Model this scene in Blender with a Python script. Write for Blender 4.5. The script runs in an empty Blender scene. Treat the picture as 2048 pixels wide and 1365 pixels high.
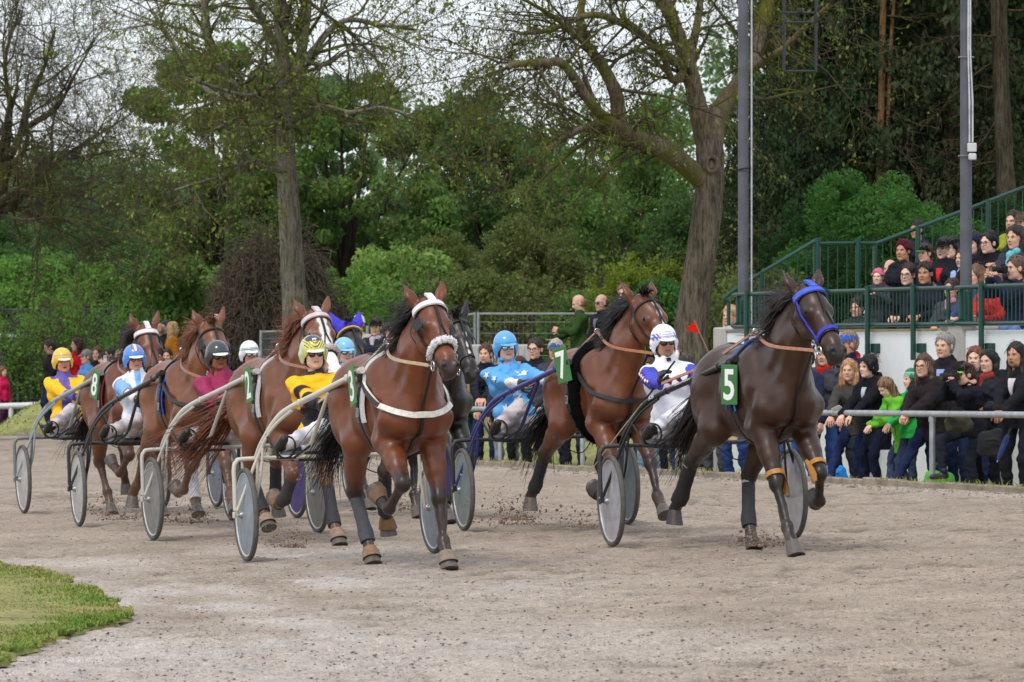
import bpy, math, random
import numpy as np
from mathutils import Vector, Matrix

scene = bpy.context.scene
COL = scene.collection
R = math.radians

# ------------------------------------------------------------------ camera
F = 9000.0                      # focal length in pixels of the 2048 px wide photograph
HY = 700.0                      # image row of the horizon
CAMZ = 1.58
cam_d = bpy.data.cameras.new("camera")
cam_d.sensor_width = 36.0
cam_d.lens = F / 2048 * 36.0
cam_d.clip_start = 0.5
cam_d.clip_end = 3000
cam_d.dof.use_dof = True
cam_d.dof.focus_distance = 35.5
cam_d.dof.aperture_fstop = 11.0
cam = bpy.data.objects.new("camera", cam_d)
COL.objects.link(cam)
cam.location = (0, 0, CAMZ)
cam.rotation_euler = (R(90) + math.atan((HY - 682.5) / F), 0, 0)
scene.camera = cam

# ------------------------------------------------------------------ sky, sun, exposure
SUN_EL, SUN_AZ = R(52), R(205)       # azimuth measured from +Y clockwise: high, behind the camera
world = bpy.data.worlds.new("World")
scene.world = world
world.use_nodes = True
nt = world.node_tree
nt.nodes.clear()
wo = nt.nodes.new('ShaderNodeOutputWorld')
sky = nt.nodes.new('ShaderNodeTexSky')
sky.sky_type = 'NISHITA'
sky.sun_disc = False
sky.sun_elevation = SUN_EL
sky.sun_rotation = SUN_AZ
sky.air_density = 1.0
sky.dust_density = 3.0
bg1 = nt.nodes.new('ShaderNodeBackground')
bg1.inputs[1].default_value = 0.05
nt.links.new(sky.outputs[0], bg1.inputs[0])
# the closed cloud deck: pale, a little uneven
tc = nt.nodes.new('ShaderNodeTexCoord')
mp = nt.nodes.new('ShaderNodeMapping'); mp.inputs['Scale'].default_value = (3, 3, 14)
nz = nt.nodes.new('ShaderNodeTexNoise'); nz.inputs['Scale'].default_value = 2.2; nz.inputs['Detail'].default_value = 5
rp = nt.nodes.new('ShaderNodeValToRGB')
rp.color_ramp.elements[0].position = 0.3; rp.color_ramp.elements[0].color = (0.86, 0.91, 0.98, 1)
rp.color_ramp.elements[1].position = 0.7; rp.color_ramp.elements[1].color = (0.95, 0.98, 1.0, 1)
bg2 = nt.nodes.new('ShaderNodeBackground'); bg2.inputs[1].default_value = 0.92
nt.links.new(tc.outputs['Generated'], mp.inputs[0]); nt.links.new(mp.outputs[0], nz.inputs['Vector'])
nt.links.new(nz.outputs['Fac'], rp.inputs[0]); nt.links.new(rp.outputs[0], bg2.inputs[0])
ad = nt.nodes.new('ShaderNodeAddShader')
nt.links.new(bg1.outputs[0], ad.inputs[0]); nt.links.new(bg2.outputs[0], ad.inputs[1])
nt.links.new(ad.outputs[0], wo.inputs[0])

sun_d = bpy.data.lights.new("sun", 'SUN')
sun_d.energy = 1.5
sun_d.angle = R(14)
sun_d.color = (1.0, 0.95, 0.88)
sun = bpy.data.objects.new("sun", sun_d)
COL.objects.link(sun)
sdir = Vector((math.sin(SUN_AZ) * math.cos(SUN_EL), math.cos(SUN_AZ) * math.cos(SUN_EL), math.sin(SUN_EL)))
sun.rotation_euler = sdir.to_track_quat('Z', 'Y').to_euler()
sun.location = (0, 20, 40)

scene.view_settings.view_transform = 'Standard'
scene.view_settings.look = 'None'
scene.view_settings.exposure = 0.0
scene.view_settings.gamma = 1.0

# ------------------------------------------------------------------ helpers: naming, meshes
def tag(o, label=None, cat=None, group=None, kind=None):
    if label: o['label'] = label
    if cat: o['category'] = cat
    if group: o['group'] = group
    if kind: o['kind'] = kind
    return o

def empty(name, loc=(0, 0, 0), rz=0.0, label=None, cat=None, group=None):
    o = bpy.data.objects.new(name, None)
    o.empty_display_size = 0.2
    COL.objects.link(o)
    o.location = loc
    o.rotation_euler = (0, 0, rz)
    return tag(o, label, cat, group)

def new_mesh(name, V, faces, smooth=True, col=None, uv=None):
    """faces: list of (n,k) int arrays (or one array, or list of lists)"""
    me = bpy.data.meshes.new(name)
    V = np.asarray(V, dtype=np.float32).reshape(-1, 3)
    if isinstance(faces, np.ndarray): faces = [faces]
    arrs = []
    for f in faces:
        if isinstance(f, np.ndarray):
            if len(f): arrs.append(f.astype(np.int32))
        else:
            arrs.append(np.asarray([f], dtype=np.int32))
    nf = sum(len(a) for a in arrs)
    loops = np.concatenate([a.ravel() for a in arrs]) if arrs else np.zeros(0, np.int32)
    tot = np.concatenate([np.full(len(a), a.shape[1], np.int32) for a in arrs]) if arrs else np.zeros(0, np.int32)
    start = np.zeros(nf, np.int32)
    if nf: start[1:] = np.cumsum(tot)[:-1]
    me.vertices.add(len(V)); me.vertices.foreach_set('co', V.ravel())
    me.loops.add(len(loops)); me.loops.foreach_set('vertex_index', loops)
    me.polygons.add(nf); me.polygons.foreach_set('loop_start', start)
    try: me.polygons.foreach_set('loop_total', tot)
    except Exception: pass
    me.polygons.foreach_set('use_smooth', np.full(nf, smooth, dtype=bool))
    if col is not None:
        ca = me.color_attributes.new('Col', 'FLOAT_COLOR', 'POINT')
        c4 = np.ones((len(V), 4), np.float32); c4[:, :3] = col
        ca.data.foreach_set('color', c4.ravel())
    me.update(calc_edges=True)
    return me

def link(name, me, mat=None, parent=None):
    o = bpy.data.objects.new(name, me)
    COL.objects.link(o)
    if mat is not None:
        me.materials.append(mat)
    if parent is not None: o.parent = parent
    return o

def nrm(v):
    v = np.asarray(v, float)
    return v / max(np.linalg.norm(v), 1e-9)

def A(*v): return np.array(v, float)

class MB:
    """collects tubes, boxes, sheets; build() links them as ONE mesh object"""
    def __init__(s): s.V = []; s.F = []; s.n = 0; s.C = []
    def add(s, V, faces, col=None):
        V = np.asarray(V, float).reshape(-1, 3)
        for f in faces:
            f = np.asarray(f, dtype=np.int32)
            if f.ndim == 1: f = f[None]
            s.F.append(f + s.n)
        s.V.append(V); s.n += len(V)
        if col is not None: s.C.append(np.tile(np.asarray(col, float), (len(V), 1)) if np.ndim(col) == 1 else np.asarray(col))
        return s
    def box(s, c, size, rot=None, bev=0.0, col=None):
        hx, hy, hz = np.asarray(size, float) / 2
        b = min(bev, hx * .9, hy * .9, hz * .9)
        if b <= 0:
            V = np.array([[x, y, z] for x in (-hx, hx) for y in (-hy, hy) for z in (-hz, hz)])
            Fq = np.array([[0, 1, 3, 2], [4, 6, 7, 5], [0, 4, 5, 1], [2, 3, 7, 6], [0, 2, 6, 4], [1, 5, 7, 3]])
        else:
            xs = [-hx, -hx + b, hx - b, hx]; V = []; Fq = []
            # three nested slabs -> bevelled box as hull of 24 points
            pts = []
            for sx in (-1, 1):
                for sy in (-1, 1):
                    for sz in (-1, 1):
                        pts += [(sx * hx, sy * (hy - b), sz * (hz - b)), (sx * (hx - b), sy * hy, sz * (hz - b)), (sx * (hx - b), sy * (hy - b), sz * hz)]
            V = np.array(pts)
            def I(a, bb, cc, k): return ((a * 2 + bb) * 2 + cc) * 3 + k
            for k, (f) in enumerate(range(3)):
                pass
            Q = []
            for a in (0, 1):
                Q.append([I(a, 0, 0, 0), I(a, 0, 1, 0), I(a, 1, 1, 0), I(a, 1, 0, 0)][::1 if a == 0 else -1])
                Q.append([I(0, a, 0, 1), I(1, a, 0, 1), I(1, a, 1, 1), I(0, a, 1, 1)][::1 if a == 0 else -1])
                Q.append([I(0, 0, a, 2), I(0, 1, a, 2), I(1, 1, a, 2), I(1, 0, a, 2)][::1 if a == 0 else -1])
            for a in (0, 1):
                for c2 in (0, 1):
                    Q.append([I(a, c2, 0, 0), I(a, c2, 1, 0), I(a, c2, 1, 1), I(a, c2, 0, 1)])
                    Q.append([I(a, 0, c2, 0), I(a, 1, c2, 0), I(a, 1, c2, 2), I(a, 0, c2, 2)])
                    Q.append([I(0, a, c2, 1), I(1, a, c2, 1), I(1, a, c2, 2), I(0, a, c2, 2)])
            Fq = np.array(Q)
            T = np.array([[I(a, bb, cc, 0), I(a, bb, cc, 1), I(a, bb, cc, 2)] for a in (0, 1) for bb in (0, 1) for cc in (0, 1)])
            if rot is not None: V = V @ np.asarray(rot, float).T
            return s.add(V + np.asarray(c, float), [Fq, T], col)
        if rot is not None: V = V @ np.asarray(rot, float).T
        return s.add(V + np.asarray(c, float), [Fq], col)
    def tube(s, pts, r, n=8, cap=True, closed=False, flat=1.0, flatdir=None, col=None):
        P = np.asarray(pts, float); m = len(P)
        r = np.broadcast_to(np.asarray(r, float), (m,))
        if closed: T = np.roll(P, -1, 0) - np.roll(P, 1, 0)
        else:
            T = np.empty_like(P); T[1:-1] = P[2:] - P[:-2] if m > 2 else 0; T[0] = P[1] - P[0]; T[-1] = P[-1] - P[-2]
        T /= np.maximum(np.linalg.norm(T, axis=1, keepdims=True), 1e-9)
        up = np.array([0, 0, 1.0]) if abs(T[0, 2]) < .9 else np.array([1.0, 0, 0])
        if flatdir is not None: up = np.asarray(flatdir, float)
        U = np.empty_like(P); u = up
        for i in range(m):
            if flatdir is not None and np.ndim(flatdir) == 2: u = flatdir[i]
            u = u - T[i] * np.dot(u, T[i]); l = np.linalg.norm(u)
            if l < 1e-6:
                u = np.cross(T[i], [0.3, 0.5, 0.8]); l = np.linalg.norm(u)
            u = u / l; U[i] = u
        W = np.cross(T, U)
        a = np.arange(n) * 2 * math.pi / n
        ring = (np.cos(a)[None, :, None] * U[:, None, :] * flat + np.sin(a)[None, :, None] * W[:, None, :]) * r[:, None, None]
        V = (P[:, None, :] + ring).reshape(-1, 3)
        k = m if closed else m - 1
        i = np.arange(k)[:, None]; j = np.arange(n)[None, :]
        i2 = (i + 1) % m; j2 = (j + 1) % n
        Q = np.stack([i * n + j, i2 * n + j, i2 * n + j2, i * n + j2], -1)[..., ::-1].reshape(-1, 4)
        fs = [Q]
        if cap and not closed:
            fs += [np.arange(n)[None, :], (np.arange(n)[::-1] + (m - 1) * n)[None, :]]
        return s.add(V, fs, col)
    def lathe(s, prof, c=(0, 0, 0), axis='z', n=24, col=None):
        """prof: (r, h) pairs revolved about an axis through c"""
        prof = np.asarray(prof, float); m = len(prof)
        a = np.arange(n) * 2 * math.pi / n
        x = prof[:, None, 0] * np.cos(a); y = prof[:, None, 0] * np.sin(a); z = np.broadcast_to(prof[:, None, 1], x.shape)
        V = np.stack([x, y, z], -1).reshape(-1, 3)
        if axis == 'y': V = V[:, [0, 2, 1]] * [1, 1, -1]
        if axis == 'x': V = V[:, [2, 1, 0]] * [1, 1, -1]
        i = np.arange(m - 1)[:, None]; j = np.arange(n)[None, :]; j2 = (j + 1) % n
        Q = np.stack([i * n + j, i * n + j2, (i + 1) * n + j2, (i + 1) * n + j], -1).reshape(-1, 4)
        return s.add(V + np.asarray(c, float), [Q], col)
    def poly(s, pts, thick=0.0, normal=(0, 0, 1)):
        P = np.asarray(pts, float); m = len(P)
        if thick <= 0: return s.add(P, [np.arange(m)])
        nn = nrm(normal) * thick / 2
        V = np.concatenate([P + nn, P - nn])
        i = np.arange(m); i2 = (i + 1) % m
        return s.add(V, [np.arange(m), np.arange(m)[::-1] + m, np.stack([i, i + m, i2 + m, i2], -1)])
    def build(s, name, mat=None, parent=None, smooth=True):
        V = np.concatenate(s.V) if s.V else np.zeros((0, 3))
        col = np.concatenate(s.C) if s.C and sum(len(c) for c in s.C) == len(V) else None
        byk = {}
        for f in s.F: byk.setdefault(f.shape[1], []).append(f)
        me = new_mesh(name, V, [np.concatenate(v) for v in byk.values()], smooth, col)
        if smooth:
            try: me.set_sharp_from_angle(angle=R(42))
            except Exception: pass
        return link(name, me, mat, parent)

def catmull(pts, n=8):
    P = np.asarray(pts, float)
    P = np.concatenate([[2 * P[0] - P[1]], P, [2 * P[-1] - P[-2]]])
    out = []
    for i in range(1, len(P) - 2):
        t = np.linspace(0, 1, n, endpoint=False)[:, None]
        p0, p1, p2, p3 = P[i - 1], P[i], P[i + 1], P[i + 2]
        out.append(0.5 * ((2 * p1) + (-p0 + p2) * t + (2 * p0 - 5 * p1 + 4 * p2 - p3) * t ** 2 + (-p0 + 3 * p1 - 3 * p2 + p3) * t ** 3))
    out.append(P[-2][None])
    return np.concatenate(out)

def world_at(px, py, D):
    """a point of the place seen at pixel (px, py) of the photograph at distance D"""
    return np.array([(px - 1024) / F * D, D, CAMZ + (HY - py) / F * D])

def lin(r, g, b):
    f = lambda c: (c / 255 / 12.92) if c <= 10.31 else (((c / 255) + 0.055) / 1.055) ** 2.4
    return (f(r), f(g), f(b))

# ------------------------------------------------------------------ materials
_mats = {}
def mat(name, color=(.5, .5, .5), rough=.6, metal=0.0, noise=.12, nscale=8.0, bump=0.0, bscale=60.0,
        attr=False, spec=.5, coat=0.0, sheen=0.0, sss=0.0, transl=0.0, island=0.0, alpha=1.0, trans=0.0, stretch=(1, 1, 1), detail=3):
    key = name
    if key in _mats: return _mats[key]
    m = bpy.data.materials.new(name); m.use_nodes = True
    t = m.node_tree; N = t.nodes; L = t.links
    b = N['Principled BSDF']
    b.inputs['Roughness'].default_value = rough
    b.inputs['Metallic'].default_value = metal
    b.inputs['Specular IOR Level'].default_value = spec
    b.inputs['Coat Weight'].default_value = coat
    b.inputs['Sheen Weight'].default_value = sheen
    if sss:
        b.inputs['Subsurface Weight'].default_value = sss
        b.inputs['Subsurface Radius'].default_value = (.012, .005, .003)
        b.inputs['Subsurface Scale'].default_value = 1.0
    if trans: b.inputs['Transmission Weight'].default_value = trans
    if alpha < 1: b.inputs['Alpha'].default_value = alpha
    tcn = N.new('ShaderNodeTexCoord')
    mpn = N.new('ShaderNodeMapping'); mpn.inputs['Scale'].default_value = stretch
    L.new(tcn.outputs['Object'], mpn.inputs[0])
    if attr:
        at = N.new('ShaderNodeAttribute'); at.attribute_name = 'Col'; src = at.outputs['Color']
    else:
        rgb = N.new('ShaderNodeRGB'); rgb.outputs[0].default_value = (*color, 1); src = rgb.outputs[0]
    if noise > 0:
        nn = N.new('ShaderNodeTexNoise'); nn.inputs['Scale'].default_value = nscale; nn.inputs['Detail'].default_value = detail
        L.new(mpn.outputs[0], nn.inputs['Vector'])
        mr = N.new('ShaderNodeMapRange'); mr.inputs[1].default_value = .3; mr.inputs[2].default_value = .7
        mr.inputs[3].default_value = 1 - noise; mr.inputs[4].default_value = 1 + noise
        L.new(nn.outputs['Fac'], mr.inputs[0])
        mul = N.new('ShaderNodeVectorMath'); mul.operation = 'SCALE'
        L.new(src, mul.inputs[0]); L.new(mr.outputs[0], mul.inputs['Scale']); src = mul.outputs[0]
    if island > 0:
        ge = N.new('ShaderNodeNewGeometry')
        mr2 = N.new('ShaderNodeMapRange'); mr2.inputs[3].default_value = 1 - island; mr2.inputs[4].default_value = 1 + island
        L.new(ge.outputs['Random Per Island'], mr2.inputs[0])
        hs = N.new('ShaderNodeHueSaturation')
        mr3 = N.new('ShaderNodeMapRange'); mr3.inputs[3].default_value = .48; mr3.inputs[4].default_value = .52
        wn = N.new('ShaderNodeTexWhiteNoise'); wn.noise_dimensions = '1D'
        L.new(ge.outputs['Random Per Island'], wn.inputs['W']); L.new(wn.outputs['Value'], mr3.inputs[0])
        L.new(mr3.outputs[0], hs.inputs['Hue']); L.new(mr2.outputs[0], hs.inputs['Value']); L.new(src, hs.inputs['Color'])
        src = hs.outputs[0]
    L.new(src, b.inputs['Base Color'])
    if bump > 0:
        bn = N.new('ShaderNodeTexNoise'); bn.inputs['Scale'].default_value = bscale; bn.inputs['Detail'].default_value = 4
        L.new(mpn.outputs[0], bn.inputs['Vector'])
        bm = N.new('ShaderNodeBump'); bm.inputs['Strength'].default_value = bump; bm.inputs['Distance'].default_value = .01
        L.new(bn.outputs['Fac'], bm.inputs['Height']); L.new(bm.outputs[0], b.inputs['Normal'])
    if transl > 0:
        tr = N.new('ShaderNodeBsdfTranslucent'); L.new(src, tr.inputs['Color'])
        mx = N.new('ShaderNodeMixShader'); mx.inputs[0].default_value = transl
        L.new(b.outputs[0], mx.inputs[1]); L.new(tr.outputs[0], mx.inputs[2])
        L.new(mx.outputs[0], N['Material Output'].inputs['Surface'])
    _mats[key] = m
    return m

def cmat(kind, rgb, **kw):
    """a material of a kind in an sRGB colour"""
    c = lin(*rgb)
    nm = '%s_%02x%02x%02x' % (kind, *[int(v) for v in rgb])
    base = dict(cloth=dict(rough=.9, noise=.14, nscale=18, bump=.5, bscale=40, spec=.08),
                knit=dict(rough=.95, noise=.15, nscale=60, bump=.8, bscale=140, spec=.1),
                nylon=dict(rough=.6, noise=.08, nscale=14, bump=.5, bscale=24, spec=.2),
                paint=dict(rough=.35, noise=.06, nscale=6, bump=.05, bscale=30),
                gloss=dict(rough=.18, noise=.03, nscale=6, coat=.4),
                leather=dict(rough=.45, noise=.2, nscale=30, bump=.15, bscale=120),
                metal=dict(rough=.32, noise=.12, nscale=12, metal=.9),
                galv=dict(rough=.5, noise=.18, nscale=9, metal=.55),
                rubber=dict(rough=.8, noise=.2, nscale=20, bump=.1),
                hair=dict(rough=.5, noise=.45, nscale=40, bump=.6, bscale=90, stretch=(1, 1, .15), spec=.4),
                fleece=dict(rough=1, noise=.12, nscale=120, bump=1.0, bscale=170, spec=.05),
                concrete=dict(rough=.9, noise=.10, nscale=3, bump=.25, bscale=40, detail=8),
                plain=dict(rough=.7, noise=0.0))[kind]
    base = dict(base); base.update(kw)
    return mat(nm, c, **base)
# ------------------------------------------------------------------ smooth solids: distance fields meshed by surface nets
def cap(a, b, ra, rb=None, flat=None, k=None):
    """tapered capsule; flat=(direction, factor) thins it along a direction"""
    return ('c', np.asarray(a, float), np.asarray(b, float), ra, ra if rb is None else rb, flat, k)

def ell(c, r, rot=None, k=None):
    return ('e', np.asarray(c, float), np.asarray(r, float), None if rot is None else np.asarray(rot, float), None, None, k)

def prim_d(p, X, Y, Z):
    if p[0] == 'c':
        _, a, b, ra, rb, flat, _k = p
        ab = b - a; l2 = float(ab @ ab) + 1e-12
        dx = X - a[0]; dy = Y - a[1]; dz = Z - a[2]
        t = np.clip((dx * ab[0] + dy * ab[1] + dz * ab[2]) / l2, 0, 1)
        qx = dx - t * ab[0]; qy = dy - t * ab[1]; qz = dz - t * ab[2]
        r = ra + t * (rb - ra)
        if flat is not None:
            n, f = flat
            c = (qx * n[0] + qy * n[1] + qz * n[2]) * (1 / f - 1)
            qx = qx + n[0] * c; qy = qy + n[1] * c; qz = qz + n[2] * c
            d = np.sqrt(qx * qx + qy * qy + qz * qz) - r
            return d * (f if f < 1 else 1.0) ** .5
        return np.sqrt(qx * qx + qy * qy + qz * qz) - r
    _, c, r, rot, _, _, _k = p
    dx = X - c[0]; dy = Y - c[1]; dz = Z - c[2]
    if rot is not None:
        dx, dy, dz = (dx * rot[0, i] + dy * rot[1, i] + dz * rot[2, i] for i in range(3))
    ax, ay, az = dx / r[0], dy / r[1], dz / r[2]
    k0 = np.sqrt(ax * ax + ay * ay + az * az)
    k1 = np.sqrt((ax / r[0]) ** 2 + (ay / r[1]) ** 2 + (az / r[2]) ** 2) + 1e-9
    return k0 * (k0 - 1) / k1

def prim_bb(p):
    if p[0] == 'c':
        r = max(p[3], p[4])
        if p[5] is not None and p[5][1] > 1: r *= p[5][1]
        return np.minimum(p[1], p[2]) - r, np.maximum(p[1], p[2]) + r
    m = max(p[2]) if p[3] is not None else p[2]
    return p[1] - m, p[1] + m

def smin(a, b, k):
    h = np.maximum(k - np.abs(a - b), 0) / k
    return np.minimum(a, b) - h * h * k * .25

def sdf_eval(prims, P, k=.03, subs=()):
    P = np.asarray(P, float); X, Y, Z = P[:, 0], P[:, 1], P[:, 2]
    D = np.full(len(P), 1.0)
    for p in prims: D = smin(D, prim_d(p, X, Y, Z), p[6] or k)
    for p in subs: D = -smin(-D, prim_d(p, X, Y, Z), p[6] or .01)
    return D

def project(prims, P, off=0.0, k=.03, it=6):
    P = np.array(P, float); e = 1e-3
    for _ in range(it):
        d = sdf_eval(prims, P, k)
        g = np.stack([sdf_eval(prims, P + np.eye(3)[i] * e, k) - sdf_eval(prims, P - np.eye(3)[i] * e, k) for i in range(3)], -1)
        g /= np.maximum(np.linalg.norm(g, axis=1, keepdims=True), 1e-9)
        P = P - g * (d - off)[:, None] * .9
    return P, g

def folds(P, amp, freq, seed, az=1.0):
    rs = np.random.RandomState(seed)
    v = 0
    for i in range(6):
        d = rs.normal(size=3); d /= np.linalg.norm(d); d[2] *= az
        v = v + np.sin((P[0] * d[0] + P[1] * d[1] + P[2] * d[2]) * freq * (0.7 + .7 * i / 5) * 2 * math.pi + rs.uniform(0, 6.28))
    return v * amp / 3

def sdf_mesh(prims, h=.012, k=.03, subs=(), fold=None, clip=None):
    """returns V, quads. clip: list of (point, normal) half spaces removed on the normal's side"""
    bbs = [prim_bb(p) for p in prims]
    lo = np.min([b[0] for b in bbs], 0) - 3 * h - .01; hi = np.max([b[1] for b in bbs], 0) + 3 * h + .01
    n = np.ceil((hi - lo) / h).astype(int) + 1
    D = np.full(n, .25, np.float32)
    ax = [(lo[i] + np.arange(n[i]) * h).astype(np.float32) for i in range(3)]
    def sl(bb, m):
        i0 = np.clip(np.floor((bb[0] - m - lo) / h).astype(int), 0, n); i1 = np.clip(np.ceil((bb[1] + m - lo) / h).astype(int) + 1, 0, n)
        return tuple(slice(a, b) for a, b in zip(i0, i1))
    for p, bb in zip(prims, bbs):
        kk = p[6] or k
        s = sl(bb, kk + 2 * h)
        d = prim_d(p, ax[0][s[0]][:, None, None], ax[1][s[1]][None, :, None], ax[2][s[2]][None, None, :])
        D[s] = smin(D[s], d, kk)
    if fold is not None:
        for fo in (fold if isinstance(fold, list) else [fold]):
            D += folds((ax[0][:, None, None], ax[1][None, :, None], ax[2][None, None, :]), *fo).astype(np.float32)
    for p in subs:
        kk = p[6] or .01
        s = sl(prim_bb(p), kk + 2 * h)
        d = prim_d(p, ax[0][s[0]][:, None, None], ax[1][s[1]][None, :, None], ax[2][s[2]][None, None, :])
        D[s] = -smin(-D[s], d, kk)
    if clip:
        for (c, nn) in clip:
            d = (ax[0][:, None, None] - c[0]) * nn[0] + (ax[1][None, :, None] - c[1]) * nn[1] + (ax[2][None, None, :] - c[2]) * nn[2]
            D = np.maximum(D, d.astype(np.float32))
    D[0] = D[-1] = .1; D[:, 0] = D[:, -1] = .1; D[:, :, 0] = D[:, :, -1] = .1
    S = D < 0
    cnt = np.zeros(np.array(D.shape) - 1, np.int8)
    for dx in (0, 1):
        for dy in (0, 1):
            for dz in (0, 1):
                cnt += S[dx:D.shape[0] - 1 + dx, dy:D.shape[1] - 1 + dy, dz:D.shape[2] - 1 + dz]
    act = (cnt > 0) & (cnt < 8)
    I, J, K = np.nonzero(act)
    idx = np.full(act.shape, -1, np.int32); idx[I, J, K] = np.arange(len(I))
    cv = np.empty((len(I), 8), np.float32); co = []
    for c in range(8):
        dx, dy, dz = c >> 2, (c >> 1) & 1, c & 1
        cv[:, c] = D[I + dx, J + dy, K + dz]; co.append((dx, dy, dz))
    co = np.array(co, np.float32)
    acc = np.zeros((len(I), 3), np.float32); num = np.zeros(len(I), np.float32)
    for c in range(8):
        for bit in (1, 2, 4):
            if c & bit: continue
            e = c | bit
            a, b = cv[:, c], cv[:, e]
            m = (a < 0) != (b < 0)
            t = np.where(m, a / np.where(m, a - b, 1), 0)
            acc += np.where(m[:, None], co[c] + t[:, None] * (co[e] - co[c]), 0); num += m
    V = np.stack([I, J, K], -1) + acc / num[:, None]
    V = V * h + lo
    quads = []
    for axis in range(3):
        s0 = [slice(1, -1)] * 3; s1 = [slice(1, -1)] * 3
        s0[axis] = slice(0, -1); s1[axis] = slice(1, None)
        a = S[tuple(s0)]; b = S[tuple(s1)]
        g = np.argwhere(a != b)
        if not len(g): continue
        flip = a[g[:, 0], g[:, 1], g[:, 2]]
        off = np.ones(3, int); off[axis] = 0
        g = g + off
        u, v = [(1, 2), (2, 0), (0, 1)][axis]
        eu = np.zeros(3, int); eu[u] = 1; ev = np.zeros(3, int); ev[v] = 1
        q = [idx[tuple((g + o).T)] for o in (-eu - ev, -ev, 0 * eu, -eu)]
        q = np.stack(q, -1)
        q = np.where(flip[:, None], q, q[:, ::-1])
        quads.append(q)
    Q = np.concatenate(quads)
    Q = Q[(Q >= 0).all(1)]
    return V, Q

def rot_axis(axis, ang):
    return np.array(Matrix.Rotation(ang, 3, Vector(axis)))

def segd(P, a, b):
    a = np.asarray(a, float); b = np.asarray(b, float)
    ab = b - a; t = np.clip(((P - a) @ ab) / (ab @ ab + 1e-12), 0, 1)
    return np.linalg.norm(P - a - t[:, None] * ab, axis=1), t

def ik(a, t, l1, l2, pole):
    a = np.asarray(a, float); t = np.asarray(t, float)
    d = t - a; L = np.linalg.norm(d); u = d / L
    L = min(L, (l1 + l2) * .998); t = a + u * L
    x = (l1 * l1 - l2 * l2 + L * L) / (2 * L)
    y = math.sqrt(max(l1 * l1 - x * x, 0))
    p = np.asarray(pole, float); p = p - u * (p @ u); p = nrm(p)
    return a + u * x + p * y, t
# ------------------------------------------------------------------ ground
SLOPE = 0.029
def track_z(x): return SLOPE * x
def sstep(a, b, x):
    t = np.clip((np.asarray(x, float) - a) / (b - a), 0, 1); return t * t * (3 - 2 * t)

_tab = np.random.RandomState(5).rand(256, 256)
def vnoise(x, y, sc, seed=0):
    x = np.asarray(x, float) / sc + seed * 17.31; y = np.asarray(y, float) / sc + seed * 9.77
    i = np.floor(x).astype(int); j = np.floor(y).astype(int); u = x - i; v = y - j
    u = u * u * (3 - 2 * u); v = v * v * (3 - 2 * v)
    g = lambda a, b: _tab[a % 256, b % 256]
    return (g(i, j) * (1 - u) + g(i + 1, j) * u) * (1 - v) + (g(i, j + 1) * (1 - u) + g(i + 1, j + 1) * u) * v
def fbm(x, y, sc, seed=0, o=4):
    return sum(vnoise(x, y, sc / 2 ** k, seed + k) * .5 ** k for k in range(o)) / (2 - .5 ** (o - 1)) 

def kerb_x(y):
    y = np.asarray(y, float)
    return np.where(y < 62.5, -.65 - .33 * (y - 62.5), -.65 - .281 * (y - 62.5))
def edge_v(x, y):
    return np.maximum((x - kerb_x(y)) * .95, np.asarray(y, float) - 99)
def ground_z(x, y):
    x = np.asarray(x, float); y = np.asarray(y, float)
    v = edge_v(x, y)
    tr = .029 * np.clip(x, -14, 9)
    kz = .029 * np.clip(np.minimum(x, kerb_x(y)), -14, 6)
    wl = sstep(-10.6, -12.5, x)
    far = sstep(57, 67, y)
    ramp = (.95 * sstep(.7, 4.0, v) * (1 - wl) + .95 * sstep(3, 30, v) * wl) * far + 1.2 * sstep(8, 60, v) * far
    out = kz - .16 + ramp
    w = sstep(0, .15, v)
    return np.where(v <= 0, tr, tr * (1 - w) + out * w)

def grid_faces(nr, nc):
    i = np.arange(nr - 1)[:, None]; j = np.arange(nc - 1)[None, :]
    return np.stack([i * nc + j, i * nc + j + 1, (i + 1) * nc + j + 1, (i + 1) * nc + j], -1).reshape(-1, 4)

def noise_chain(m, sizes, amt):
    """adds several noises of a material's base colour together (large stains to fine grain)"""
    t = m.node_tree; N = t.nodes; L = t.links; b = N['Principled BSDF']
    src = b.inputs['Base Color'].links[0].from_socket
    tcn = N.new('ShaderNodeTexCoord')
    for sc, a, st in zip(sizes, amt, range(9)):
        mp_ = N.new('ShaderNodeMapping'); mp_.inputs['Scale'].default_value = (1, .55, 1)
        n = N.new('ShaderNodeTexNoise'); n.inputs['Scale'].default_value = sc; n.inputs['Detail'].default_value = 5; n.inputs['Roughness'].default_value = .65
        L.new(tcn.outputs['Object'], mp_.inputs[0]); L.new(mp_.outputs[0], n.inputs['Vector'])
        r_ = N.new('ShaderNodeMapRange'); r_.inputs[1].default_value = .32; r_.inputs[2].default_value = .68; r_.inputs[3].default_value = 1 - a; r_.inputs[4].default_value = 1 + a
        L.new(n.outputs['Fac'], r_.inputs[0])
        v = N.new('ShaderNodeVectorMath'); v.operation = 'SCALE'; L.new(src, v.inputs[0]); L.new(r_.outputs[0], v.inputs['Scale']); src = v.outputs[0]
    L.new(src, b.inputs['Base Color'])
    return m

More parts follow.
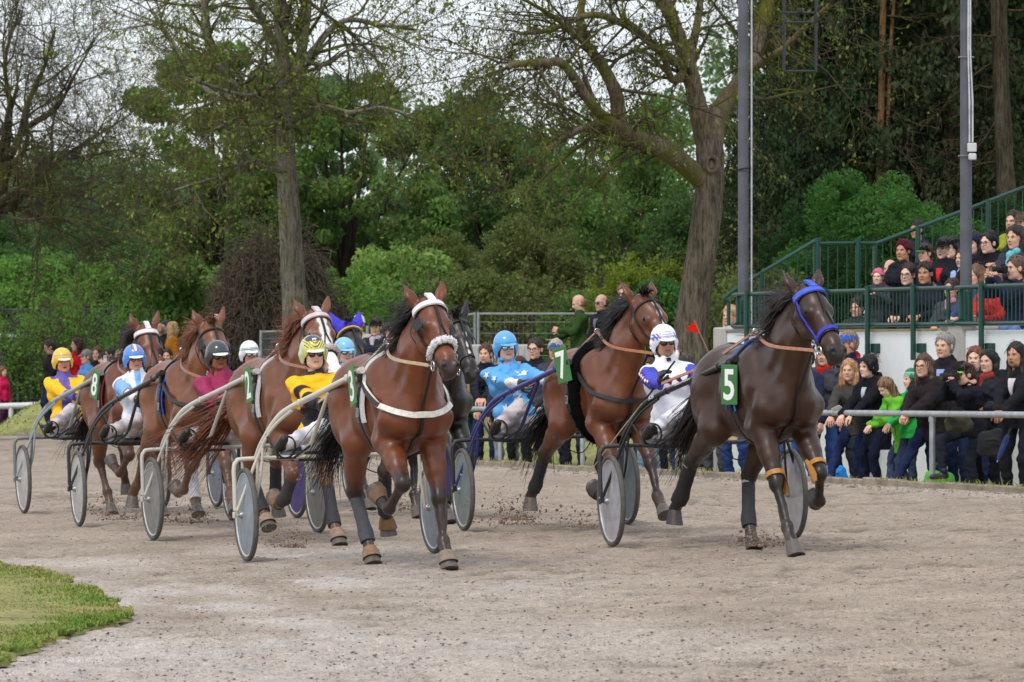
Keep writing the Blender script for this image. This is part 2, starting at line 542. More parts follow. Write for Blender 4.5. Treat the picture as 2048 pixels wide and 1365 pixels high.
def build_ground():
    ys = np.concatenate([np.linspace(-30, 55, 30), np.linspace(56, 110, 110), np.linspace(112, 320, 60)])
    xs = np.concatenate([np.linspace(-220, -30, 20), np.linspace(-29, 14, 190), np.linspace(15, 220, 25)])
    X, Y = np.meshgrid(xs, ys)
    v = edge_v(X, Y)
    Z = ground_z(X, Y) - .05 * (v <= 0.02) + .03 * (fbm(X, Y, 1.5, 3) - .5) * (v > .3)
    g1 = np.array(lin(112, 124, 62)); g2 = np.array(lin(150, 146, 92)); g3 = np.array(lin(92, 82, 62))
    a = fbm(X, Y, 3.0, 7)[..., None]; C = g1 * (1 - a) + g2 * a
    b = (sstep(.52, .7, fbm(X, Y, 2.2, 11)) * .7)[..., None]; C = C * (1 - b) + g3 * b
    me = new_mesh('ground', np.stack([X, Y, Z], -1).reshape(-1, 3), grid_faces(*X.shape), True, C.reshape(-1, 3))
    o = link('ground', me, noise_chain(mat('grass_soil', rough=.95, noise=.2, nscale=2, attr=True, bump=.6, bscale=12), (6, 30), (.2, .3)))
    tag(o, kind='structure')
    # the sand track
    n = 620
    ys = 1 / np.linspace(1 / 15.0, 1 / 99.5, n)
    c = np.linspace(0, 1, 300)
    x0 = -.135 * ys - 6.0; x1 = kerb_x(ys)
    X = x0[:, None] * (1 - c) + np.minimum(x1, .16 * ys + 3)[:, None] * c; Y = np.broadcast_to(ys[:, None], X.shape).copy()
    # coordinates along and across the running direction
    ca, sa = math.cos(R(17)), math.sin(R(17))
    U = X * sa - Y * ca; W = X * ca + Y * sa
    H_ = (fbm(U / 1.4, W, .26, 1, 4) - .5) * .042 + (fbm(U, W, .085, 21, 3) - .5) * .030
    pit = sstep(.60, .78, vnoise(U, W, .16, 5)) * sstep(.35, .6, fbm(X, Y, 2.5, 9))
    H_ -= pit * .026
    for k in range(26):
        w0 = _tab[k, 3] * 13 - 6.5; ww = W - w0 - .5 * (vnoise(U, U * 0 + k, 9, k) - .5)
        g = np.exp(-(ww / .035) ** 2) * sstep(.3, .6, vnoise(U, U * 0 + k, 3.0, k + 40)); H_ -= g * .012; pit = np.maximum(pit, g * .5)
    edge = sstep(0, .5, kerb_x(Y) - X)
    Z = .029 * np.clip(X, -14, 9) + H_ * (.3 + .7 * edge)
    base = np.array(lin(178, 164, 149)); dark = np.array(lin(118, 104, 91)); pale = np.array(lin(196, 188, 182)); ston = np.array(lin(182, 172, 160))
    a = fbm(U / 3, W, .8, 13)[..., None]
    C = base * (1 - .45 * (1 - a)) + dark * .45 * (1 - a)
    C = C * (1 - pit[..., None] * .42)
    # lime dust around the infield corner
    d = np.hypot((X + 3.3) / 3.9, (Y - 29.5) / 11.0)
    m = (1 - sstep(.45, 1.15, d + .6 * (fbm(X, Y, 1.6, 31) - .5)))
    m = m * sstep(.25, .75, fbm(U / 2.2, W, .45, 33)) * .75
    C = C * (1 - m[..., None]) + pale * m[..., None]
    d2 = np.hypot((X + 1.2) / 3.0, (Y - 23) / 4.0); m = (1 - sstep(.3, 1.2, d2 + .7 * (fbm(X, Y, 1.1, 35) - .5))) * .5
    C = C * (1 - m[..., None]) + pale * m[..., None]
    # paler gravel strip beside the kerb
    k = (1 - sstep(.15, .9, kerb_x(Y) - X + .5 * (fbm(X, Y, .7, 41) - .5)))[..., None] * .8
    C = C * (1 - k) + ston * k
    me = new_mesh('race_track', np.stack([X, Y, Z], -1).reshape(-1, 3), grid_faces(*X.shape), True, C.reshape(-1, 3))
    o = link('race_track', me, noise_chain(mat('track_sand', rough=.97, noise=.10, nscale=1.2, attr=True, bump=1.0, bscale=48, spec=.1), (9, 34, 110), (.12, .22, .28)))
    o.data.materials[0].node_tree.nodes['Bump'].inputs['Distance'].default_value = .03
    tag(o, kind='structure')

def lumps_small(n, pos_fn, size, rs, mat_, name, squash):
    oc = np.array([(1, 0, 0), (-1, 0, 0), (0, 1, 0), (0, -1, 0), (0, 0, 1), (0, 0, -1)], float)
    fc = np.array([(0, 2, 4), (2, 1, 4), (1, 3, 4), (3, 0, 4), (2, 0, 5), (1, 2, 5), (3, 1, 5), (0, 3, 5)])
    P = pos_fn(n); s = np.minimum(size * rs.lognormal(0, .7, n), size * 3.2)
    V = oc[None] * s[:, None, None] * rs.uniform(.5, 1.4, (n, 6, 1)) * np.array([1.4, 1.4, squash]) + rs.normal(0, .15, (n, 6, 3)) * s[:, None, None] + P[:, None, :]
    Q = fc[None] + (np.arange(n) * 6)[:, None, None]
    return link(name, new_mesh(name, V.reshape(-1, 3), Q.reshape(-1, 3), False), mat_)

def lumps(n, pos_fn, size, rs, mat_, name, squash=.6):
    """many small clods as one sheet of angular lumps"""
    if n > 20000: return lumps_small(n, pos_fn, size, rs, mat_, name, squash)
    ico = np.array([(0, 0, 1), (.89, 0, .45), (.28, .85, .45), (-.72, .53, .45), (-.72, -.53, .45), (.28, -.85, .45), (.72, .53, -.45), (-.28, .85, -.45), (-.89, 0, -.45), (-.28, -.85, -.45), (.72, -.53, -.45), (0, 0, -1)])
    fc = np.array([(0, 1, 2), (0, 2, 3), (0, 3, 4), (0, 4, 5), (0, 5, 1), (1, 6, 2), (2, 7, 3), (3, 8, 4), (4, 9, 5), (5, 10, 1), (1, 10, 6), (2, 6, 7), (3, 7, 8), (4, 8, 9), (5, 9, 10), (6, 11, 7), (7, 11, 8), (8, 11, 9), (9, 11, 10), (10, 11, 6)])
    P = pos_fn(n); s = size * rs.lognormal(0, .55, n)
    V = ico[None] * s[:, None, None] * rs.uniform(.6, 1.25, (n, 12, 1)) * np.array([1, 1, squash]) * rs.uniform(.7, 1.4, (n, 1, 3))
    V = V + P[:, None, :]
    Q = fc[None] + (np.arange(n) * 12)[:, None, None]
    return link(name, new_mesh(name, V.reshape(-1, 3), Q.reshape(-1, 3), False), mat_)

def build_track_details():
    rs = np.random.RandomState(3)
    def pf(n):
        y = 1 / rs.uniform(1 / 20.0, 1 / 75, n); x = rs.uniform(-.13, .13, n) * y
        x = np.minimum(x, kerb_x(y) - .2)
        keep = fbm(x, y, 1.7, 51) > .42 + rs.uniform(-.12, .12, n)
        x = np.where(keep, x, x + rs.normal(0, .5, n)); x = np.minimum(x, kerb_x(y) - .1)
        return np.stack([x, y, .029 * x + .006], -1)
    o = lumps(20500, pf, .0028, rs, mat('clod', lin(122, 104, 92), rough=1, noise=.15, island=.45), 'dirt_clods', .55); tag(o, 'small dark clods of dirt scattered over the sand track', 'clods', kind='stuff')
    def pk(n):
        y = 1 / rs.uniform(1 / 40, 1 / 68, n); x = kerb_x(y) - np.abs(rs.normal(0, .35, n)) - .05
        return np.stack([x, y, .029 * x + .006], -1)
    o = lumps(1500, pk, .006, rs, mat('gravel', lin(150, 140, 128), rough=1, noise=.1, island=.3), 'gravel', .7); tag(o, 'pale gravel along the foot of the kerb', 'gravel', kind='stuff')
    # infield grass corner
    pts = [(-40, 1125), (0, 1140), (60, 1146), (110, 1157), (165, 1180), (198, 1198), (230, 1217), (254, 1233), (258, 1242), (234, 1252), (198, 1261), (150, 1276), (110, 1284), (60, 1308), (0, 1335), (-60, 1362)]
    out = []
    for px, py in pts:
        a = (px - 1024) / F; y = CAMZ / ((py - HY) / F + SLOPE * a); out.append((a * y, y))
    out = catmull(np.array([(x, y, 0) for x, y in out]), 10)[:, :2]
    out = out + rs.normal(0, .03, out.shape)
    # rings from the edge inwards (the patch bulges a little above the track)
    ctr = np.array([-5.6, 28.6]); rings = []; 
    for t, z in ((0, .006), (.004, .022), (.03, .034), (.10, .045), (.2, .05), (.4, .05), (.65, .05), (.95, .05)):
        P = out * (1 - t) + ctr * t
        rings.append(np.column_stack([P, .029 * P[:, 0] + z + .012 * (fbm(P[:, 0], P[:, 1], .3, 61) - .5)]))
    m = len(out); V = np.concatenate(rings)
    o = link('infield_grass', new_mesh('infield_grass', V, grid_faces(len(rings), m)), noise_chain(mat('turf', lin(132, 128, 76), rough=1, noise=.25, nscale=3, bump=.6, bscale=30), (5, 22), (.2, .25))); tag(o, kind='structure')
    # its blades
    n = 60000
    t = 1 - np.sqrt(1 - rs.rand(n) * .8); t[:9000] = rs.rand(9000) ** 2 * .06; i = rs.randint(0, m - 1, n); f = rs.rand(n)[:, None]
    E = out[i] * (1 - f) + out[i + 1] * f
    P = E * (1 - t[:, None]) + ctr * t[:, None]
    edge_b = t < .03
    blades('grass_blades', P, .029 * P[:, 0] + .03, rs.uniform(.012, .034, n) * np.where(edge_b, 1.2, 1), rs, cols=((104, 136, 56), (146, 156, 84), (176, 162, 116)), bare=lambda x, y: fbm(x, y, .5, 71) + .06, label='short mown grass with worn brown patches in the infield corner')

_gm = {}
def grass_mat(nm, a, b):
    m = mat(nm, attr=True, rough=.8, noise=.1, nscale=5, transl=.25, spec=.2); return m
def blades(name, P, z, hgt, rs, bare=None, label='', cols=((104, 132, 52), (142, 148, 76), (166, 150, 98)), w=.007):
    n = len(P)
    if bare is not None:
        keep = bare(P[:, 0], P[:, 1]) < .62 + rs.uniform(-.06, .1, n); P = P[keep]; z = z[keep]; hgt = hgt[keep]; n = len(P)
    ang = rs.uniform(0, 6.28, n); ln = rs.uniform(.2, 1.1, n)[:, None]
    side = np.stack([np.cos(ang), np.sin(ang), 0 * ang], -1) * w * rs.uniform(.6, 1.5, n)[:, None]
    ld = np.stack([np.cos(ang + 1.3), np.sin(ang + 1.3), 0 * ang], -1) * hgt[:, None] * ln
    B = np.column_stack([P, z]); up = np.array([0, 0, 1.0]) * hgt[:, None]
    V = np.stack([B - side, B + side, B + ld * .35 + up * .6 + side * .6, B + ld * .35 + up * .6 - side * .6, B + ld + up], 1)
    k = np.arange(n)[:, None] * 5
    Q = k + np.array([[0, 1, 2, 3]]); T = k + np.array([[3, 2, 4]])
    c = np.array([lin(*q) for q in cols]); u = np.clip(fbm(P[:, 0], P[:, 1], .8, 81) * 1.5 - .25 + rs.normal(0, .18, n), 0, .999)
    C = np.where((u < .5)[:, None], c[0] * (1 - u[:, None] * 2) + c[1] * u[:, None] * 2, c[1] * (2 - u[:, None] * 2) + c[2] * (u[:, None] * 2 - 1))
    C = np.repeat(C, 5, 0)
    o = link(name, new_mesh(name, V.reshape(-1, 3), [Q, T], False, C), grass_mat('grass_blade', 0, 0)); tag(o, label, 'grass', kind='stuff')
    return o

def build_verge():
    rs = np.random.RandomState(8)
    n = 16000
    y = 1 / rs.uniform(1 / 42, 1 / 98, n); x = kerb_x(y) + np.abs(rs.gamma(1.2, .7, n)) + .02
    near = rs.rand(n) < .10; x[near] = kerb_x(y[near]) + rs.normal(0, .06, near.sum())
    keep = (fbm(x, y, 1.2, 91) < .62) & ~((edge_v(x, y) > 1.7) & (y < 60))
    x, y = x[keep], y[keep]
    blades('verge_grass', np.stack([x, y], -1), ground_z(x, y) - .01 + .07 * (np.abs(x - kerb_x(y)) < .1), rs.uniform(.025, .075, len(x)), rs, label='patchy grass along the kerb and under the outer rail', w=.006)
    n = 42000
    y = rs.uniform(99.2, 150, n); x = rs.uniform(-22, -3, n)
    blades('bank_grass', np.stack([x, y], -1), ground_z(x, y) - .01, np.where(y < 109, rs.uniform(.03, .08, n), rs.uniform(.06, .2, n)), rs, label='rough grass bank beyond the far end of the track', w=.018, cols=((96, 128, 52), (128, 142, 74), (160, 146, 96)))

def build_kerb():
    rs = np.random.RandomState(4)
    ys = np.arange(30, 99, 1.0); 
    k = 0
    b = MB()
    for y in ys:
        y2 = y + .985
        p0 = A(float(kerb_x(y)), y, 0); p1 = A(float(kerb_x(y2)), y2, 0)
        d = nrm(p1 - p0); n = A(d[1], -d[0], 0)
        c = (p0 + p1) / 2 + n * .05; c[2] = .029 * max(c[0], -14) - .035 + rs.normal(0, .006)
        rot = np.stack([d, np.cross(A(0, 0, 1), d), A(0, 0, 1)], 1) @ rot_axis((0, 0, 1), rs.normal(0, .006))
        b.box(c, (np.linalg.norm(p1 - p0), .10, .20), rot, bev=.014)
    o = b.build('kerb', mat('kerb_stone', lin(140, 130, 114), rough=.95, noise=.35, nscale=5, bump=.8, bscale=25, detail=8)); tag(o, kind='structure')

build_ground(); build_track_details(); build_verge(); build_kerb()

# ------------------------------------------------------------------ outer rail
galv = cmat('galv', (168, 172, 176))
def build_outer_rail():
    root = empty('track_rail', (0, 0, 0), 0, 'galvanised tube rail on round posts along the outer kerb, spectators leaning on it', 'rail')
    off = .42
    rail = []
    for y in np.arange(38, 97, 1.5):
        x = float(kerb_x(y)) + off; rail.append((x, y, float(ground_z(x + .4, y)) * 0 + .029 * max(float(kerb_x(y)), -14) + .775))
    b = MB(); b.tube(rail, .034, 12); b.build('rail', galv, root)
    for y in (41.0, 44.6, 48.17, 52.1, 55.6, 59.0, 62.3, 66, 70, 74, 78, 82, 86, 90, 94):
        x = float(kerb_x(y)) + off; z = .029 * max(float(kerb_x(y)), -14) + .75
        b = MB(); b.tube([(x, y, z - 1.0), (x, y, z)], .032, 12); b.tube([(x, y, z - .06), (x, y, z - .01)], .040, 12); b.build('post', galv, root)
build_outer_rail()

def build_far_rail():
    root = empty('track_rail', (0, 0, 0), 0, 'thick white painted rail on a post crossing the grass at the far left', 'rail')
    w = cmat('paint', (205, 208, 214))
    D = 107.0
    def g(px): x = (px - 1024) / F * D; return x
    xs = np.linspace(g(-260), g(112), 9); zt = CAMZ + (HY - 812) / F * D
    b = MB(); b.tube([(x, D, zt + .02 * math.sin(i)) for i, x in enumerate(xs)] + [(g(125), D + .1, zt - .12), (g(127), D + .12, zt - .6)], .075, 10); b.build('rail', w, root)
    for px in (-200, 22):
        x = g(px); b = MB(); b.tube([(x, D, float(ground_z(x, D)) - .2), (x, D, zt)], .06, 10); b.build('post', w, root)
build_far_rail()

# ------------------------------------------------------------------ grandstand
E1 = nrm(A(-.33, 1, 0)); E2 = nrm(A(1, .33, 0)); S0 = A(4.9, 51.5, 0)
def SP(s, u, z): return S0 + E1 * s + E2 * u + A(0, 0, z)
SROT = np.stack([E1, E2, A(0, 0, 1)], 1)
WT = 1.80
GREEN = (15, 66, 55)
def build_stand():
    root = empty('grandstand', tuple(SP(0, 0, 0)), 0, 'small open grandstand with white front wall and dark green railings full of people', 'grandstand')
    def part(mb, nm, m):
        o = mb.build(nm, m, root); o.matrix_parent_inverse = Matrix.Translation(-Vector(SP(0, 0, 0))); return o
    white = cmat('concrete', (232, 236, 236), noise=.05); grey = cmat('concrete', (172, 170, 164))
    b = MB(); b.box(SP(-4.5, .14, (WT - .35) / 2), (23.2, .28, WT + .35), SROT, bev=.012); part(b, 'wall', white)
    for s, s2, w_ in ((7.0, 6.4, .9), (-.50, -.50, 1.0)):
        b = MB(); b.box(SP(s, .145, WT / 2 - .05), (.42, .37, WT + .24), SROT, bev=.02)
        b.box(SP(s2, .14, WT + .04), (w_, .34, .10), SROT, bev=.04); part(b, 'pillar', grey)
    b = MB(); b.box(SP(2.6, .14, WT + .012), (5.0, .30, .025), SROT, bev=.006); part(b, 'coping', cmat('concrete', (196, 182, 110)))
    for i in range(8):
        b = MB(); z = 1.30 + .36 * i; b.box(SP(-5.2, .30 + .8 * i + 3.2, z - .18), (24.2, 6.4 - .0 * i, .36), SROT, bev=.01); part(b, 'tier', cmat('concrete', (120, 118, 112)))
    for i in range(7):
        b = MB(); z = 1.30 + .36 * i + .40; u = .30 + .8 * i + .50
        b.box(SP(-5.0, u, z), (21.5, .30, .05), SROT, bev=.01)
        for s in np.arange(-15, 6, 2.0): b.box(SP(s, u, z - .21), (.08, .2, .38), SROT)
        part(b, 'bench', cmat('paint', (188, 186, 176)))
    gm = cmat('paint', GREEN)
    # front railing: panels between the posts
    zt, zb = 2.285, 1.875
    u = -.045
    panels = [(6.3, -.33), (-.68, -6.9), (-7.2, -13)]
    for (a, c) in panels:
        b = MB()
        b.tube(catmull([SP(a, u, zb + .05), SP(a, u, zt - .08), SP(a - .03, u, zt - .02), SP(a - .09, u, zt), SP((a + c) / 2, u, zt), SP(c + .09, u, zt), SP(c + .03, u, zt - .02), SP(c, u, zt - .08), SP(c, u, zb + .05), SP(c + .05, u, zb), SP((a + c) / 2, u, zb), SP(a - .05, u, zb), SP(a, u, zb + .05)], 5), .026, 8)
        for s in np.arange(c + .12, a - .05, .105): b.tube([SP(s, u, zb), SP(s, u, zt)], .008, 5)
        part(b, 'railing', gm)
    for s in (5.9, 4.62, 3.28, 1.95, .59, -1.32, -2.7, -4.1, -5.5, -6.8, -8.2, -10, -12):
        b = MB(); b.tube([SP(s, u - .035, 1.46), SP(s, u - .035, zt + .05)], .032, 10); b.box(SP(s - .10, -.02, 1.60), (.20, .05, .11), SROT, bev=.006); part(b, 'railing_post', gm)
    # side railing climbing with the stairs at the near-left end
    def side(us, zs, s, low):
        b = MB(); P = [SP(s, uu, zz) for uu, zz in zip(us, zs)]
        b.tube(catmull(P, 6), .027, 8)
        Q = [p - A(0, 0, low) for p in P]; b.tube(Q, .022, 8)
        b.tube([P[0], Q[0]], .026, 8); b.tube([P[-1], Q[-1]], .026, 8)
        L = np.linalg.norm(np.array(us[-1]) - us[0]); n = int(L / .115)
        for k in range(1, n):
            uu = us[0] + (us[-1] - us[0]) * k / n; zz = float(np.interp(uu, us, zs)); b.tube([SP(s, uu, zz - low), SP(s, uu, zz)], .008, 5)
        part(b, 'stair_railing', gm)
    side([.10, .13, 1.20, 1.30], [2.20, 2.32, 2.94, 2.98], 7.0, .62)
    side([1.36, 1.42, 2.10, 2.16], [2.92, 2.96, 2.97, 2.97], 7.02, .64)
    side([2.16, 3.9, 6.4], [2.96, 3.58, 4.5], 7.05, .66)
    for uu, zz in ((.55, 2.55), (1.33, 3.0), (1.9, 2.99), (2.75, 3.16), (3.75, 3.52)):
        b = MB(); b.tube([SP(6.98, uu, zz - 1.25), SP(6.98, uu, zz + .04)], .034, 10); part(b, 'railing_post', gm)
    b = MB(); b.box(SP(6.4, 3.4, .6), (.9, 6.6, 1.2), SROT, bev=.02); part(b, 'side_wall', grey)
    return root
build_stand()

def build_poles():
    gm = cmat('paint', (84, 86, 94), rough=.6, noise=.2); gg = cmat('paint', GREEN)
    for i, (s, lab) in enumerate(((6.48, 'tall grey steel pole with a dark green foot, left end of the wall'), (-.50, 'tall grey steel pole with cables and a small white box among the seated crowd'))):
        p = SP(s, .10, 0)
        root = empty('steel_pole', tuple(p), 0, lab, 'pole', 'steel poles of the grandstand')
        b = MB(); b.tube([(0, 0, WT + .38), (0, 0, 9.5)], [.068, .062], 20); b.build('shaft', gm, root)
        b = MB(); b.tube([(0, 0, WT + .02), (0, 0, WT + .41 + .03 * i)], .076, 20); b.lathe([(.13, WT + .06), (.13, WT + .075), (.085, WT + .08)], n=20); b.build('foot', gg, root)
        if i == 0:
            b = MB(); b.tube([(.105, -.02, WT + .1), (.105, -.02, 9.5)], .012, 6); b.build('cable', cmat('galv', (190, 192, 196)), root)
            for z in (WT + .26, 3.9):
                b = MB(); a = np.linspace(0, 2 * math.pi, 20, endpoint=False); b.tube(np.stack([.088 * np.cos(a) + .01, .09 * np.sin(a), z + .015 * np.cos(a)], -1), .009, 5, closed=True); b.build('cable_tie', cmat('rubber', (20, 20, 22)), root)
        else:
            for dx in (.0, .035):
                b = MB(); b.tube([(dx + .03, -.095, 3.93), (dx + .03, -.095, 4.4), (dx * .6 + .015, -.095, 5.0), (dx * .6 + .04, -.095, 9.5)], .010, 6); b.build('cable', cmat('galv', (200, 202, 206)), root)
            b = MB(); b.box((.055, -.115, 3.87), (.105, .06, .10), bev=.008); b.box((.06, -.118, 3.765), (.09, .06, .075), bev=.012); b.build('junction_box', cmat('paint', (198, 200, 202)), root)
            for z in (4.9, 3.78):
                b = MB(); a = np.linspace(0, 2 * math.pi, 20, endpoint=False); b.tube(np.stack([.086 * np.cos(a), .086 * np.sin(a), z + 0 * a], -1), .007, 5, closed=True); b.build('clamp', cmat('metal', (170, 170, 172)), root)
build_poles()

def build_lamp_frame():
    # black ladder-like frame hanging from a beam between the two poles, above the picture
    D = 54.5
    root = empty('hanging_frame', tuple(world_at(1600, 60, D)), 0, 'black metal ladder-like frame hanging in the top right in front of the firs', 'frame')
    m = cmat('paint', (22, 24, 28))
    o_ = world_at(1600, 60, D)
    def w(px, py): return world_at(px, py, D) - o_
    b = MB()
    for px in (1568, 1632):
        b.tube([w(px, 145), w(px, -60), w(px, -420)], .016, 6)
    for py in (26, 45, 143): b.tube([w(1568, py), w(1632, py)], .014, 6)
    b.box(w(1600, 22), (.06, .06, .06), bev=.01); b.box(w(1565, 60), (.05, .05, .1), bev=.01); b.box(w(1632, 38), (.05, .05, .09), bev=.01)
    b.tube([w(1487, -420) + A(0, 2.8, 0), w(1600, -420), w(1937, -420) - A(0, 3.8, 0)], .04, 8)
    b.build('frame', m, root)
build_lamp_frame()

# ------------------------------------------------------------------ mesh fence, shed, mast, flag
def build_fence():
    m = cmat('galv', (150, 156, 160))
    segs = [((522, 664), (590, 662), 84), ((735, 655), (950, 628), 82), ((957, 628), (1340, 628), 80.5)]
    for (i, ((xa, ya), (xb, yb), D)) in enumerate(segs):
        pa, pb = world_at(xa, ya, D), world_at(xb, yb, D)
        root = empty('mesh_fence', tuple(pa), 0, ['short grey wire mesh fence beside the bramble mound', 'grey wire mesh fence half hidden behind the front bay horse', 'long grey wire mesh fence behind the rail in the middle'][i], 'fence', 'wire mesh fences behind the rail')
        L = np.linalg.norm(pb - pa); d = (pb - pa) / L; n = max(1, int(round(L / 2.3)))
        for k in range(n + 1):
            p = d * L * k / n; z0 = float(ground_z(*(pa + p)[:2])) - pa[2] - .1
            b = MB(); b.tube([p + A(0, 0, z0 - p[2]) , p + A(0, 0, .03)], .028, 8); b.build('post', m, root)
        for k in range(n):
            b = MB(); p0, p1 = d * L * k / n, d * L * (k + 1) / n
            b.tube([p0, p1], .02, 6); z0 = float(ground_z(*(pa + p0)[:2])) - pa[2] + .05
            for zz in np.arange(z0, -.02, .2): b.tube([p0 * [1, 1, 0] + A(0, 0, zz), p1 * [1, 1, 0] + A(0, 0, zz)], .0042, 4, cap=False)
            for t in np.arange(.04, .98, .024): q = p0 + (p1 - p0) * t; b.tube([q * [1, 1, 0] + A(0, 0, z0), q], .0024, 3, cap=False)
            b.build('mesh_panel', m, root)
build_fence()

def build_left_fence_shed():
    D = 112.0
    root = empty('chain_fence', tuple(world_at(-40, 765, D)), 0, 'dark chain link fence on thin posts across the far left grass', 'fence'); root.scale = (1, 1, 1.25)
    o_ = world_at(-40, 765, D); m = cmat('paint', (72, 84, 84))
    for px in (-40, 36, 62, 118, 170, 228, 290, 350, 400):
        p = world_at(px, 700, D) - o_; zg = float(ground_z(p[0] + o_[0], D)) - o_[2]
        b = MB(); b.tube([A(p[0], 0, zg - .2), A(p[0], 0, zg + 1.95)], .03, 6); b.build('post', m, root)
    x0, x1 = world_at(-60, 0, D)[0] - o_[0], world_at(405, 0, D)[0] - o_[0]
    b = MB(); zg = float(ground_z(-11, D)) - o_[2]
    for z in (.1, .9, 1.88): b.tube([(x0, 0, zg + z), (x1, 0, zg + z)], .014, 5)
    for t in np.arange(x0 - 2, x1, .12):
        b.tube([(max(t, x0), 0, zg + .1), (t + 1.78, 0, zg + 1.88)], .0065, 3, cap=False); b.tube([(t + 1.78, 0, zg + .1), (max(t, x0), 0, zg + 1.88)], .0065, 3, cap=False)
    b.build('wire_mesh', m, root)
    D = 115.0; p = world_at(-14, 745, D); zg = float(ground_z(p[0], D))
    root = empty('shed', (p[0] - .9, D, zg), 0, 'grey shed with a pale flat roof behind the far left fence', 'shed')
    b = MB(); b.box((0, 0, .9), (2.5, 2, 2.2), bev=.02); b.build('wall', cmat('concrete', (112, 122, 126)), root)
    b = MB(); b.box((.15, -.1, 2.02), (3.3, 2.6, .09), rot_axis((0, 1, 0), .04), bev=.02); b.build('roof', cmat('paint', (190, 200, 206)), root)
    b = MB(); b.box((.75, -1.01, .75), (.8, .03, 1.8), bev=.01); b.build('door', cmat('paint', (84, 94, 100)), root)
build_left_fence_shed()

def build_misc():
    p = world_at(1421, 700, 320)
    root = empty('white_mast', (p[0], p[1], 0), 0, 'tall pale mast far away in the sky behind the mossy tree', 'mast')
    b = MB(); b.tube([(0, 0, -2), (0, 0, 40)], [.62, .33], 20); b.build('tower', cmat('paint', (226, 232, 240)), root)
    # red pennant flag on a leaning thin pole by the tree foot
    D = 60.0; a = world_at(1388, 640, D); c = world_at(1430, 735, D)
    root = empty('flag', tuple(c), 0, 'small red pennant on a thin leaning pole in front of the mossy trunk', 'flag')
    b = MB(); b.tube([c - c + A(.25, 0, -.7), A(0, 0, 0), a - c], .009, 6); b.build('flag_pole', cmat('paint', (150, 110, 90)), root)
    t = a - c; b = MB(); d = nrm(t)
    q0 = t - d * .02; q1 = t - d * .20
    P = np.array([q0, q1, q1 + A(-.17, .02, .03), q0 + (q1 - q0) * .5 + A(-.06, -.015, .04)])
    b.poly([q0, q1, q1 + A(-.17, .015, .04), q1 + A(-.19, .02, .055)], .006, (0, 1, 0)); b.build('pennant', cmat('cloth', (214, 40, 30)), root)
    # white container with scribbled paint behind the rail crowd
    D = 78.0; p = world_at(1000, 712, D); zg = float(ground_z(p[0], D))
    root = empty('container', (p[0], D, zg), R(-4), 'pale scribbled container behind the rail crowd and the mesh fence', 'container')
    b = MB(); b.box((0, .8, .5), (1.1, 1.6, 1.05), bev=.02)
    for x in np.arange(-.5, .52, .1): b.box((x, -.006, .5), (.045, .02, .95), bev=.006)
    b.build('box', cmat('paint', (176, 180, 182)), root)
    rs = np.random.RandomState(12); b = MB()
    for k in range(7):
        x = rs.uniform(-.48, .25); z = rs.uniform(.5, .85); pts = [(x + .05 * i + rs.normal(0, .03), -.024, z + rs.normal(0, .11)) for i in range(6)]
        b.tube(catmull(pts, 5), .010, 4)
    b.build('paint_scribble', cmat('paint', (84, 96, 104)), root)
build_misc()
# ------------------------------------------------------------------ trees
def seg_mesh(S, n):
    """S: (m,8) ax ay az ra bx by bz rb -> prisms"""
    S = np.asarray(S, float); a = S[:, 0:3]; ra = S[:, 3]; b = S[:, 4:7]; rb = S[:, 7]
    t = b - a; t /= np.maximum(np.linalg.norm(t, axis=1, keepdims=True), 1e-9)
    up = np.where(np.abs(t[:, 2:3]) < .9, np.array([[0, 0, 1.0]]), np.array([[1.0, 0, 0]]))
    u = np.cross(t, up); u /= np.maximum(np.linalg.norm(u, axis=1, keepdims=True), 1e-9); w = np.cross(t, u)
    an = np.arange(n) * 2 * math.pi / n
    ring = np.cos(an)[None, :, None] * u[:, None] + np.sin(an)[None, :, None] * w[:, None]
    V = np.concatenate([a[:, None] + ring * ra[:, None, None], b[:, None] + ring * rb[:, None, None]], 1)
    j = np.arange(n); j2 = (j + 1) % n
    q = np.stack([j, j2, j2 + n, j + n], -1)
    Q = q[None] + (np.arange(len(S)) * 2 * n)[:, None, None]
    return V.reshape(-1, 3), Q.reshape(-1, 4)

def grow(rs, starts, depth, out, tips, P):
    """starts: list of (pos, dir, length, radius, level)"""
    st = list(starts)
    while st:
        p, d, L, r, lv = st.pop()
        n = 5 if lv < 2 else 4
        step = L / n; d = nrm(d); pts = [p]; dd = d
        wob = P['wob']
        for i in range(n):
            dd = nrm(dd + rs.normal(size=3) * wob + A(0, 0, P['trop'][min(lv, len(P['trop']) - 1)]))
            q = pts[-1] + dd * step
            r0 = r * (1 - .75 * i / n); r1 = r * (1 - .75 * (i + 1) / n)
            out.append((*pts[-1], r0, *q, r1)); pts.append(q)
        tips.append((pts[-1], dd, lv))
        if lv < depth:
            k = P['kids'][min(lv, len(P['kids']) - 1)]
            for c in range(k):
                t = rs.uniform(.22, 1.0); i = min(int(t * n), n - 1); f = t * n - i
                q = pts[i] * (1 - f) + pts[i + 1] * f
                ax = nrm(np.cross(pts[i + 1] - pts[i], rs.normal(size=3)))
                ang = rs.uniform(*P['ang'])
                base = nrm(pts[i + 1] - pts[i])
                nd = base * math.cos(ang) + np.cross(ax, base) * math.sin(ang)
                st.append((q, nd, L * rs.uniform(*P['len']) * (1 - .35 * t), max(r * (1 - .7 * t) * .55, P['rmin']), lv + 1))

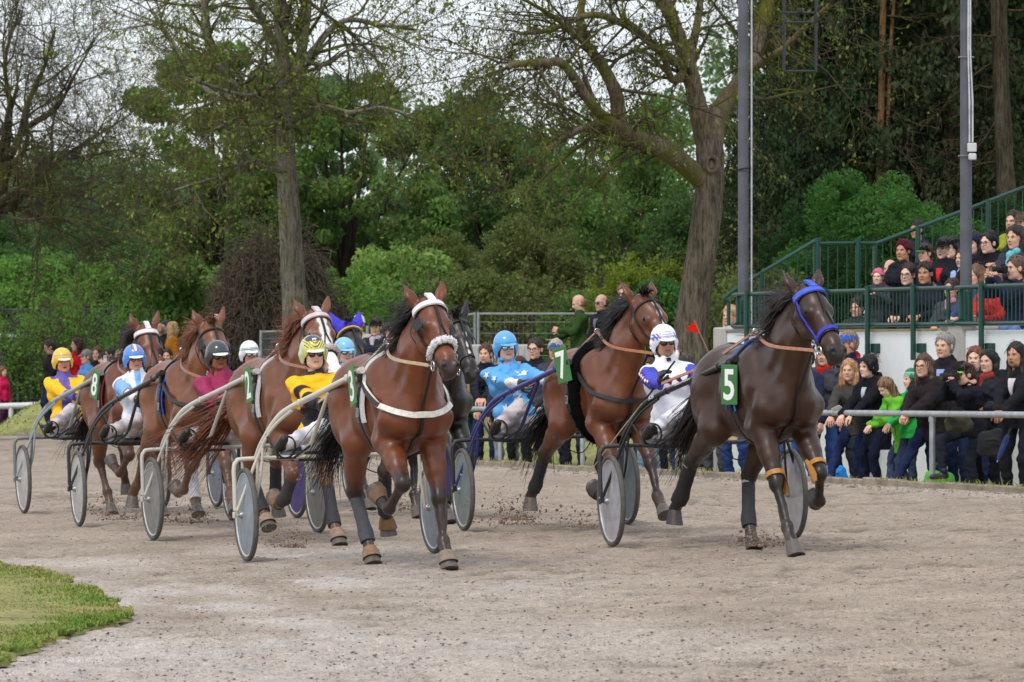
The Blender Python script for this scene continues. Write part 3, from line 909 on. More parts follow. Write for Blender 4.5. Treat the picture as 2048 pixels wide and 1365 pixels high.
def bark_mat(nm, c, moss=None, moss_amt=.5):
    if nm in _mats: return _mats[nm]
    m = mat(nm, lin(*c), rough=.95, noise=.35, nscale=4, bump=1.0, bscale=9, stretch=(1, 1, .22), detail=8, spec=.15)
    m.node_tree.nodes['Bump'].inputs['Distance'].default_value = .06
    t = m.node_tree; N = t.nodes; L = t.links; b = N['Principled BSDF']; src = b.inputs['Base Color'].links[0].from_socket
    tcn = N.new('ShaderNodeTexCoord'); mp_ = N.new('ShaderNodeMapping'); mp_.inputs['Scale'].default_value = (1, 1, .16); L.new(tcn.outputs['Object'], mp_.inputs[0])
    n = N.new('ShaderNodeTexNoise'); n.inputs['Scale'].default_value = 26; n.inputs['Detail'].default_value = 6; n.inputs['Roughness'].default_value = .7; L.new(mp_.outputs[0], n.inputs['Vector'])
    r_ = N.new('ShaderNodeMapRange'); r_.inputs[1].default_value = .38; r_.inputs[2].default_value = .58; r_.inputs[3].default_value = .38; r_.inputs[4].default_value = 1.12; L.new(n.outputs['Fac'], r_.inputs[0])
    v = N.new('ShaderNodeVectorMath'); v.operation = 'SCALE'; L.new(src, v.inputs[0]); L.new(r_.outputs[0], v.inputs['Scale']); L.new(v.outputs[0], b.inputs['Base Color'])
    if moss:
        t = m.node_tree; N = t.nodes; L = t.links; b = N['Principled BSDF']; src = b.inputs['Base Color'].links[0].from_socket
        tcn = N.new('ShaderNodeTexCoord'); n = N.new('ShaderNodeTexNoise'); n.inputs['Scale'].default_value = 1.6; n.inputs['Detail'].default_value = 6
        L.new(tcn.outputs['Object'], n.inputs['Vector'])
        r_ = N.new('ShaderNodeMapRange'); r_.inputs[1].default_value = .62 - .35 * moss_amt; r_.inputs[2].default_value = .74 - .3 * moss_amt; L.new(n.outputs['Fac'], r_.inputs[0])
        mx = N.new('ShaderNodeMix'); mx.data_type = 'RGBA'; L.new(r_.outputs[0], mx.inputs[0]); L.new(src, mx.inputs[6]); mx.inputs[7].default_value = (*lin(*moss), 1)
        L.new(mx.outputs[2], b.inputs['Base Color'])
    return m

def limb_tube(mb, pts, r0, r1, n=14, k=8, rough=.0, rs=None):
    P = catmull(pts, k); r = np.linspace(r0, r1, len(P))
    if rs is not None: r = r * (1 + rs.normal(0, .045, len(P)))
    mb.tube(P, r, n); return P

LEAFS = {}
def leaf_cloud(rs, centers, radii, n, size, squash=.8, droop=.0):
    """leaf-shaped faces gathered in clumps; returns V, Q"""
    ci = rs.choice(len(centers), n, p=np.asarray(radii) ** 2.2 / np.sum(np.asarray(radii) ** 2.2))
    v = rs.normal(size=(n, 3)); v /= np.linalg.norm(v, axis=1, keepdims=True)
    rad = rs.uniform(.25, 1, n) ** .5
    P = np.asarray(centers)[ci] + v * (np.asarray(radii)[ci] * rad)[:, None] * np.array([1, 1, squash])
    a = rs.normal(size=(n, 3)); a[:, 2] -= droop; a /= np.linalg.norm(a, axis=1, keepdims=True)
    nn = v * .7 + rs.normal(size=(n, 3)) * .6 + np.array([0, 0, .5]); b = np.cross(nn, a); b /= np.maximum(np.linalg.norm(b, axis=1, keepdims=True), 1e-9)
    s = size * rs.lognormal(0, .3, n)[:, None]
    c = np.cross(a, b)
    V = np.stack([P - a * s * .6, P + b * s * .36 - a * s * .05 + c * s * .08, P + a * s * .6, P - b * s * .36 - a * s * .05 + c * s * .08], 1)
    Q = np.arange(n * 4).reshape(-1, 4)
    return V.reshape(-1, 3), Q

def leaf_mat(nm, c, tr=.5, isl=.35):
    return mat('leaf_' + nm, lin(*c), rough=.6, noise=.22, nscale=.9, transl=tr, island=isl, spec=.08)

def clumps(rs, n, rx, ry, rz, zc, rr, hollow=.35):
    v = rs.normal(size=(n, 3)); v /= np.linalg.norm(v, axis=1, keepdims=True)
    r = rs.uniform(hollow, 1, n) ** .6
    c = v * r[:, None] * np.array([rx, ry, rz]); c[:, 2] += zc
    return c, rs.uniform(rr * .6, rr * 1.4, n)

# ---- the three bare trees in front
def build_mossy_tree():
    rs = np.random.RandomState(21); D = 71.0
    base = world_at(1392, 700, D); zg = float(ground_z(base[0], D)); o_ = A(base[0], D, zg)
    root = empty('tree', tuple(o_), 0, 'big old mossy tree with a thick leaning trunk and spreading bare limbs', 'tree')
    w = lambda px, py, dy=0.0: world_at(px, py, D + dy) - o_
    bark = bark_mat('bark_trunk', (108, 99, 87), (84, 84, 44), .06); mossy = bark_mat('bark_mossy', (116, 104, 88), (98, 98, 42), .45)
    b = MB()
    b.tube(catmull([A(w(1376, 700)[0], 0, -.3), w(1380, 690), w(1388, 610), w(1404, 500), w(1417, 400), w(1420, 330), w(1418, 270)], 8), np.interp(np.linspace(0, 1, 49), [0, .08, .2, .5, .75, .9, 1], [.38, .32, .27, .24, .225, .22, .21]) * (1 + rs.normal(0, .02, 49)), 24)
    trunk_mb = b; b = MB(); L = []
    def limb(pts, r0, r1, n=14): L.append((limb_tube(b, pts, r0, r1, n, 8, 0, rs), r0, r1))
    limb([w(1424, 300), w(1436, 230, .2), w(1462, 190, .4), w(1490, 150, .6), w(1515, 80, .9), w(1535, 10, 1.1), w(1545, -80, 1.3)], .17, .09)
    limb([w(1410, 290), w(1395, 210, -.2), w(1376, 130, -.4), w(1352, 60, -.5), w(1330, 0, -.6), w(1310, -80, -.7)], .165, .09)
    limb([w(1408, 365), w(1360, 322, -.5), w(1318, 296, -1), w(1282, 282, -1.3), w(1248, 262, -1.5), w(1236, 232, -1.6)], .165, .12)
    limb([w(1238, 240, -1.6), w(1232, 190, -1.7), w(1212, 145, -1.8), w(1185, 105, -1.9), w(1162, 60, -2), w(1165, -10, -2)], .125, .05)
    limb([w(1262, 270, -1.4), w(1215, 240, -2.2), w(1180, 205, -2.8), w(1130, 132, -3.2), w(1088, 125, -3.5), w(1020, 130, -4)], .10, .05)
    limb([w(1215, 240, -2.2), w(1180, 250, -2.6), w(1140, 268, -3), w(1090, 300, -3.4)], .06, .025)
    limb([w(1360, 130, -.4), w(1330, 110, -.8), w(1282, 70, -1.4), w(1240, 45, -1.8), w(1180, 30, -2.3), w(1100, 60, -2.8), w(1040, 68, -3.2)], .085, .03)
    limb([w(1372, 140, -.4), w(1345, 160, -.7), w(1325, 110, -1.0), w(1290, 70, -1.2), w(1240, 30, -1.4)], .07, .03)
    limb([w(1490, 150, .6), w(1530, 120, .2), w(1570, 95, -.2), w(1620, 45, -.6), w(1660, 10, -1)], .075, .03)
    limb([w(1376, 130, -.4), w(1390, 70, .2), w(1400, 10, .5), w(1405, -60, .7)], .08, .04)
    limb([w(1250, 262, -1.5), w(1200, 262, -1.0), w(1150, 258, -.6), w(1100, 285, -.2), w(1060, 330, .1)], .07, .02)
    limb([w(1185, 105, -1.9), w(1140, 60, -2.6), w(1085, 20, -3.2), w(1010, -20, -3.6)], .05, .02)
    # knot hole
    b.build('limbs', mossy, root); b = trunk_mb
    kk = w(1422, 330) + A(.0, -.235, 0); a = np.linspace(0, 2 * math.pi, 18, endpoint=False)
    b.tube(kk + np.stack([.085 * np.cos(a), .0 * a - .01, .12 * np.sin(a)], -1), .035, 8, closed=True)
    b.build('trunk', bark, root)
    kb = MB(); kb.lathe([(.0001, .012), (.05, .01), (.08, -.02)], (0, 0, 0), 'y', 12); ko = kb.build('knot_hole', cmat('rubber', (30, 24, 20)), root); ko.location = tuple(kk + A(0, .02, 0))
    segs, tips, starts = [], [], []
    for (P, r0, r1) in L:
        nL = len(P)
        for q in range(int(4 + np.linalg.norm(P[-1] - P[0]) * 3.2)):
            i = rs.randint(nL // 4, nL); t = i / nL; d = nrm(P[min(i + 1, nL - 1)] - P[max(i - 1, 0)])
            nd = nrm(d * .5 + nrm(rs.normal(size=3)) * .9 + A(-.25 if P[i][0] < 0 else 0, -.1, .05))
            starts.append((P[i], nd, rs.uniform(.9, 2.3), (r0 + (r1 - r0) * t) * .26 + .006, 1))
    grow(rs, starts, 4, segs, tips, dict(wob=.20, trop=[0, -.03, -.10, -.15, -.12], kids=[0, 5, 4, 2], ang=(.5, 1.15), len=(.42, .78), rmin=.0055))
    S = np.array(segs); thick = S[:, 3] > .02
    V1, Q1 = seg_mesh(S[thick], 6); V2, Q2 = seg_mesh(S[~thick], 3)
    link('branches', new_mesh('branches', np.concatenate([V1, V2]), np.concatenate([Q1, Q2 + len(V1)])), bark_mat('bark_twig_moss', (88, 80, 64), (98, 102, 44), .38), root)
    tp = np.array([t[0] for t in tips if t[2] >= 3])
    if len(tp) > 3600: tp = tp[rs.choice(len(tp), 3600, False)]
    V, Q = leaf_cloud(rs, tp + rs.normal(0, .03, tp.shape), np.full(len(tp), .10), int(len(tp) * 2.2), .05, 1.2, 1.5)
    link('leaves', new_mesh('leaves', V, Q, False), leaf_mat('dry', (104, 116, 54), .4, .5), root)

def build_plain_tree(name_lab, D, px0, trunk, limbs, seed, bark, twig, P, dens, leaf=None, tipn=3):
    rs = np.random.RandomState(seed)
    base = world_at(px0, 700, D); zg = float(ground_z(base[0], D)); o_ = A(base[0], D, zg)
    root = empty('tree', tuple(o_), 0, name_lab, 'tree')
    w = lambda px, py, dy=0.0: world_at(px, py, D + dy) - o_
    b = MB(); L = []
    pts, rad = trunk
    TP = catmull([A(w(*pts[0])[0], 0, -.3)] + [w(*p) for p in pts[1:]], 8)
    b.tube(TP, np.interp(np.linspace(0, 1, len(TP)), np.linspace(0, 1, len(rad)), rad) * (1 + rs.normal(0, .02, len(TP))), 20)
    for (pp, r0, r1) in limbs: L.append((limb_tube(b, [w(*p) for p in pp], r0, r1, 10, 7, 0, rs), r0, r1))
    b.build('trunk', bark, root)
    segs, tips, starts = [], [], []
    L.append((TP[len(TP) // 2:], rad[-2], rad[-1]))
    for (Pp, r0, r1) in L:
        nL = len(Pp)
        for q in range(int(3 + np.linalg.norm(Pp[-1] - Pp[0]) * dens)):
            i = rs.randint(nL // 5, nL); t = i / nL; d = nrm(Pp[min(i + 1, nL - 1)] - Pp[max(i - 1, 0)])
            starts.append((Pp[i], nrm(d * .5 + nrm(rs.normal(size=3)) * .85), rs.uniform(*P['l0']), (r0 + (r1 - r0) * t) * .4 + .007, 1))
    grow(rs, starts, 4, segs, tips, P)
    S = np.array(segs); thick = S[:, 3] > .02
    V1, Q1 = seg_mesh(S[thick], 6); V2, Q2 = seg_mesh(S[~thick], 3)
    link('branches', new_mesh('branches', np.concatenate([V1, V2]), np.concatenate([Q1, Q2 + len(V1)])), twig, root)
    if leaf:
        tp = np.array([t[0] for t in tips if t[2] >= tipn])
        k = leaf[2]
        if len(tp) > k: tp = tp[rs.choice(len(tp), k, False)]
        V, Q = leaf_cloud(rs, tp, np.full(len(tp), .12), int(len(tp) * 1.5), leaf[1], 1.2, 1.0)
        link('leaves', new_mesh('leaves', V, Q, False), leaf[0], root)

build_mossy_tree()
build_plain_tree('tall grey-barked tree with a straight trunk behind the leading bay horse', 86.0, 590,
    ([(596, 700), (592, 640), (586, 560), (580, 450), (574, 350), (570, 250), (566, 150), (562, 60), (558, -40)], [.34, .27, .235, .22, .20, .185, .16, .15, .13, .12]),
    [([(572, 260), (588, 190, .3), (600, 120, .5), (612, 40, .7), (618, -50, .9)], .13, .08),
     ([(570, 235), (500, 200, -.8), (462, 170, -1.2), (430, 120, -1.5), (412, 60, -1.8), (405, -30, -2)], .13, .06),
     ([(566, 120), (540, 70, -.3), (520, 30, -.5), (495, -10, -.8)], .09, .06),
     ([(578, 150), (620, 110, .6), (660, 60, 1.0), (700, 40, 1.3), (760, 50, 1.6), (830, 60, 2)], .085, .03),
     ([(572, 250), (520, 215, 1), (470, 195, 1.8), (420, 185, 2.4), (370, 125, 3), (330, 60, 3.3), (300, 20, 3.5)], .085, .025),
     ([(578, 190), (530, 190, -1), (480, 190, -1.8), (400, 165, -2.6), (350, 150, -3)], .07, .02),
     ([(574, 345), (530, 335, -1), (500, 325, -1.6), (450, 350, -2.3), (400, 365, -3), (350, 380, -3.4)], .05, .018),
     ([(576, 250), (640, 215, -1.2), (700, 225, -2), (760, 215, -2.6), (820, 230, -3)], .06, .02),
     ([(570, 240), (530, 250, -1.5), (450, 250, -2.5), (400, 285, -3)], .05, .018),
     ([(600, 120, .5), (650, 130, 0), (700, 100, -.5), (760, 110, -1)], .05, .02)],
    22, bark_mat('bark_grey', (126, 120, 110), (104, 104, 56), .12), bark_mat('twig_grey', (100, 94, 78), (96, 100, 46), .5),
    dict(wob=.2, trop=[0, -.02, -.08, -.12, -.1], kids=[0, 5, 4, 2], ang=(.5, 1.15), len=(.42, .8), rmin=.0055, l0=(1.0, 2.6)), 3.3,
    (leaf_mat('young', (120, 134, 66), .45, .45), .06, 6000))
build_plain_tree('wide bare tree with dark twiggy branches at the far left edge', 94.0, -34,
    ([(-40, 700), (-36, 620), (-30, 520), (-20, 440), (-5, 380), (12, 320)], [.30, .26, .24, .22, .2, .18]),
    [([(5, 400), (50, 380, -.6), (95, 405, -1), (150, 390, -1.5), (230, 420, -2)], 0.060, 0.015),
     ([(12, 330), (40, 270, -.3), (55, 210, -.6), (90, 130, -.9), (110, 60, -1.2)], 0.090, 0.022),
     ([(20, 420), (60, 380, .5), (120, 320, 1), (180, 280, 1.4), (260, 230, 1.8)], 0.068, 0.015),
     ([(8, 340), (-20, 260, 1), (-30, 160, 1.4), (0, 60, 1.8)], 0.075, 0.022),
     ([(45, 260), (110, 220, -.8), (150, 150, -1.4), (190, 80, -2)], 0.053, 0.015),
     ([(0, 430), (50, 440, -1), (110, 435, -1.8), (190, 450, -2.4), (260, 470, -3)], 0.045, 0.013),
     ([(12, 320), (20, 220), (10, 120, -.2), (40, 20, -.3)], 0.075, 0.022),
     ([(60, 380, .5), (100, 330, .2), (105, 250, 0), (130, 170, -.4)], 0.045, 0.015),
     ([(120, 320, 1), (190, 310, .6), (250, 300, .2), (310, 320, 0)], 0.038, 0.011)],
    23, bark_mat('bark_dark', (84, 78, 66), (92, 94, 42), .3), bark_mat('twig_dark', (84, 80, 66), (96, 98, 50), .4),
    dict(wob=.2, trop=[0, .02, .03, .0, 0], kids=[0, 6, 5, 3], ang=(.45, 1.1), len=(.45, .8), rmin=.0056, l0=(1.1, 2.7)), 3.6,
    (leaf_mat('bud', (96, 104, 58), .3, .4), .045, 1800))

# ---- leafy trees and shrubs of the background: a few masters, copied
class Master: pass
def tree_master(seed, n, rx, ry, rz, zc, nclump, rclump, leaf, trunk_r, limbs=7, droop=.4, hollow=.3, squash=.75):
    rs = np.random.RandomState(seed); m = Master()
    c, r = clumps(rs, nclump, rx, ry, rz, zc, rclump, hollow)
    V, Q = leaf_cloud(rs, c, r, n, leaf, squash, droop)
    m.crown = new_mesh('crown', V, Q, False)
    segs = []; p = A(0, 0, -.3); q = A(rs.normal(0, .2), rs.normal(0, .2), zc * .6)
    segs.append((*p, trunk_r, *q, trunk_r * .7)); segs.append((*q, trunk_r * .7, *(q + A(rs.normal(0, .3), rs.normal(0, .3), rz * .8)), trunk_r * .2))
    for k in rs.choice(nclump, min(limbs, nclump), False):
        s0 = p + (q - p) * rs.uniform(.55, 1); mid = (s0 + c[k]) / 2 + A(0, 0, rs.uniform(0, .3)) * rz * .3
        segs.append((*s0, trunk_r * .42, *mid, trunk_r * .3)); segs.append((*mid, trunk_r * .3, *c[k], trunk_r * .06))
        for _ in range(5):
            e = c[k] + rs.normal(size=3) * r[k]; f = mid + (c[k] - mid) * rs.uniform(.2, 1); segs.append((*f, trunk_r * .1, *e, .008))
    V, Q = seg_mesh(segs, 7); m.trunk = new_mesh('trunk', V, Q)
    m.used = False
    return m

def put_tree(name, m, x, y, sc, rot, leafm, barkm, label, cat, group, z=None):
    zg = float(ground_z(x, y)) if z is None else z
    root = empty(name, (x, y, zg), rot, label, cat, group); root.scale = sc if isinstance(sc, tuple) else (sc, sc, sc)
    for nm, me, mm in (('trunk', m.trunk, barkm), ('crown', m.crown, leafm)):
        if not me.materials: me.materials.append(mm)
        o = bpy.data.objects.new(nm, me); COL.objects.link(o); o.parent = root
        o.material_slots[0].link = 'OBJECT'; o.material_slots[0].material = mm
    return root

def build_background():
    rs = np.random.RandomState(31)
    M1 = tree_master(1, 36000, 2.9, 2.6, 2.7, 4.6, 190, .46, .10, .2, 12)
    M2 = tree_master(2, 36000, 2.6, 2.6, 3.4, 4.4, 190, .46, .095, .18, 12)
    M3 = tree_master(3, 24000, 1.7, 1.5, 1.35, 1.2, 150, .27, .075, .06, 12, .2, .25)
    M4 = tree_master(4, 24000, 1.5, 1.4, 1.6, 1.5, 150, .25, .066, .06, 12, .2, .3)
    M5 = tree_master(5, 30000, 3.0, 2.6, 3.2, 4.2, 130, .40, .11, .2, 16, .8, .45, .6)
    db = bark_mat('bark_bg', (62, 56, 48)); 
    gr = dict(mid=leaf_mat('mid', (108, 140, 76)), dark=leaf_mat('dark', (90, 120, 70)), fresh=leaf_mat('fresh', (106, 146, 68)), haze=leaf_mat('haze', (116, 142, 98)), gold=leaf_mat('gold', (128, 144, 56)), olive=leaf_mat('olive', (114, 128, 74)), pale=leaf_mat('pale', (140, 168, 92)), deep=leaf_mat('deep', (52, 82, 44)), shrub=leaf_mat('shrub', (82, 126, 62)))  # distance haze is put into these colours: leaves paler and greyer
    def at(px, D): return (px - 1024) / F * D
    def crown(name, m, px, ytop, D, wpx, leafc, label, cat, group, mh, mw, zoff=0.0):
        """a tree of the master's proportions scaled so that its crown is wpx wide and reaches ytop"""
        x = at(px, D); zg = float(ground_z(x, D)) + zoff; top = CAMZ + (HY - ytop) / F * D - zg
        sz = top / mh; sx = max(wpx / F * D / mw, .85 * sz)
        put_tree(name, m, x, D, (sx, sx, sz), rs.uniform(0, 6.28), gr[leafc], db, label, cat, group)
    # far wood behind everything, haze put into its leaf colour
    C, r = [], []
    for k in range(420):
        D = rs.uniform(165, 185); px = rs.uniform(-200, 2250); x = at(px, D)
        hmax = CAMZ + (HY - (300 + 60 * math.sin(px * .006) + 40 * math.sin(px * .021 + 1) + (-140 if 850 < px < 1350 else 0) + (-300 if px > 1450 else 0))) / F * D
        C.append((x, D, rs.uniform(.2, 1) * hmax - .5)); r.append(rs.uniform(.8, 1.7))
    V, Q = leaf_cloud(rs, np.array(C), np.array(r), 70000, .22, .8)
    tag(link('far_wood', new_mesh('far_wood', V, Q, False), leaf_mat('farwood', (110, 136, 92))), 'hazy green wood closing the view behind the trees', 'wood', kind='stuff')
    G = 'leafy trees behind the track'
    T = [  # px, ytop, D, width px, master, leaf, label
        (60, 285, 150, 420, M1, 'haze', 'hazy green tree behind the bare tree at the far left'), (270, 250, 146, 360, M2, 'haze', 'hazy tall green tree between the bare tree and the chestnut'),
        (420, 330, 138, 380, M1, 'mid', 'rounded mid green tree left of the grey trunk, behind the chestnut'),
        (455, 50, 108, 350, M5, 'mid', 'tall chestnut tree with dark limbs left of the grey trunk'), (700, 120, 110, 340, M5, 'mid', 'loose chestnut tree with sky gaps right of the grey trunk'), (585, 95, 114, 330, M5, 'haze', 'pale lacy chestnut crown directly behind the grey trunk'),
        (860, 330, 128, 300, M2, 'dark', 'dark green tree in the middle right of the grey trunk'), (990, 170, 116, 300, M1, 'dark', 'dark tall tree under the long bare limbs in the middle'),
        (1150, 290, 112, 280, M2, 'olive', 'olive green tree behind the twisting mossy limb'), (1255, 150, 108, 230, M2, 'mid', 'tall mid green tree directly left of the mossy trunk'),
        (1400, 350, 104, 240, M1, 'dark', 'dark green tree behind the mossy trunk'), (700, 420, 124, 380, M1, 'dark', 'low dark green tree behind the hawthorn'),
        (180, 400, 132, 360, M2, 'dark', 'dark green tree above the left shrubs'), (-60, 380, 136, 340, M1, 'dark', 'dark green tree cut by the left edge'),
        (1060, 420, 104, 280, M1, 'olive', 'low olive tree behind the green-jumper man'), (900, 440, 106, 260, M2, 'olive', 'low olive tree above the mesh fence corner'),
        (1630, 395, 77, 300, M1, 'deep', 'dark green bushy tree over the stair railing'), (1750, 330, 75, 420, M1, 'shrub', 'big rounded green bushy tree behind the grandstand'), (1870, 395, 74, 330, M2, 'shrub', 'green bushy tree just left of the right pole'), (1985, 385, 77, 330, M1, 'deep', 'dark green bushy tree behind the top rows'), (1700, 450, 71.5, 260, M2, 'deep', 'low dark bushy tree behind the landing railing')]
    for (px, yt, D, wpx, m, lf, lab) in T: crown('leafy_tree', m, px, yt, D, wpx, lf, lab, 'tree', G, {M1: 7.6, M2: 8.2, M5: 7.6}[m], {M1: 6.6, M2: 6.0, M5: 6.6}[m])
    S = [(20, 490, 118, 240, M3, 'fresh', 'bright green shrub at the left edge behind the shed'), (130, 470, 122, 230, M4, 'mid', 'rounded green shrub behind the left fence'), (240, 500, 118, 220, M3, 'fresh', 'fresh green shrub above the red-jacket woman'),
         (340, 480, 120, 230, M4, 'mid', 'dense green shrub left of the bramble mound'), (440, 510, 116, 200, M3, 'mid', 'green shrub touching the bramble mound'), (60, 570, 148, 260, M4, 'mid', 'low green shrub over the shed roof'), (200, 585, 148, 230, M3, 'fresh', 'low fresh shrub behind the walking spectators'), (330, 590, 146, 230, M3, 'mid', 'low green shrub behind the standing couple'),
         (690, 500, 100, 190, M4, 'fresh', 'fresh green bush right of the grey trunk'), (790, 470, 104, 200, M3, 'pale', 'pale flowering hawthorn above the blue-eared horse'), (870, 505, 98, 170, M4, 'olive', 'olive bush above the leading horse head'),
         (965, 520, 94, 190, M3, 'olive', 'scrubby olive bush at the fence corner'), (1070, 530, 92, 190, M4, 'olive', 'scrubby olive bush behind the mesh fence'), (1180, 560, 88, 120, M3, 'mid', 'low green bush left of the golden bush'),
         (1240, 505, 82, 130, M4, 'gold', 'golden green bush in front, left half'), (1310, 480, 82, 140, M4, 'gold', 'golden green bush beside the mossy trunk, taller half'), (1340, 535, 80, 90, M3, 'shrub', 'dark green low bush at the foot of the mossy trunk'),
         (1500, 480, 78, 150, M4, 'olive', 'scrubby bush behind the left pole'), (1560, 520, 74, 140, M3, 'olive', 'scrubby bush left of the stair railing')]
    for (px, yt, D, wpx, m, lf, lab) in S: crown('shrub', m, px, yt, D, wpx, lf, lab, 'shrub', 'shrubs behind the track', {M3: 2.75, M4: 3.3}[m], {M3: 3.7, M4: 3.3}[m])
    # firs
    def fir_master(seed, h=15.0):
        r2 = np.random.RandomState(seed); m = Master(); segs = [(0, 0, -.3, .2, 0, 0, h, .02)]; C = []; dead = []
        for k in range(150):
            z = r2.uniform(.8, h * .98); L = (1 - z / h) ** .7 * 2.6 * r2.uniform(.6, 1.1) + .2; a = r2.uniform(0, 6.28)
            p = A(0, 0, z); pts = [p]; d = A(math.cos(a), math.sin(a), .1)
            for i in range(4):
                d = nrm(d + A(0, 0, -.16)); q = pts[-1] + d * L / 4; segs.append((*pts[-1], .025 * (1 - i / 5), *q, .02 * (1 - i / 4.5))); pts.append(q)
            for i in range(1, 5):
                for _ in range(int(4 + L * 3)):
                    f = pts[i - 1] + (pts[i] - pts[i - 1]) * r2.rand(); (C if z > 3.0 or r2.rand() < .35 else dead).append(f + r2.normal(0, .12, 3) * A(1, 1, .5) + A(0, 0, -.12))
        C = np.array(C)
        V, Q = leaf_cloud(r2, C, np.full(len(C), .20), 34000, .085, 1.5, 2.2)
        m.crown = new_mesh('crown', V, Q, False)
        for p in dead:
            for _ in range(2): e = p + r2.normal(0, .3, 3) + A(0, 0, -.25); segs.append((*p, .007, *e, .003))
        V, Q = seg_mesh(segs, 5); m.trunk = new_mesh('trunk', V, Q); m.used = False
        return m
    F1, F2 = fir_master(41), fir_master(42)
    fl = [leaf_mat('fir', (50, 66, 42), .2, .4), leaf_mat('fir_brown', (62, 72, 48), .2, .4)]
    fb = bark_mat('bark_fir', (66, 58, 48))
    fx = [(1480, 84, .34), (1625, 90, .95), (1600, 82, .8), (1640, 92, 1.05), (1690, 80, .95), (1740, 95, 1.1), (1790, 84, 1.0), (1850, 92, 1.1), (1900, 80, 1.0), (1950, 94, 1.1), (2000, 83, 1.05), (2050, 90, 1.1), (2110, 84, 1.0), (1640, 100, 1.1), (1720, 104, 1.2), (1880, 104, 1.2), (2030, 106, 1.2)]
    for i, (px, D, s) in enumerate(fx):
        put_tree('fir_tree', (F1, F2)[i % 2], at(px, D), D, s, rs.uniform(0, 6.28), fl[1 if i in (1, 3, 5, 8, 11) else 0], fb, 'dark fir tree with drooping branches in the wood right of the left pole', 'fir tree', 'dark firs on the right')
    # two bare reddish trunks among the firs
    for px0, px1, D, lab, c in ((1748, 1765, 79, 'reddish bare pine trunk among the dark firs', (124, 92, 66)), (2030, 2005, 78, 'thick grey-brown trunk among the firs right of the right pole', (72, 66, 54))):
        x = at(px0, D); zg = float(ground_z(x, D)); root = empty('tree', (x, D, zg), 0, lab, 'tree')
        b = MB(); P = limb_tube(b, [A(0, 0, -.3), A((px1 - px0) * .3 / F * D, 0, 2), A((px1 - px0) / F * D, .2, 5.5), A((px1 - px0) * 1.4 / F * D, .2, 9)], .075 if px0 < 1900 else .21, .05 if px0 < 1900 else .12, 12, 8, 0, rs)
        if px0 < 1900: limb_tube(b, [P[10], P[12] + A(.12, .1, .2), P[18] + A(.16, .1, .0), P[22] + A(.3, .2, .3)], .045, .025, 8)
        b.build('trunk', bark_mat('bark_%d' % px0, c), root)
        sg, tp = [], []; grow(rs, [(P[k], rs.normal(size=3) * A(1, 1, .2), 1.4, .025, 1) for k in range(6, 24)], 3, sg, tp, dict(wob=.2, trop=[0, -.1, -.15, -.15], kids=[0, 5, 4], ang=(.5, 1.2), len=(.4, .8), rmin=.007))
        V, Q = seg_mesh(sg, 4); link('branches', new_mesh('branches', V, Q), bark_mat('twig_fir', (80, 66, 52)), root)
    # bramble mound: a dense tangle of brown canes with some green
    D = 92.0; x = at(548, D); zg = float(ground_z(x, D)); root = empty('bramble_mound', (x, D, zg), 0, 'big brown tangled mound of brambles at the foot of the grey trunk', 'brambles'); root.scale = (1.0, 1.0, 1.62)
    sg = []
    for k in range(5200):
        th = rs.uniform(0, 6.28); rr = rs.uniform(.1, 1) ** .6; top = 2.05 * (1 - rr ** 2 * .75) * rs.uniform(.75, 1.05)
        p = A(1.25 * rr * math.cos(th), .9 * rr * math.sin(th), top); d = nrm(A(math.cos(th) * rr, math.sin(th) * rr, .25) + rs.normal(0, .6, 3)); top *= 1 + .18 * math.sin(3 * th) + .12 * math.sin(5 * th + 1)
        for i in range(6):
            q = p + d * .13; sg.append((*p, .006, *q, .0045)); d = nrm(d + A(0, 0, -.35) + rs.normal(0, .35, 3)); p = q
            if p[2] < 0: break
    V, Q = seg_mesh(sg, 3); link('canes', new_mesh('canes', V, Q), bark_mat('bramble', (116, 104, 92)), root)
    c, r = clumps(rs, 30, 1.2, .85, .9, .95, .3, .6); V, Q = leaf_cloud(rs, c, r, 5200, .07, .8); link('leaves', new_mesh('leaves', V, Q, False), leaf_mat('bramble', (82, 92, 56)), root)
    # scrub: thickets of bare twigs among the bushes in the middle
    for (px, D, wid, hgt, lab) in ((1010, 90, 1.6, 2.6, 'brown thicket of bare twigs at the fence corner'), (1130, 88, 1.5, 3.2, 'tall brown thicket of bare twigs behind the bald man'), (1215, 94, 1.2, 4.2, 'tall brown thicket under the mossy limb'), (1500, 72, .9, 2.4, 'brown tangle of twigs behind the left pole'), (1570, 80, 1.3, 3.8, 'tall brown thicket right of the left pole'), (650, 90, .9, 1.4, 'low brown thicket right of the grey trunk'), (70, 112, 2.2, 3.6, 'loose thicket of pale twigs in front of the far left shrubs'), (215, 110, 2.0, 3.4, 'loose thicket of pale twigs behind the red-jacket woman'), (360, 108, 2.0, 3.8, 'loose thicket of pale twigs left of the bramble mound'), (820, 96, 1.6, 2.8, 'loose thicket of pale twigs beside the hawthorn')):
        x = at(px, D); zg = float(ground_z(x, D)); root = empty('thicket', (x, D, zg), 0, lab, 'thicket', 'brown thickets of bare twigs'); sg, tp = [], []
        st = [(A(rs.uniform(-wid, wid) * .8, rs.uniform(-.5, .5), 0), A(rs.normal(0, .25), rs.normal(0, .25), 1), hgt * rs.uniform(.5, .9), .018, 1) for _ in range(18)]
        grow(rs, st, 3, sg, tp, dict(wob=.16, trop=[0, .0, -.06, -.08], kids=[0, 8, 5], ang=(.4, 1.1), len=(.3, .6), rmin=.006))
        V, Q = seg_mesh(sg, 3); link('twigs', new_mesh('twigs', V, Q), bark_mat('thicket', (88, 76, 58)), root)
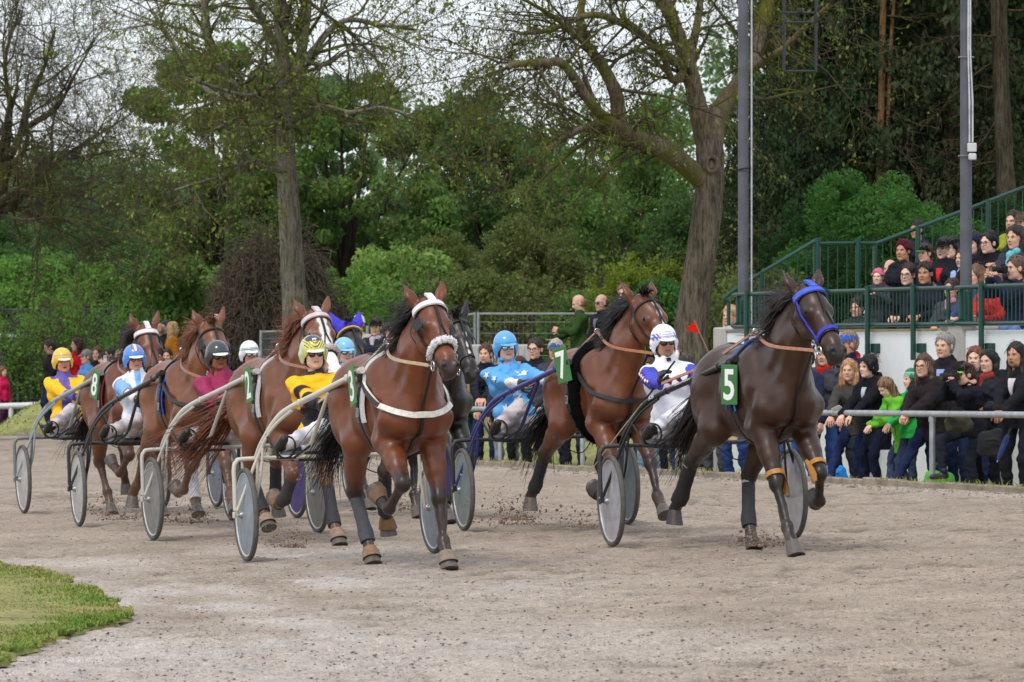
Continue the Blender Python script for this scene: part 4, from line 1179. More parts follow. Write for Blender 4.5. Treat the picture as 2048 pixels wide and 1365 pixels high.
        tpp = np.array([t[0] for t in tp]); nl = 2600 if 'loose' in lab else 500; V, Q = leaf_cloud(rs, tpp[rs.choice(len(tpp), nl)], np.full(nl, .18), nl * 2, .065, 1); link('leaves', new_mesh('leaves', V, Q, False), gr['fresh' if 'loose' in lab else 'olive'], root)
build_background()
# ------------------------------------------------------------------ horses

def place(o, x, y, z, rz, tilt=True):
    M = Matrix.Rotation(rz, 4, 'Z')
    if tilt: M = Matrix.Rotation(-math.atan(SLOPE), 4, 'Y') @ M
    o.location = (x, y, z)
    o.rotation_euler = M.to_euler()

def strap(mb, P, N, w, t=.006, closed=False, col=None):
    P = np.asarray(P, float); N = np.asarray(N, float); m = len(P)
    if closed: T = np.roll(P, -1, 0) - np.roll(P, 1, 0)
    else:
        T = np.empty_like(P); T[1:-1] = P[2:] - P[:-2]; T[0] = P[1] - P[0]; T[-1] = P[-1] - P[-2]
    T /= np.maximum(np.linalg.norm(T, axis=1, keepdims=True), 1e-9)
    B = np.cross(T, N); B /= np.maximum(np.linalg.norm(B, axis=1, keepdims=True), 1e-9)
    N = np.cross(B, T)
    w = np.broadcast_to(np.asarray(w, float), (m,))[:, None]
    V = np.stack([P - B * w / 2 - N * t * .4, P + B * w / 2 - N * t * .4, P + B * w / 2 * .92 + N * t, P - B * w / 2 * .92 + N * t], 1).reshape(-1, 3)
    k = m if closed else m - 1
    i = np.arange(k)[:, None]; j = np.arange(4)[None, :]
    i2 = (i + 1) % m; j2 = (j + 1) % 4
    Q = np.stack([i * 4 + j, i * 4 + j2, i2 * 4 + j2, i2 * 4 + j], -1).reshape(-1, 4)
    fs = [Q]
    if not closed: fs += [np.array([[3, 2, 1, 0]]), np.array([[0, 1, 2, 3]]) + (m - 1) * 4]
    mb.add(V, fs, col)

def resample(P, n):
    P = np.asarray(P, float); d = np.r_[0, np.cumsum(np.linalg.norm(np.diff(P, axis=0), axis=1))]
    t = np.linspace(0, d[-1], n)
    return np.stack([np.interp(t, d, P[:, i]) for i in range(3)], -1)

def hair_strands(mb, roots, dirs, bend, length, rs, r0=.007, n=3, segs=6, curl=.04):
    """tapered curved locks: start along dirs, swing towards bend"""
    for p, d in zip(roots, dirs):
        L = length * rs.uniform(.55, 1.15)
        b = bend + rs.normal(size=3) * .22
        pts = [np.array(p)]; dd = nrm(d + rs.normal(size=3) * .18)
        w = rs.normal(size=3) * curl
        for s in range(segs):
            t = (s + 1) / segs
            dd = nrm(dd * (1 - .42 * t) + nrm(b) * .55 * t + w * math.sin(t * 5 + p[0] * 9))
            pts.append(pts[-1] + dd * L / segs)
        rr = r0 * rs.uniform(.6, 1.3)
        mb.tube(pts, np.linspace(rr, rr * .15, segs + 1), n, cap=False)

def coat_mat():
    if 'horse_coat' in _mats: return _mats['horse_coat']
    m = mat('horse_coat', rough=.44, noise=.14, nscale=4, attr=True, bump=.16, bscale=170, spec=.35, coat=.30, stretch=(1, 1, .6), detail=6)
    m.node_tree.nodes['Principled BSDF'].inputs['Coat Roughness'].default_value = .28
    return noise_chain(m, (11, 45, 170), (.10, .10, .16))

# legs: joint chains in the horse's own frame (x forward, y left, z up, origin on the ground under its middle)
def leg_pose(kind, s):
    """s=+1 left, -1 right"""
    T = dict(
        fore_fold=[(.50, .16, .96), (.86, .17, .63), (.66, .22, .455), (.545, .25, .52), (.48, .27, .58)],
        fore_fold2=[(.50, .16, .96), (.83, .17, .60), (.70, .21, .39), (.585, .23, .36), (.50, .24, .40)],
        fore_stance=[(.52, .16, .96), (.68, .155, .52), (.77, .15, .21), (.845, .15, .105), (.89, .15, .0)],
        fore_reach=[(.54, .16, .98), (.83, .16, .60), (.99, .15, .34), (1.09, .15, .25), (1.16, .15, .17)],
        fore_land=[(.54, .16, .97), (.76, .15, .53), (.92, .14, .215), (1.005, .14, .11), (1.06, .14, .0)],
        fore_back=[(.46, .16, .94), (.42, .16, .52), (.30, .155, .22), (.33, .155, .10), (.38, .155, .0)],
        hind_stance=[(-.50, .15, 1.22), (-.24, .19, .93), (-.52, .13, .55), (-.42, .08, .23), (-.355, .07, .105), (-.30, .07, .0)],
        hind_swing=[(-.50, .15, 1.22), (-.34, .21, .93), (-.84, .21, .68), (-1.00, .25, .40), (-1.06, .28, .30), (-1.07, .29, .19)],
        hind_fwd=[(-.50, .15, 1.22), (-.16, .20, .93), (-.42, .15, .58), (-.22, .12, .30), (-.14, .11, .21), (-.08, .11, .12)])[kind]
    return [A(x, y * s, z) for x, y, z in T]

def build_horse(label, loc, rz, coat, points, pose, group='horses in the race', blaze=None, mane_c=(30, 24, 22), mane_side=-1,
                neck=.0, head_pitch=0.0, head_yaw=0.0, pad=(225, 225, 230), pad_edge=None, strap_c=(24, 24, 26), nose_fleece=False, brow_pad=None,
                breast=None, bonnet=None, boots={}, rein_c=(150, 100, 70), rein_to=None, rumpdark=None, h=.013, fur_saddle=None, blinds=True,
                noseband_c=None, tail_bend=(-.6, -.2, -1), tail_len=.8, mane_len=.34, muzzle_c=None, nose_white=False, scale=1.0, mane_n=300, cheek_c=None, socks=()):
    rs = np.random.RandomState(abs(hash(label)) % 9999 if False else sum(map(ord, label)))
    root = empty('horse', label=label, cat='horse', group=group)
    place(root, *loc, rz)
    root.scale = (scale,) * 3
    # ---- skeleton frames of neck and head
    poll = A(1.04 + .06 * neck, 0.0, 1.93 + .1 * neck)
    poll[1] = math.sin(head_yaw) * .25
    pit = R(47) + head_pitch                               # face direction below the horizontal
    hx = A(math.cos(pit) * math.cos(head_yaw), math.cos(pit) * math.sin(head_yaw), -math.sin(pit))
    hy = A(-math.sin(head_yaw), math.cos(head_yaw), 0)
    hn = nrm(np.cross(hx, hy))
    if hn[0] < 0: hn = -hn
    HS = 1.16
    H = lambda s, t, n: poll + (hx * s + hy * t + hn * n) * HS
    Y = A(0, 1, 0)
    thin = (Y, .62)
    pr = []
    # trunk
    pr += [ell((-.08, 0, 1.19), (.62, .275, .345), k=.06),
           ell((.30, 0, 1.20), (.38, .27, .385), k=.08),
           ell((-.46, 0, 1.245), (.36, .275, .30), k=.08),
           cap((-.48, .10, 1.36), (-.68, .09, 1.24), .17, .14, k=.06), cap((-.48, -.10, 1.36), (-.68, -.09, 1.24), .17, .14, k=.06),
           cap((.42, 0, 1.46), (.10, 0, 1.44), .115, .10, k=.12),
           cap((.1, 0, 1.43), (-.5, 0, 1.44), .10, .12, k=.10)]
    for s in (1, -1):
        pr += [cap((.36, .14 * s, 1.42), (.63, .165 * s, 1.10), .13, .115, k=.07),           # shoulder blade
               cap((.63, .165 * s, 1.10), (.48, .17 * s, .97), .115, .12, k=.05),            # upper arm
               ell((.68, .10 * s, 1.10), (.15, .105, .15), k=.045),                          # breast muscle
               ell((-.56, .17 * s, 1.16), (.22, .115, .28), k=.06)]                          # thigh
    # neck
    pb = H(-.02, 0, -.07)
    m1 = A(.70, poll[1] * .25, 1.64 + .05 * neck)
    pr += [cap((.42, 0, 1.40), m1, .17, .135, (Y, .70), k=.09), cap(m1, pb, .135, .085, (Y, .75), k=.06),
           cap((.62, 0, 1.20), (.80, poll[1] * .3, 1.50), .22, .145, (Y, .80), k=.09), cap((.80, poll[1] * .3, 1.50), H(.10, 0, -.13), .145, .085, (Y, .78), k=.06),
           cap((.50, 0, 1.34), (.75, poll[1] * .28, 1.58), .20, .14, (Y, .74), k=.08)]
    nb = len(pr)
    # head
    head = [cap(H(.02, 0, -.04), H(.17, 0, -.03), .085, .095, k=.05),
            cap(H(.10, 0, .0), H(.46, 0, .0), .078, .05, (hy, .95), k=.05),
            ell(H(.20, .062, .012), A(.045, .034, .04), k=.03), ell(H(.20, -.062, .012), A(.045, .034, .04), k=.03),
            cap(H(.13, .04, -.12), H(.24, .035, -.125), .072, .06, k=.05), cap(H(.13, -.04, -.12), H(.24, -.035, -.125), .072, .06, k=.05),
            cap(H(.26, 0, -.09), H(.50, 0, -.06), .06, .042, k=.05),
            cap(H(.46, 0, -.012), H(.555, 0, -.03), .054, .05, (hn, 1.1), k=.04),
            ell(H(.54, .038, .008), A(.034, .026, .034), k=.02), ell(H(.54, -.038, .008), A(.034, .026, .034), k=.02),
            cap(H(.53, .015, -.085), H(.555, -.015, -.08), .028, .028, k=.025)]
    ears = []
    for s in (1, -1):
        e0 = H(-.005, .060 * s, -.035); e1 = H(-.075, .098 * s, .0); e2 = H(-.165, .132 * s, .022)
        ears += [cap(e0, e1, .036, .037, (nrm(hn + hx * .15), .62), k=.02), cap(e1, e2, .037, .006, (nrm(hn), .5), k=.015)]
    def grow_(p): return (p[0], p[1], p[2] * (HS if p[0] == 'e' else 1), None if p[3] is None else (p[3] * HS if p[0] == 'c' else p[3]), None if p[4] is None else p[4] * HS, p[5], p[6])
    head = [grow_(p) for p in head]; ears = [grow_(p) for p in ears]
    pr += head + ears
    subs = [ell(H(.565, .044, .026), A(.017, .013, .017), k=.01), ell(H(.565, -.044, .026), A(.017, .013, .017), k=.01),
            cap(H(.585, .04, -.052), H(.50, .055, -.062), .005, .004, k=.008), cap(H(.585, -.04, -.052), H(.50, -.055, -.062), .005, .004, k=.008)]
    for s in (1, -1):
        subs.append(cap(H(-.02, .072 * s, .012), H(-.115, .112 * s, .045), .021, .012, k=.012))
    for s in (1, -1):
        subs += [cap((.30, .33 * s, 1.36), (.36, .31 * s, 1.02), .035, .035, k=.09), ell((-.22, .33 * s, 1.20), (.10, .09, .16), k=.10), cap((.60, .30 * s, 1.20), (.52, .30 * s, 1.02), .04, .03, k=.08),
                 cap((-.70, .06 * s, 1.30), (-.74, .06 * s, 1.0), .012, .012, k=.05), cap((.70, .17 * s, 1.36), (1.0, .13 * s, 1.66), .028, .02, k=.07)]
    subs.append(cap((.90, 0, 1.20), (.86, 0, 1.0), .03, .03, k=.07))
    # legs
    legs = {}
    hoofs = []
    for nm, s, isf in (('LF', 1, 1), ('RF', -1, 1), ('LH', 1, 0), ('RH', -1, 0)):
        spec = pose[nm]
        J = leg_pose(spec, s) if isinstance(spec, str) else [A(*p) for p in spec]
        legs[nm] = J
        if isf:
            e, kn, ft, co, to = J
            pr += [cap(e, e + (kn - e) * .55, .105, .074, k=.045), cap(e + (kn - e) * .45, kn, .078, .052, k=.03),
                   ell(kn, (.056, .052, .066), k=.03), cap(kn, kn + (ft - kn) * .9, .046, .036, (Y, .85), k=.025), ell(ft, (.05, .046, .05), k=.025), cap(ft, co, .041, .046, k=.02)]
        else:
            hp, st, hk, ft, co, to = J
            pr += [cap(hp, st, .19, .125, (Y, .78), k=.06), cap(st, st + (hk - st) * .55, .13, .082, (Y, .85), k=.05), cap(st + (hk - st) * .45, hk, .088, .054, k=.035),
                   cap(hk, hk + nrm(hk - st) * .03 + A(-.035, 0, .045), .05, .03, k=.03), ell(hk, (.062, .05, .065), k=.03),
                   cap(hk, hk + (ft - hk) * .9, .05, .038, (Y, .85), k=.025), ell(ft, (.052, .047, .052), k=.025), cap(ft, co, .042, .047, k=.02)]
        hoofs.append((nm, co, to, J[-3]))
    V, Q = sdf_mesh(pr, h, .04, subs, [(.0045, 3.2, 5), (.0022, 8, 9)])
    # coat colours
    n_ = np.sin(V[:, 0] * 7 + V[:, 2] * 5) * .5 + np.sin(V[:, 0] * 13 - V[:, 1] * 17 + 2) * .3
    C = np.tile(np.array(lin(*coat)), (len(V), 1)) * (1 + .06 * n_[:, None])
    pc = np.array(lin(*points))
    def paint(w, c): C[:] = C * (1 - w[:, None]) + np.asarray(c) * w[:, None]
    for nm, J in legs.items():
        k = 1 if nm[1] == 'F' else 2
        kn, ft, co = J[k], J[k + 1], J[k + 2]
        d1, t1 = segd(V, kn, ft); d2, _ = segd(V, ft, co)
        up = J[k - 1]
        d0, t0 = segd(V, up, kn)
        w = np.clip((.11 - np.minimum(d1, d2)) / .04, 0, 1)
        w0 = np.clip((t0 - .55) / .4, 0, 1) * np.clip((.12 - d0) / .04, 0, 1)
        paint(np.maximum(w * .95, w0 * .85), pc)
        if nm in socks:
            paint(np.clip((.10 - d2) / .03, 0, 1), lin(215, 205, 195))
    # sand stuck to the lower legs and belly
    du = np.clip((.46 - V[:, 2]) / .4, 0, 1) * np.clip(fbm(V[:, 0] * 3 + V[:, 1] * 7, V[:, 2] * 2, .25, 3) * 2 - .7, 0, 1)
    paint(du * .55, lin(132, 114, 100))
    pts_hd = V - poll
    s_ = pts_hd @ hx / HS; t_ = pts_hd @ hy / HS; q_ = pts_hd @ hn / HS
    isH = (s_ > -.25) & (np.abs(t_) < .16) & (q_ > -.24) & (V[:, 0] > .82)
    mz = lin(*(muzzle_c or (38, 30, 30)))
    wz = np.clip((s_ - .475) / .06, 0, 1) * isH
    paint(wz * .9, mz)
    for s in (1, -1):
        d = np.linalg.norm(V - H(.20, .08 * s, .01), axis=1)
        paint(np.clip((.058 - d) / .03, 0, 1) * .85, mz)
        d = np.linalg.norm(V - H(.565, .044 * s, .026), axis=1)
        paint(np.clip((.024 - d) / .01, 0, 1), (.004, .003, .003))
    wear = np.clip((-.10 - s_) / .08, 0, 1) * isH
    paint(wear * .6, pc)
    if blaze:
        s0, s1, w0, w1 = blaze
        f = np.clip((s_ - s0) / (s1 - s0), 0, 1)
        ww = w0 + (w1 - w0) * f + .006 * np.sin(s_ * 70)
        m = np.clip((ww - np.abs(t_ - .006)) / .006, 0, 1) * (s_ > s0) * (s_ < s1) * (q_ > .0) * isH
        paint(m, lin(235, 230, 226))
    if rumpdark is not None:
        paint(np.clip((.12 - V[:, 0]) / .3, 0, 1) * np.clip((V[:, 2] - 1.2) / .3, 0, 1) * .5, lin(*rumpdark))
    coatm = coat_mat() if True else mat('horse_coat', rough=.46, noise=.18, nscale=5, attr=True, bump=.12, bscale=200, sheen=.0, spec=.32, stretch=(1, 1, .6), detail=6)
    body = link('body', new_mesh('body', V, Q, True, C), coatm, root)
    # eyes
    em = mat('horse_eye', lin(10, 7, 6), rough=.14, noise=0, spec=.35)
    for s in (1, -1):
        b = MB(); c = H(.20, .082 * s, .012)
        a = np.linspace(-1, 1, 7) * math.pi / 2
        b.lathe(np.stack([np.cos(a) * .024, np.sin(a) * .024], -1) + [1e-4, 0], c, 'z', 10)
        b.build('eye', em, root)
    # hooves (with bell boots when worn)
    hm = cmat('leather', (92, 86, 80)); hd = cmat('leather', (62, 58, 56))
    for nm, co, to, ft in hoofs:
        d = nrm(to - co); fwd = nrm(A(1, 0, 0) - d * d[0]) if abs(d[0]) < .95 else nrm(A(0, 0, 1) - d * d[2])
        side = np.cross(d, fwd)
        b = MB(); a = np.arange(14) * 2 * math.pi / 14
        rings = []
        L = np.linalg.norm(to - co) + .004
        for t, r, fo in ((.0, .046, .0), (.16, .052, 0), (1.0, .068, .030)):
            rings.append(co + d * L * t + fwd * fo * .6 + np.cos(a)[:, None] * fwd * r * 1.08 + np.sin(a)[:, None] * side * r)
        Vh = np.concatenate(rings); i = np.arange(14); j = (i + 1) % 14
        b.add(Vh, [np.concatenate([np.stack([i + k * 14, j + k * 14, j + k * 14 + 14, i + k * 14 + 14], -1) for k in (0, 1)]), (np.arange(14) + 28)[::-1][None]])
        b.build('hoof', hm if boots.get(nm, {}).get('hoof') != 'dark' else hd, root)
        bt = boots.get(nm, {})
        if 'bell' in bt:
            b = MB(); rings = []
            for t, r, fo in ((-.22, .05, 0), (-.12, .055, 0), (.05, .061, .004), (.40, .070, .012), (.55, .073, .015), (.55, .065, .015)):
                rings.append(co + d * L * t + fwd * fo + np.cos(a)[:, None] * fwd * r * 1.08 + np.sin(a)[:, None] * side * r)
            Vh = np.concatenate(rings)
            b.add(Vh, [np.concatenate([np.stack([i + k * 14, j + k * 14, j + k * 14 + 14, i + k * 14 + 14], -1) for k in range(5)])])
            b.build('bell_boot', cmat('rubber', bt['bell']), root)
        if 'wrap' in bt:
            J = legs[nm]; kn = J[1] if nm[1] == 'F' else J[2]
            t0, t1 = bt.get('span', (.15, .98))
            pts = [kn + (ft - kn) * t for t in np.linspace(t0, t1, 7)] + [ft + (co - ft) * .45]
            b = MB(); b.tube(pts, np.array([.050, .053, .051, .053, .051, .055, .062, .058]) * bt.get('fat', 1.0), 12)
            b.build('leg_boot', cmat('rubber', bt['wrap']), root)
            if 'cuff' in bt:
                b = MB(); p = pts[0]; dd = nrm(pts[1] - pts[0]); b.tube([p - dd * .022, p + dd * .006], [.055, .055], 12); b.build('boot_cuff', cmat('fleece', bt['cuff']), root)
        if 'knee' in bt:
            kn = legs[nm][1]; e = legs[nm][0]; dd = nrm(e - kn); fw = nrm(A(1, 0, 0) - dd * dd[0]); sd = np.cross(dd, fw)
            b = MB(); p = kn + dd * .075
            ang = np.linspace(0, 2 * math.pi, 20, endpoint=False)
            P = p + np.cos(ang)[:, None] * fw * .068 + np.sin(ang)[:, None] * sd * .064
            strap(b, P, np.cos(ang)[:, None] * fw + np.sin(ang)[:, None] * sd, .04, .006, True)
            # the leather shield on the inner side of the knee
            inn = -1 if nm[0] == 'L' else 1
            ctr = kn + sd * 0
            yy = A(0, 1, 0) * inn; yy = nrm(yy - dd * (yy @ dd)); ff = np.cross(dd, yy)
            hgt = [.13, .09, .05, 0, -.05, -.09]; wd = [.012, .026, .034, .05, .052, .022]
            Vk = []; 
            for hh, w in zip(hgt, wd):
                for u in (-1, -.5, 0, .5, 1): Vk.append(ctr + dd * hh + ff * (w * u) + yy * (.076 - .018 * u * u))
            Vk = np.array(Vk); Vb = Vk + yy * .007
            g = np.array([[r * 5 + c, r * 5 + c + 1, r * 5 + c + 6, r * 5 + c + 5] for r in range(5) for c in range(4)])
            b.add(np.concatenate([Vk, Vb]), [g, g[:, ::-1] + 30]); b.build('knee_boot', cmat('leather', bt['knee']), root)
    # ---- mane, forelock, tail
    hairm = cmat('hair', mane_c, stretch=(1, 1, 1))
    b = MB(); crest = resample(catmull([H(-.03, 0, -.09), pb + (m1 - pb) * .3 + A(-.05, 0, .085), m1 + A(-.07, 0, .14), (.52, 0, 1.60), (.36, 0, 1.57)], 6), 60)
    roots, dirs = [], []
    for i in range(mane_n):
        p = crest[rs.randint(0, 56)] + rs.normal(size=3) * A(.012, .018, .012)
        roots.append(p); dirs.append(A(-.55, .5 * mane_side, .5))
    hair_strands(b, roots[:mane_n // 3], dirs[:mane_n // 3], A(-.8, .5 * mane_side, -.3), mane_len * .85, rs, .0055, segs=7, curl=.09)
    for i in range(mane_n):
        p = crest[rs.randint(0, 56)] + rs.normal(size=3) * A(.01, .015, .01)
        hair_strands(b, [p], [A(-.3, .7 * mane_side, .25)], A(-.5, .3 * mane_side, -1.0), mane_len * .62, rs, .008, segs=6)
    b.build('mane', hairm, root)
    b = MB()
    if not brow_pad: hair_strands(b, [H(-.02 + rs.uniform(-.03, .03), rs.uniform(-.03, .03), .03) for _ in range(40)], [hn * .6 - hx * .3] * 40, hx + A(0, .5 * mane_side, 0), .16, rs, .007); b.build('forelock', hairm, root)
    b = MB(); tb = nrm(tail_bend); dock = A(-.80, 0, 1.30)
    b.tube(catmull([dock + A(.08, 0, .0), dock + A(-.06, 0, .01), dock + A(-.12, 0, -.08) + tb * .05, dock + tb * .35], 5), np.linspace(.045, .02, 16), 8)
    hair_strands(b, [dock + A(-.06, 0, 0) + tb * rs.uniform(0, .3) + rs.normal(size=3) * .02 for _ in range(260)], [A(-.7, 0, -.1) + tb * .5] * 260, tb, tail_len, rs, .0065, segs=8)
    b.build('tail', hairm, root)
    # ---- harness
    lm = cmat('leather', strap_c); steel = cmat('metal', (190, 190, 190))
    K = .04
    def wrap_ring(c, ax, e1, e2, n, off, rad, a0=0, a1=2 * math.pi, prims=None):
        ang = np.linspace(a0, a1, n, endpoint=abs(a1 - a0) < 6.28)
        P = c + np.cos(ang)[:, None] * e1 * rad + np.sin(ang)[:, None] * e2 * rad
        ax = nrm(ax)
        for _ in range(9):
            P2, g = project(prims or pr, P, off, K, 1)
            P = P2 - ((P2 - c) @ ax)[:, None] * ax
        return P, g
    trunk = pr[:nb]
    sx = .22
    gx = A(sx, 0, 1.2)
    if fur_saddle:
        P, g = wrap_ring(gx + A(.02, 0, 0), A(1, 0, .0), A(0, 1, 0), A(0, 0, 1), 44, .02, .5)
        b = MB(); b.tube(P, .05 + .02 * np.abs(np.sin(np.arange(44) * 1.7)), 10, closed=True)
        for i in range(1500):
            q = P[rs.randint(44)]; dd = nrm(rs.normal(size=3)); b.tube([q + dd * .045, q + dd * .075 + A(0, 0, -.02)], [.008, .001], 3, cap=False)
        b.build('saddle_pad', cmat('fleece', fur_saddle), root)
    else:
        P, g = wrap_ring(gx, A(1, 0, 0), A(0, 1, 0), A(0, 0, 1), 40, .008, .5, -.35, math.pi + .35)
        b = MB(); strap(b, P, g, .15, .018); b.build('saddle_pad', cmat('fleece', pad), root)
        if pad_edge:
            b = MB()
            for dx in (-.078, .078): b.tube(P + g * .014 + A(dx, 0, 0), .008, 6)
            b.build('pad_piping', cmat('cloth', pad_edge), root)
    P, g = wrap_ring(gx, A(1, 0, 0), A(0, 1, 0), A(0, 0, 1), 48, .028 if not fur_saddle else .075, .5)
    b = MB(); strap(b, P, g, .055, .008, True)
    for s in (1, -1):
        q = P[np.argmin(np.abs(P[:, 2] - 1.42) + (np.sign(P[:, 1]) != s) * 9)]
        b.box(q + A(0, .015 * s, 0), (.07, .03, .09), bev=.01); b.box(q + A(.0, .02 * s, -.12), (.05, .02, .10), bev=.006)
    b.build('girth', lm, root)
    top = P[np.argmax(P[:, 2])]; P_g = P
    for s in (1, -1):
        b = MB()
        c = top + A(0, .07 * s, .02); a = np.linspace(0, 2 * math.pi, 12, endpoint=False)
        b.tube(np.stack([c[0] + 0 * a, c[1] + .022 * np.cos(a), c[2] + .02 + .022 * np.sin(a)], -1), .004, 5, closed=True)
        b.build('terret', steel, root)
    # crupper strap along the back
    Pc, g = project(pr, resample([(sx, 0, 1.62), (-.2, 0, 1.62), (-.6, 0, 1.55), (-.76, 0, 1.42)], 20), .004, K)
    b = MB(); strap(b, Pc, g, .022, .005); b.build('crupper', lm, root)
    if breast:
        path = catmull([(.30, -.36, 1.36), (.52, -.34, 1.27), (.74, -.22, 1.17), (.90, 0, 1.12), (.74, .22, 1.17), (.52, .34, 1.27), (.30, .36, 1.36)], 8)
        Pb, g = project(pr[:nb], path, .012, K)
        b = MB(); strap(b, Pb, g, breast.get('w', .045), .012)
        b.build('breast_collar', cmat('leather', breast['c']), root)
        if breast.get('ends'):
            b = MB(); strap(b, Pb[:14] + g[:14] * .008, g[:14], .04, .012); b.build('tug', cmat('leather', breast['ends']), root)
            b = MB(); strap(b, Pb[-14:] + g[-14:] * .008, g[-14:], .04, .012); b.build('tug', cmat('leather', breast['ends']), root)
    # running martingale between the forelegs
    Pm, g = project(pr[:nb], resample([(.90, 0, 1.18), (.84, 0, 1.0), (.6, 0, .82), (.3, 0, .8)], 18), .006, K)
    b = MB(); strap(b, Pm, g, .022, .005)
    Pm2 = resample([Pm[0], H(.30, 0, -.19)], 6); strap(b, Pm2, np.tile(A(1, 0, 0), (6, 1)), .02, .004)
    b.build('martingale', lm, root)
    # bridle
    hp = pr[nb:nb + len(head)]
    def hring(s, off=.006, a0=0, a1=2 * math.pi, n=32, tilt=0.0):
        ax = nrm(hx + hn * tilt)
        return wrap_ring(H(s, 0, -.045), ax, hy, np.cross(ax, hy), n, off, .2, a0, a1, hp)
    b = MB()
    P, g = hring(.40); strap(b, P, g, .022, .006, True); nose_ring = P
    P, g = hring(.08, .008, .1, math.pi - .1, 24) if (np.cross(hx, hy) @ hn) > 0 else hring(.08, .008, -math.pi + .1, -.1, 24)
    strap(b, P, g, .02, .006); brow = (P, g)
    ck = {}
    for s in (1, -1):
        path = resample([H(.0, .075 * s, -.05), H(.12, .12 * s, -.06), H(.28, .11 * s, -.07), H(.40, .085 * s, -.06), H(.50, .07 * s, -.055)], 16)
        P, g = project(hp, path, .006, K); strap(b, P, g, .018, .005); ck[s] = P
        path = resample([H(.02, .09 * s, -.06), H(.13, .11 * s, -.15), H(.19, .0, -.24)], 12)
        P, g = project(pr, path, .006, K); strap(b, P, g, .016, .005)
    path = resample([H(-.03, .08, -.03), H(-.05, 0, .02), H(-.03, -.08, -.03)], 12); P, g = project(hp, path, .012, K); strap(b, P, g, .026, .007)
    P, g = project(hp, resample([H(-.02, 0, .08), H(.24, 0, .1)], 12), .007, K); strap(b, P, g, .02, .006)
    for s in (1, -1):
        P, g = project(hp, resample([H(.23, 0, .1), H(.40, .05 * s, .06)], 8), .007, K); strap(b, P, g, .012, .005)
    if blinds:
        for s in (1, -1):
            c = H(.17, .115 * s, -.01)
            b.box(c, (.10, .006, .085), np.stack([hx, nrm(hy + hn * .55 * s), nrm(np.cross(hx, nrm(hy + hn * .55 * s)))], 1), bev=.003)
    b.build('bridle', lm, root)
    if noseband_c:
        P, g = hring(.385, .012, .05, math.pi - .05, 24) if (np.cross(hx, hy) @ hn) > 0 else hring(.385, .012, -math.pi + .05, -.05, 24)
        b = MB(); strap(b, P, g, .03, .007); b.build('noseband', cmat('cloth', noseband_c), root)
    if cheek_c:
        b = MB()
        for s in (1, -1):
            P, g = project(hp, resample([H(.06, .10 * s, -.02), H(.26, .11 * s, -.045), H(.40, .085 * s, -.055)], 14), .012, K); strap(b, P, g, .012, .006)
        b.build('cheek_strap', cmat('cloth', cheek_c), root)
    if nose_fleece:
        P, g = hring(.375, .016, -.25, math.pi + .25, 26) if (np.cross(hx, hy) @ hn) > 0 else hring(.375, .016, -math.pi - .25, .25, 26)
        b = MB(); b.tube(P, .027 + .006 * np.sin(np.arange(26) * 2.1), 9)
        for i in range(500):
            q = P[rs.randint(26)]; dd = nrm(rs.normal(size=3)); b.tube([q + dd * .024, q + dd * .036], [.007, .001], 3, cap=False)
        b.build('nose_fleece', cmat('fleece', nose_fleece), root)
    if brow_pad:
        P, g = hring(.045, .014, .0, math.pi, 26, -.2) if (np.cross(hx, hy) @ hn) > 0 else hring(.045, .014, -math.pi, .0, 26, -.2)
        b = MB(); strap(b, P, g, .055, .009); 
        P2, g2 = project(hp, resample([H(-.06, 0, .03), H(.05, 0, .1)], 8), .014, K); strap(b, P2, g2, .05, .014)
        b.build('brow_pad', cmat('cloth', brow_pad), root)
    if bonnet:
        bp = []
        for p in ears: bp.append(cap(p[1], p[2], p[3] + .012, p[4] + .012, p[5], k=.02))
        bp += [ell(H(.0, 0, -.01), A(.1, .1, .1), k=.04)]
        Vb, Qb = sdf_mesh(bp, .011, .03, clip=[(H(.055, 0, 0), nrm(hx + hn * .3))])
        link('ear_bonnet', new_mesh('ear_bonnet', Vb, Qb), cmat('cloth', bonnet), root)
        b = MB(); P, g = hring(.06, .022, .0, math.pi, 22) if (np.cross(hx, hy) @ hn) > 0 else hring(.06, .022, -math.pi, 0, 22)
        b.tube(P, .009, 6); b.build('bonnet_braid', cmat('cloth', (235, 200, 60)), root)
    # bit rings and reins
    b = MB(); bits = {}
    for s in (1, -1):
        c = H(.475, .078 * s, -.06); bits[s] = c; a = np.linspace(0, 2 * math.pi, 16, endpoint=False)
        b.tube(c + np.cos(a)[:, None] * hx * .034 + np.sin(a)[:, None] * hn * .034, .0055, 6, closed=True)
        b.tube([c, c + A(-.10, .005 * s, .005)], .007, 6)
    b.tube([bits[1], bits[-1]], .006, 6)
    b.build('bit', steel, root)
    for s in (1, -1):
        a = np.linspace(0, 2 * math.pi, 14, endpoint=False)
        c = H(.405, .094 * s, -.06); b = MB(); b.tube(c + np.cos(a)[:, None] * hx * .02 + np.sin(a)[:, None] * hn * .02, .004, 5, closed=True); b.build('ring', steel, root)
        q = P_g[np.argmin(np.abs(P_g[:, 2] - 1.14) + (np.sign(P_g[:, 1]) != s) * 9)] + A(0, .012 * s, 0)
        b = MB(); b.tube([q + A(-.03, 0, -.03), q + A(.03, 0, -.03), q + A(.03, 0, .03), q + A(-.03, 0, .03)], .005, 5, closed=True); b.tube([q + A(0, 0, -.03), q + A(0, 0, .03)], .004, 5); b.build('buckle', steel, root)
    b = MB()
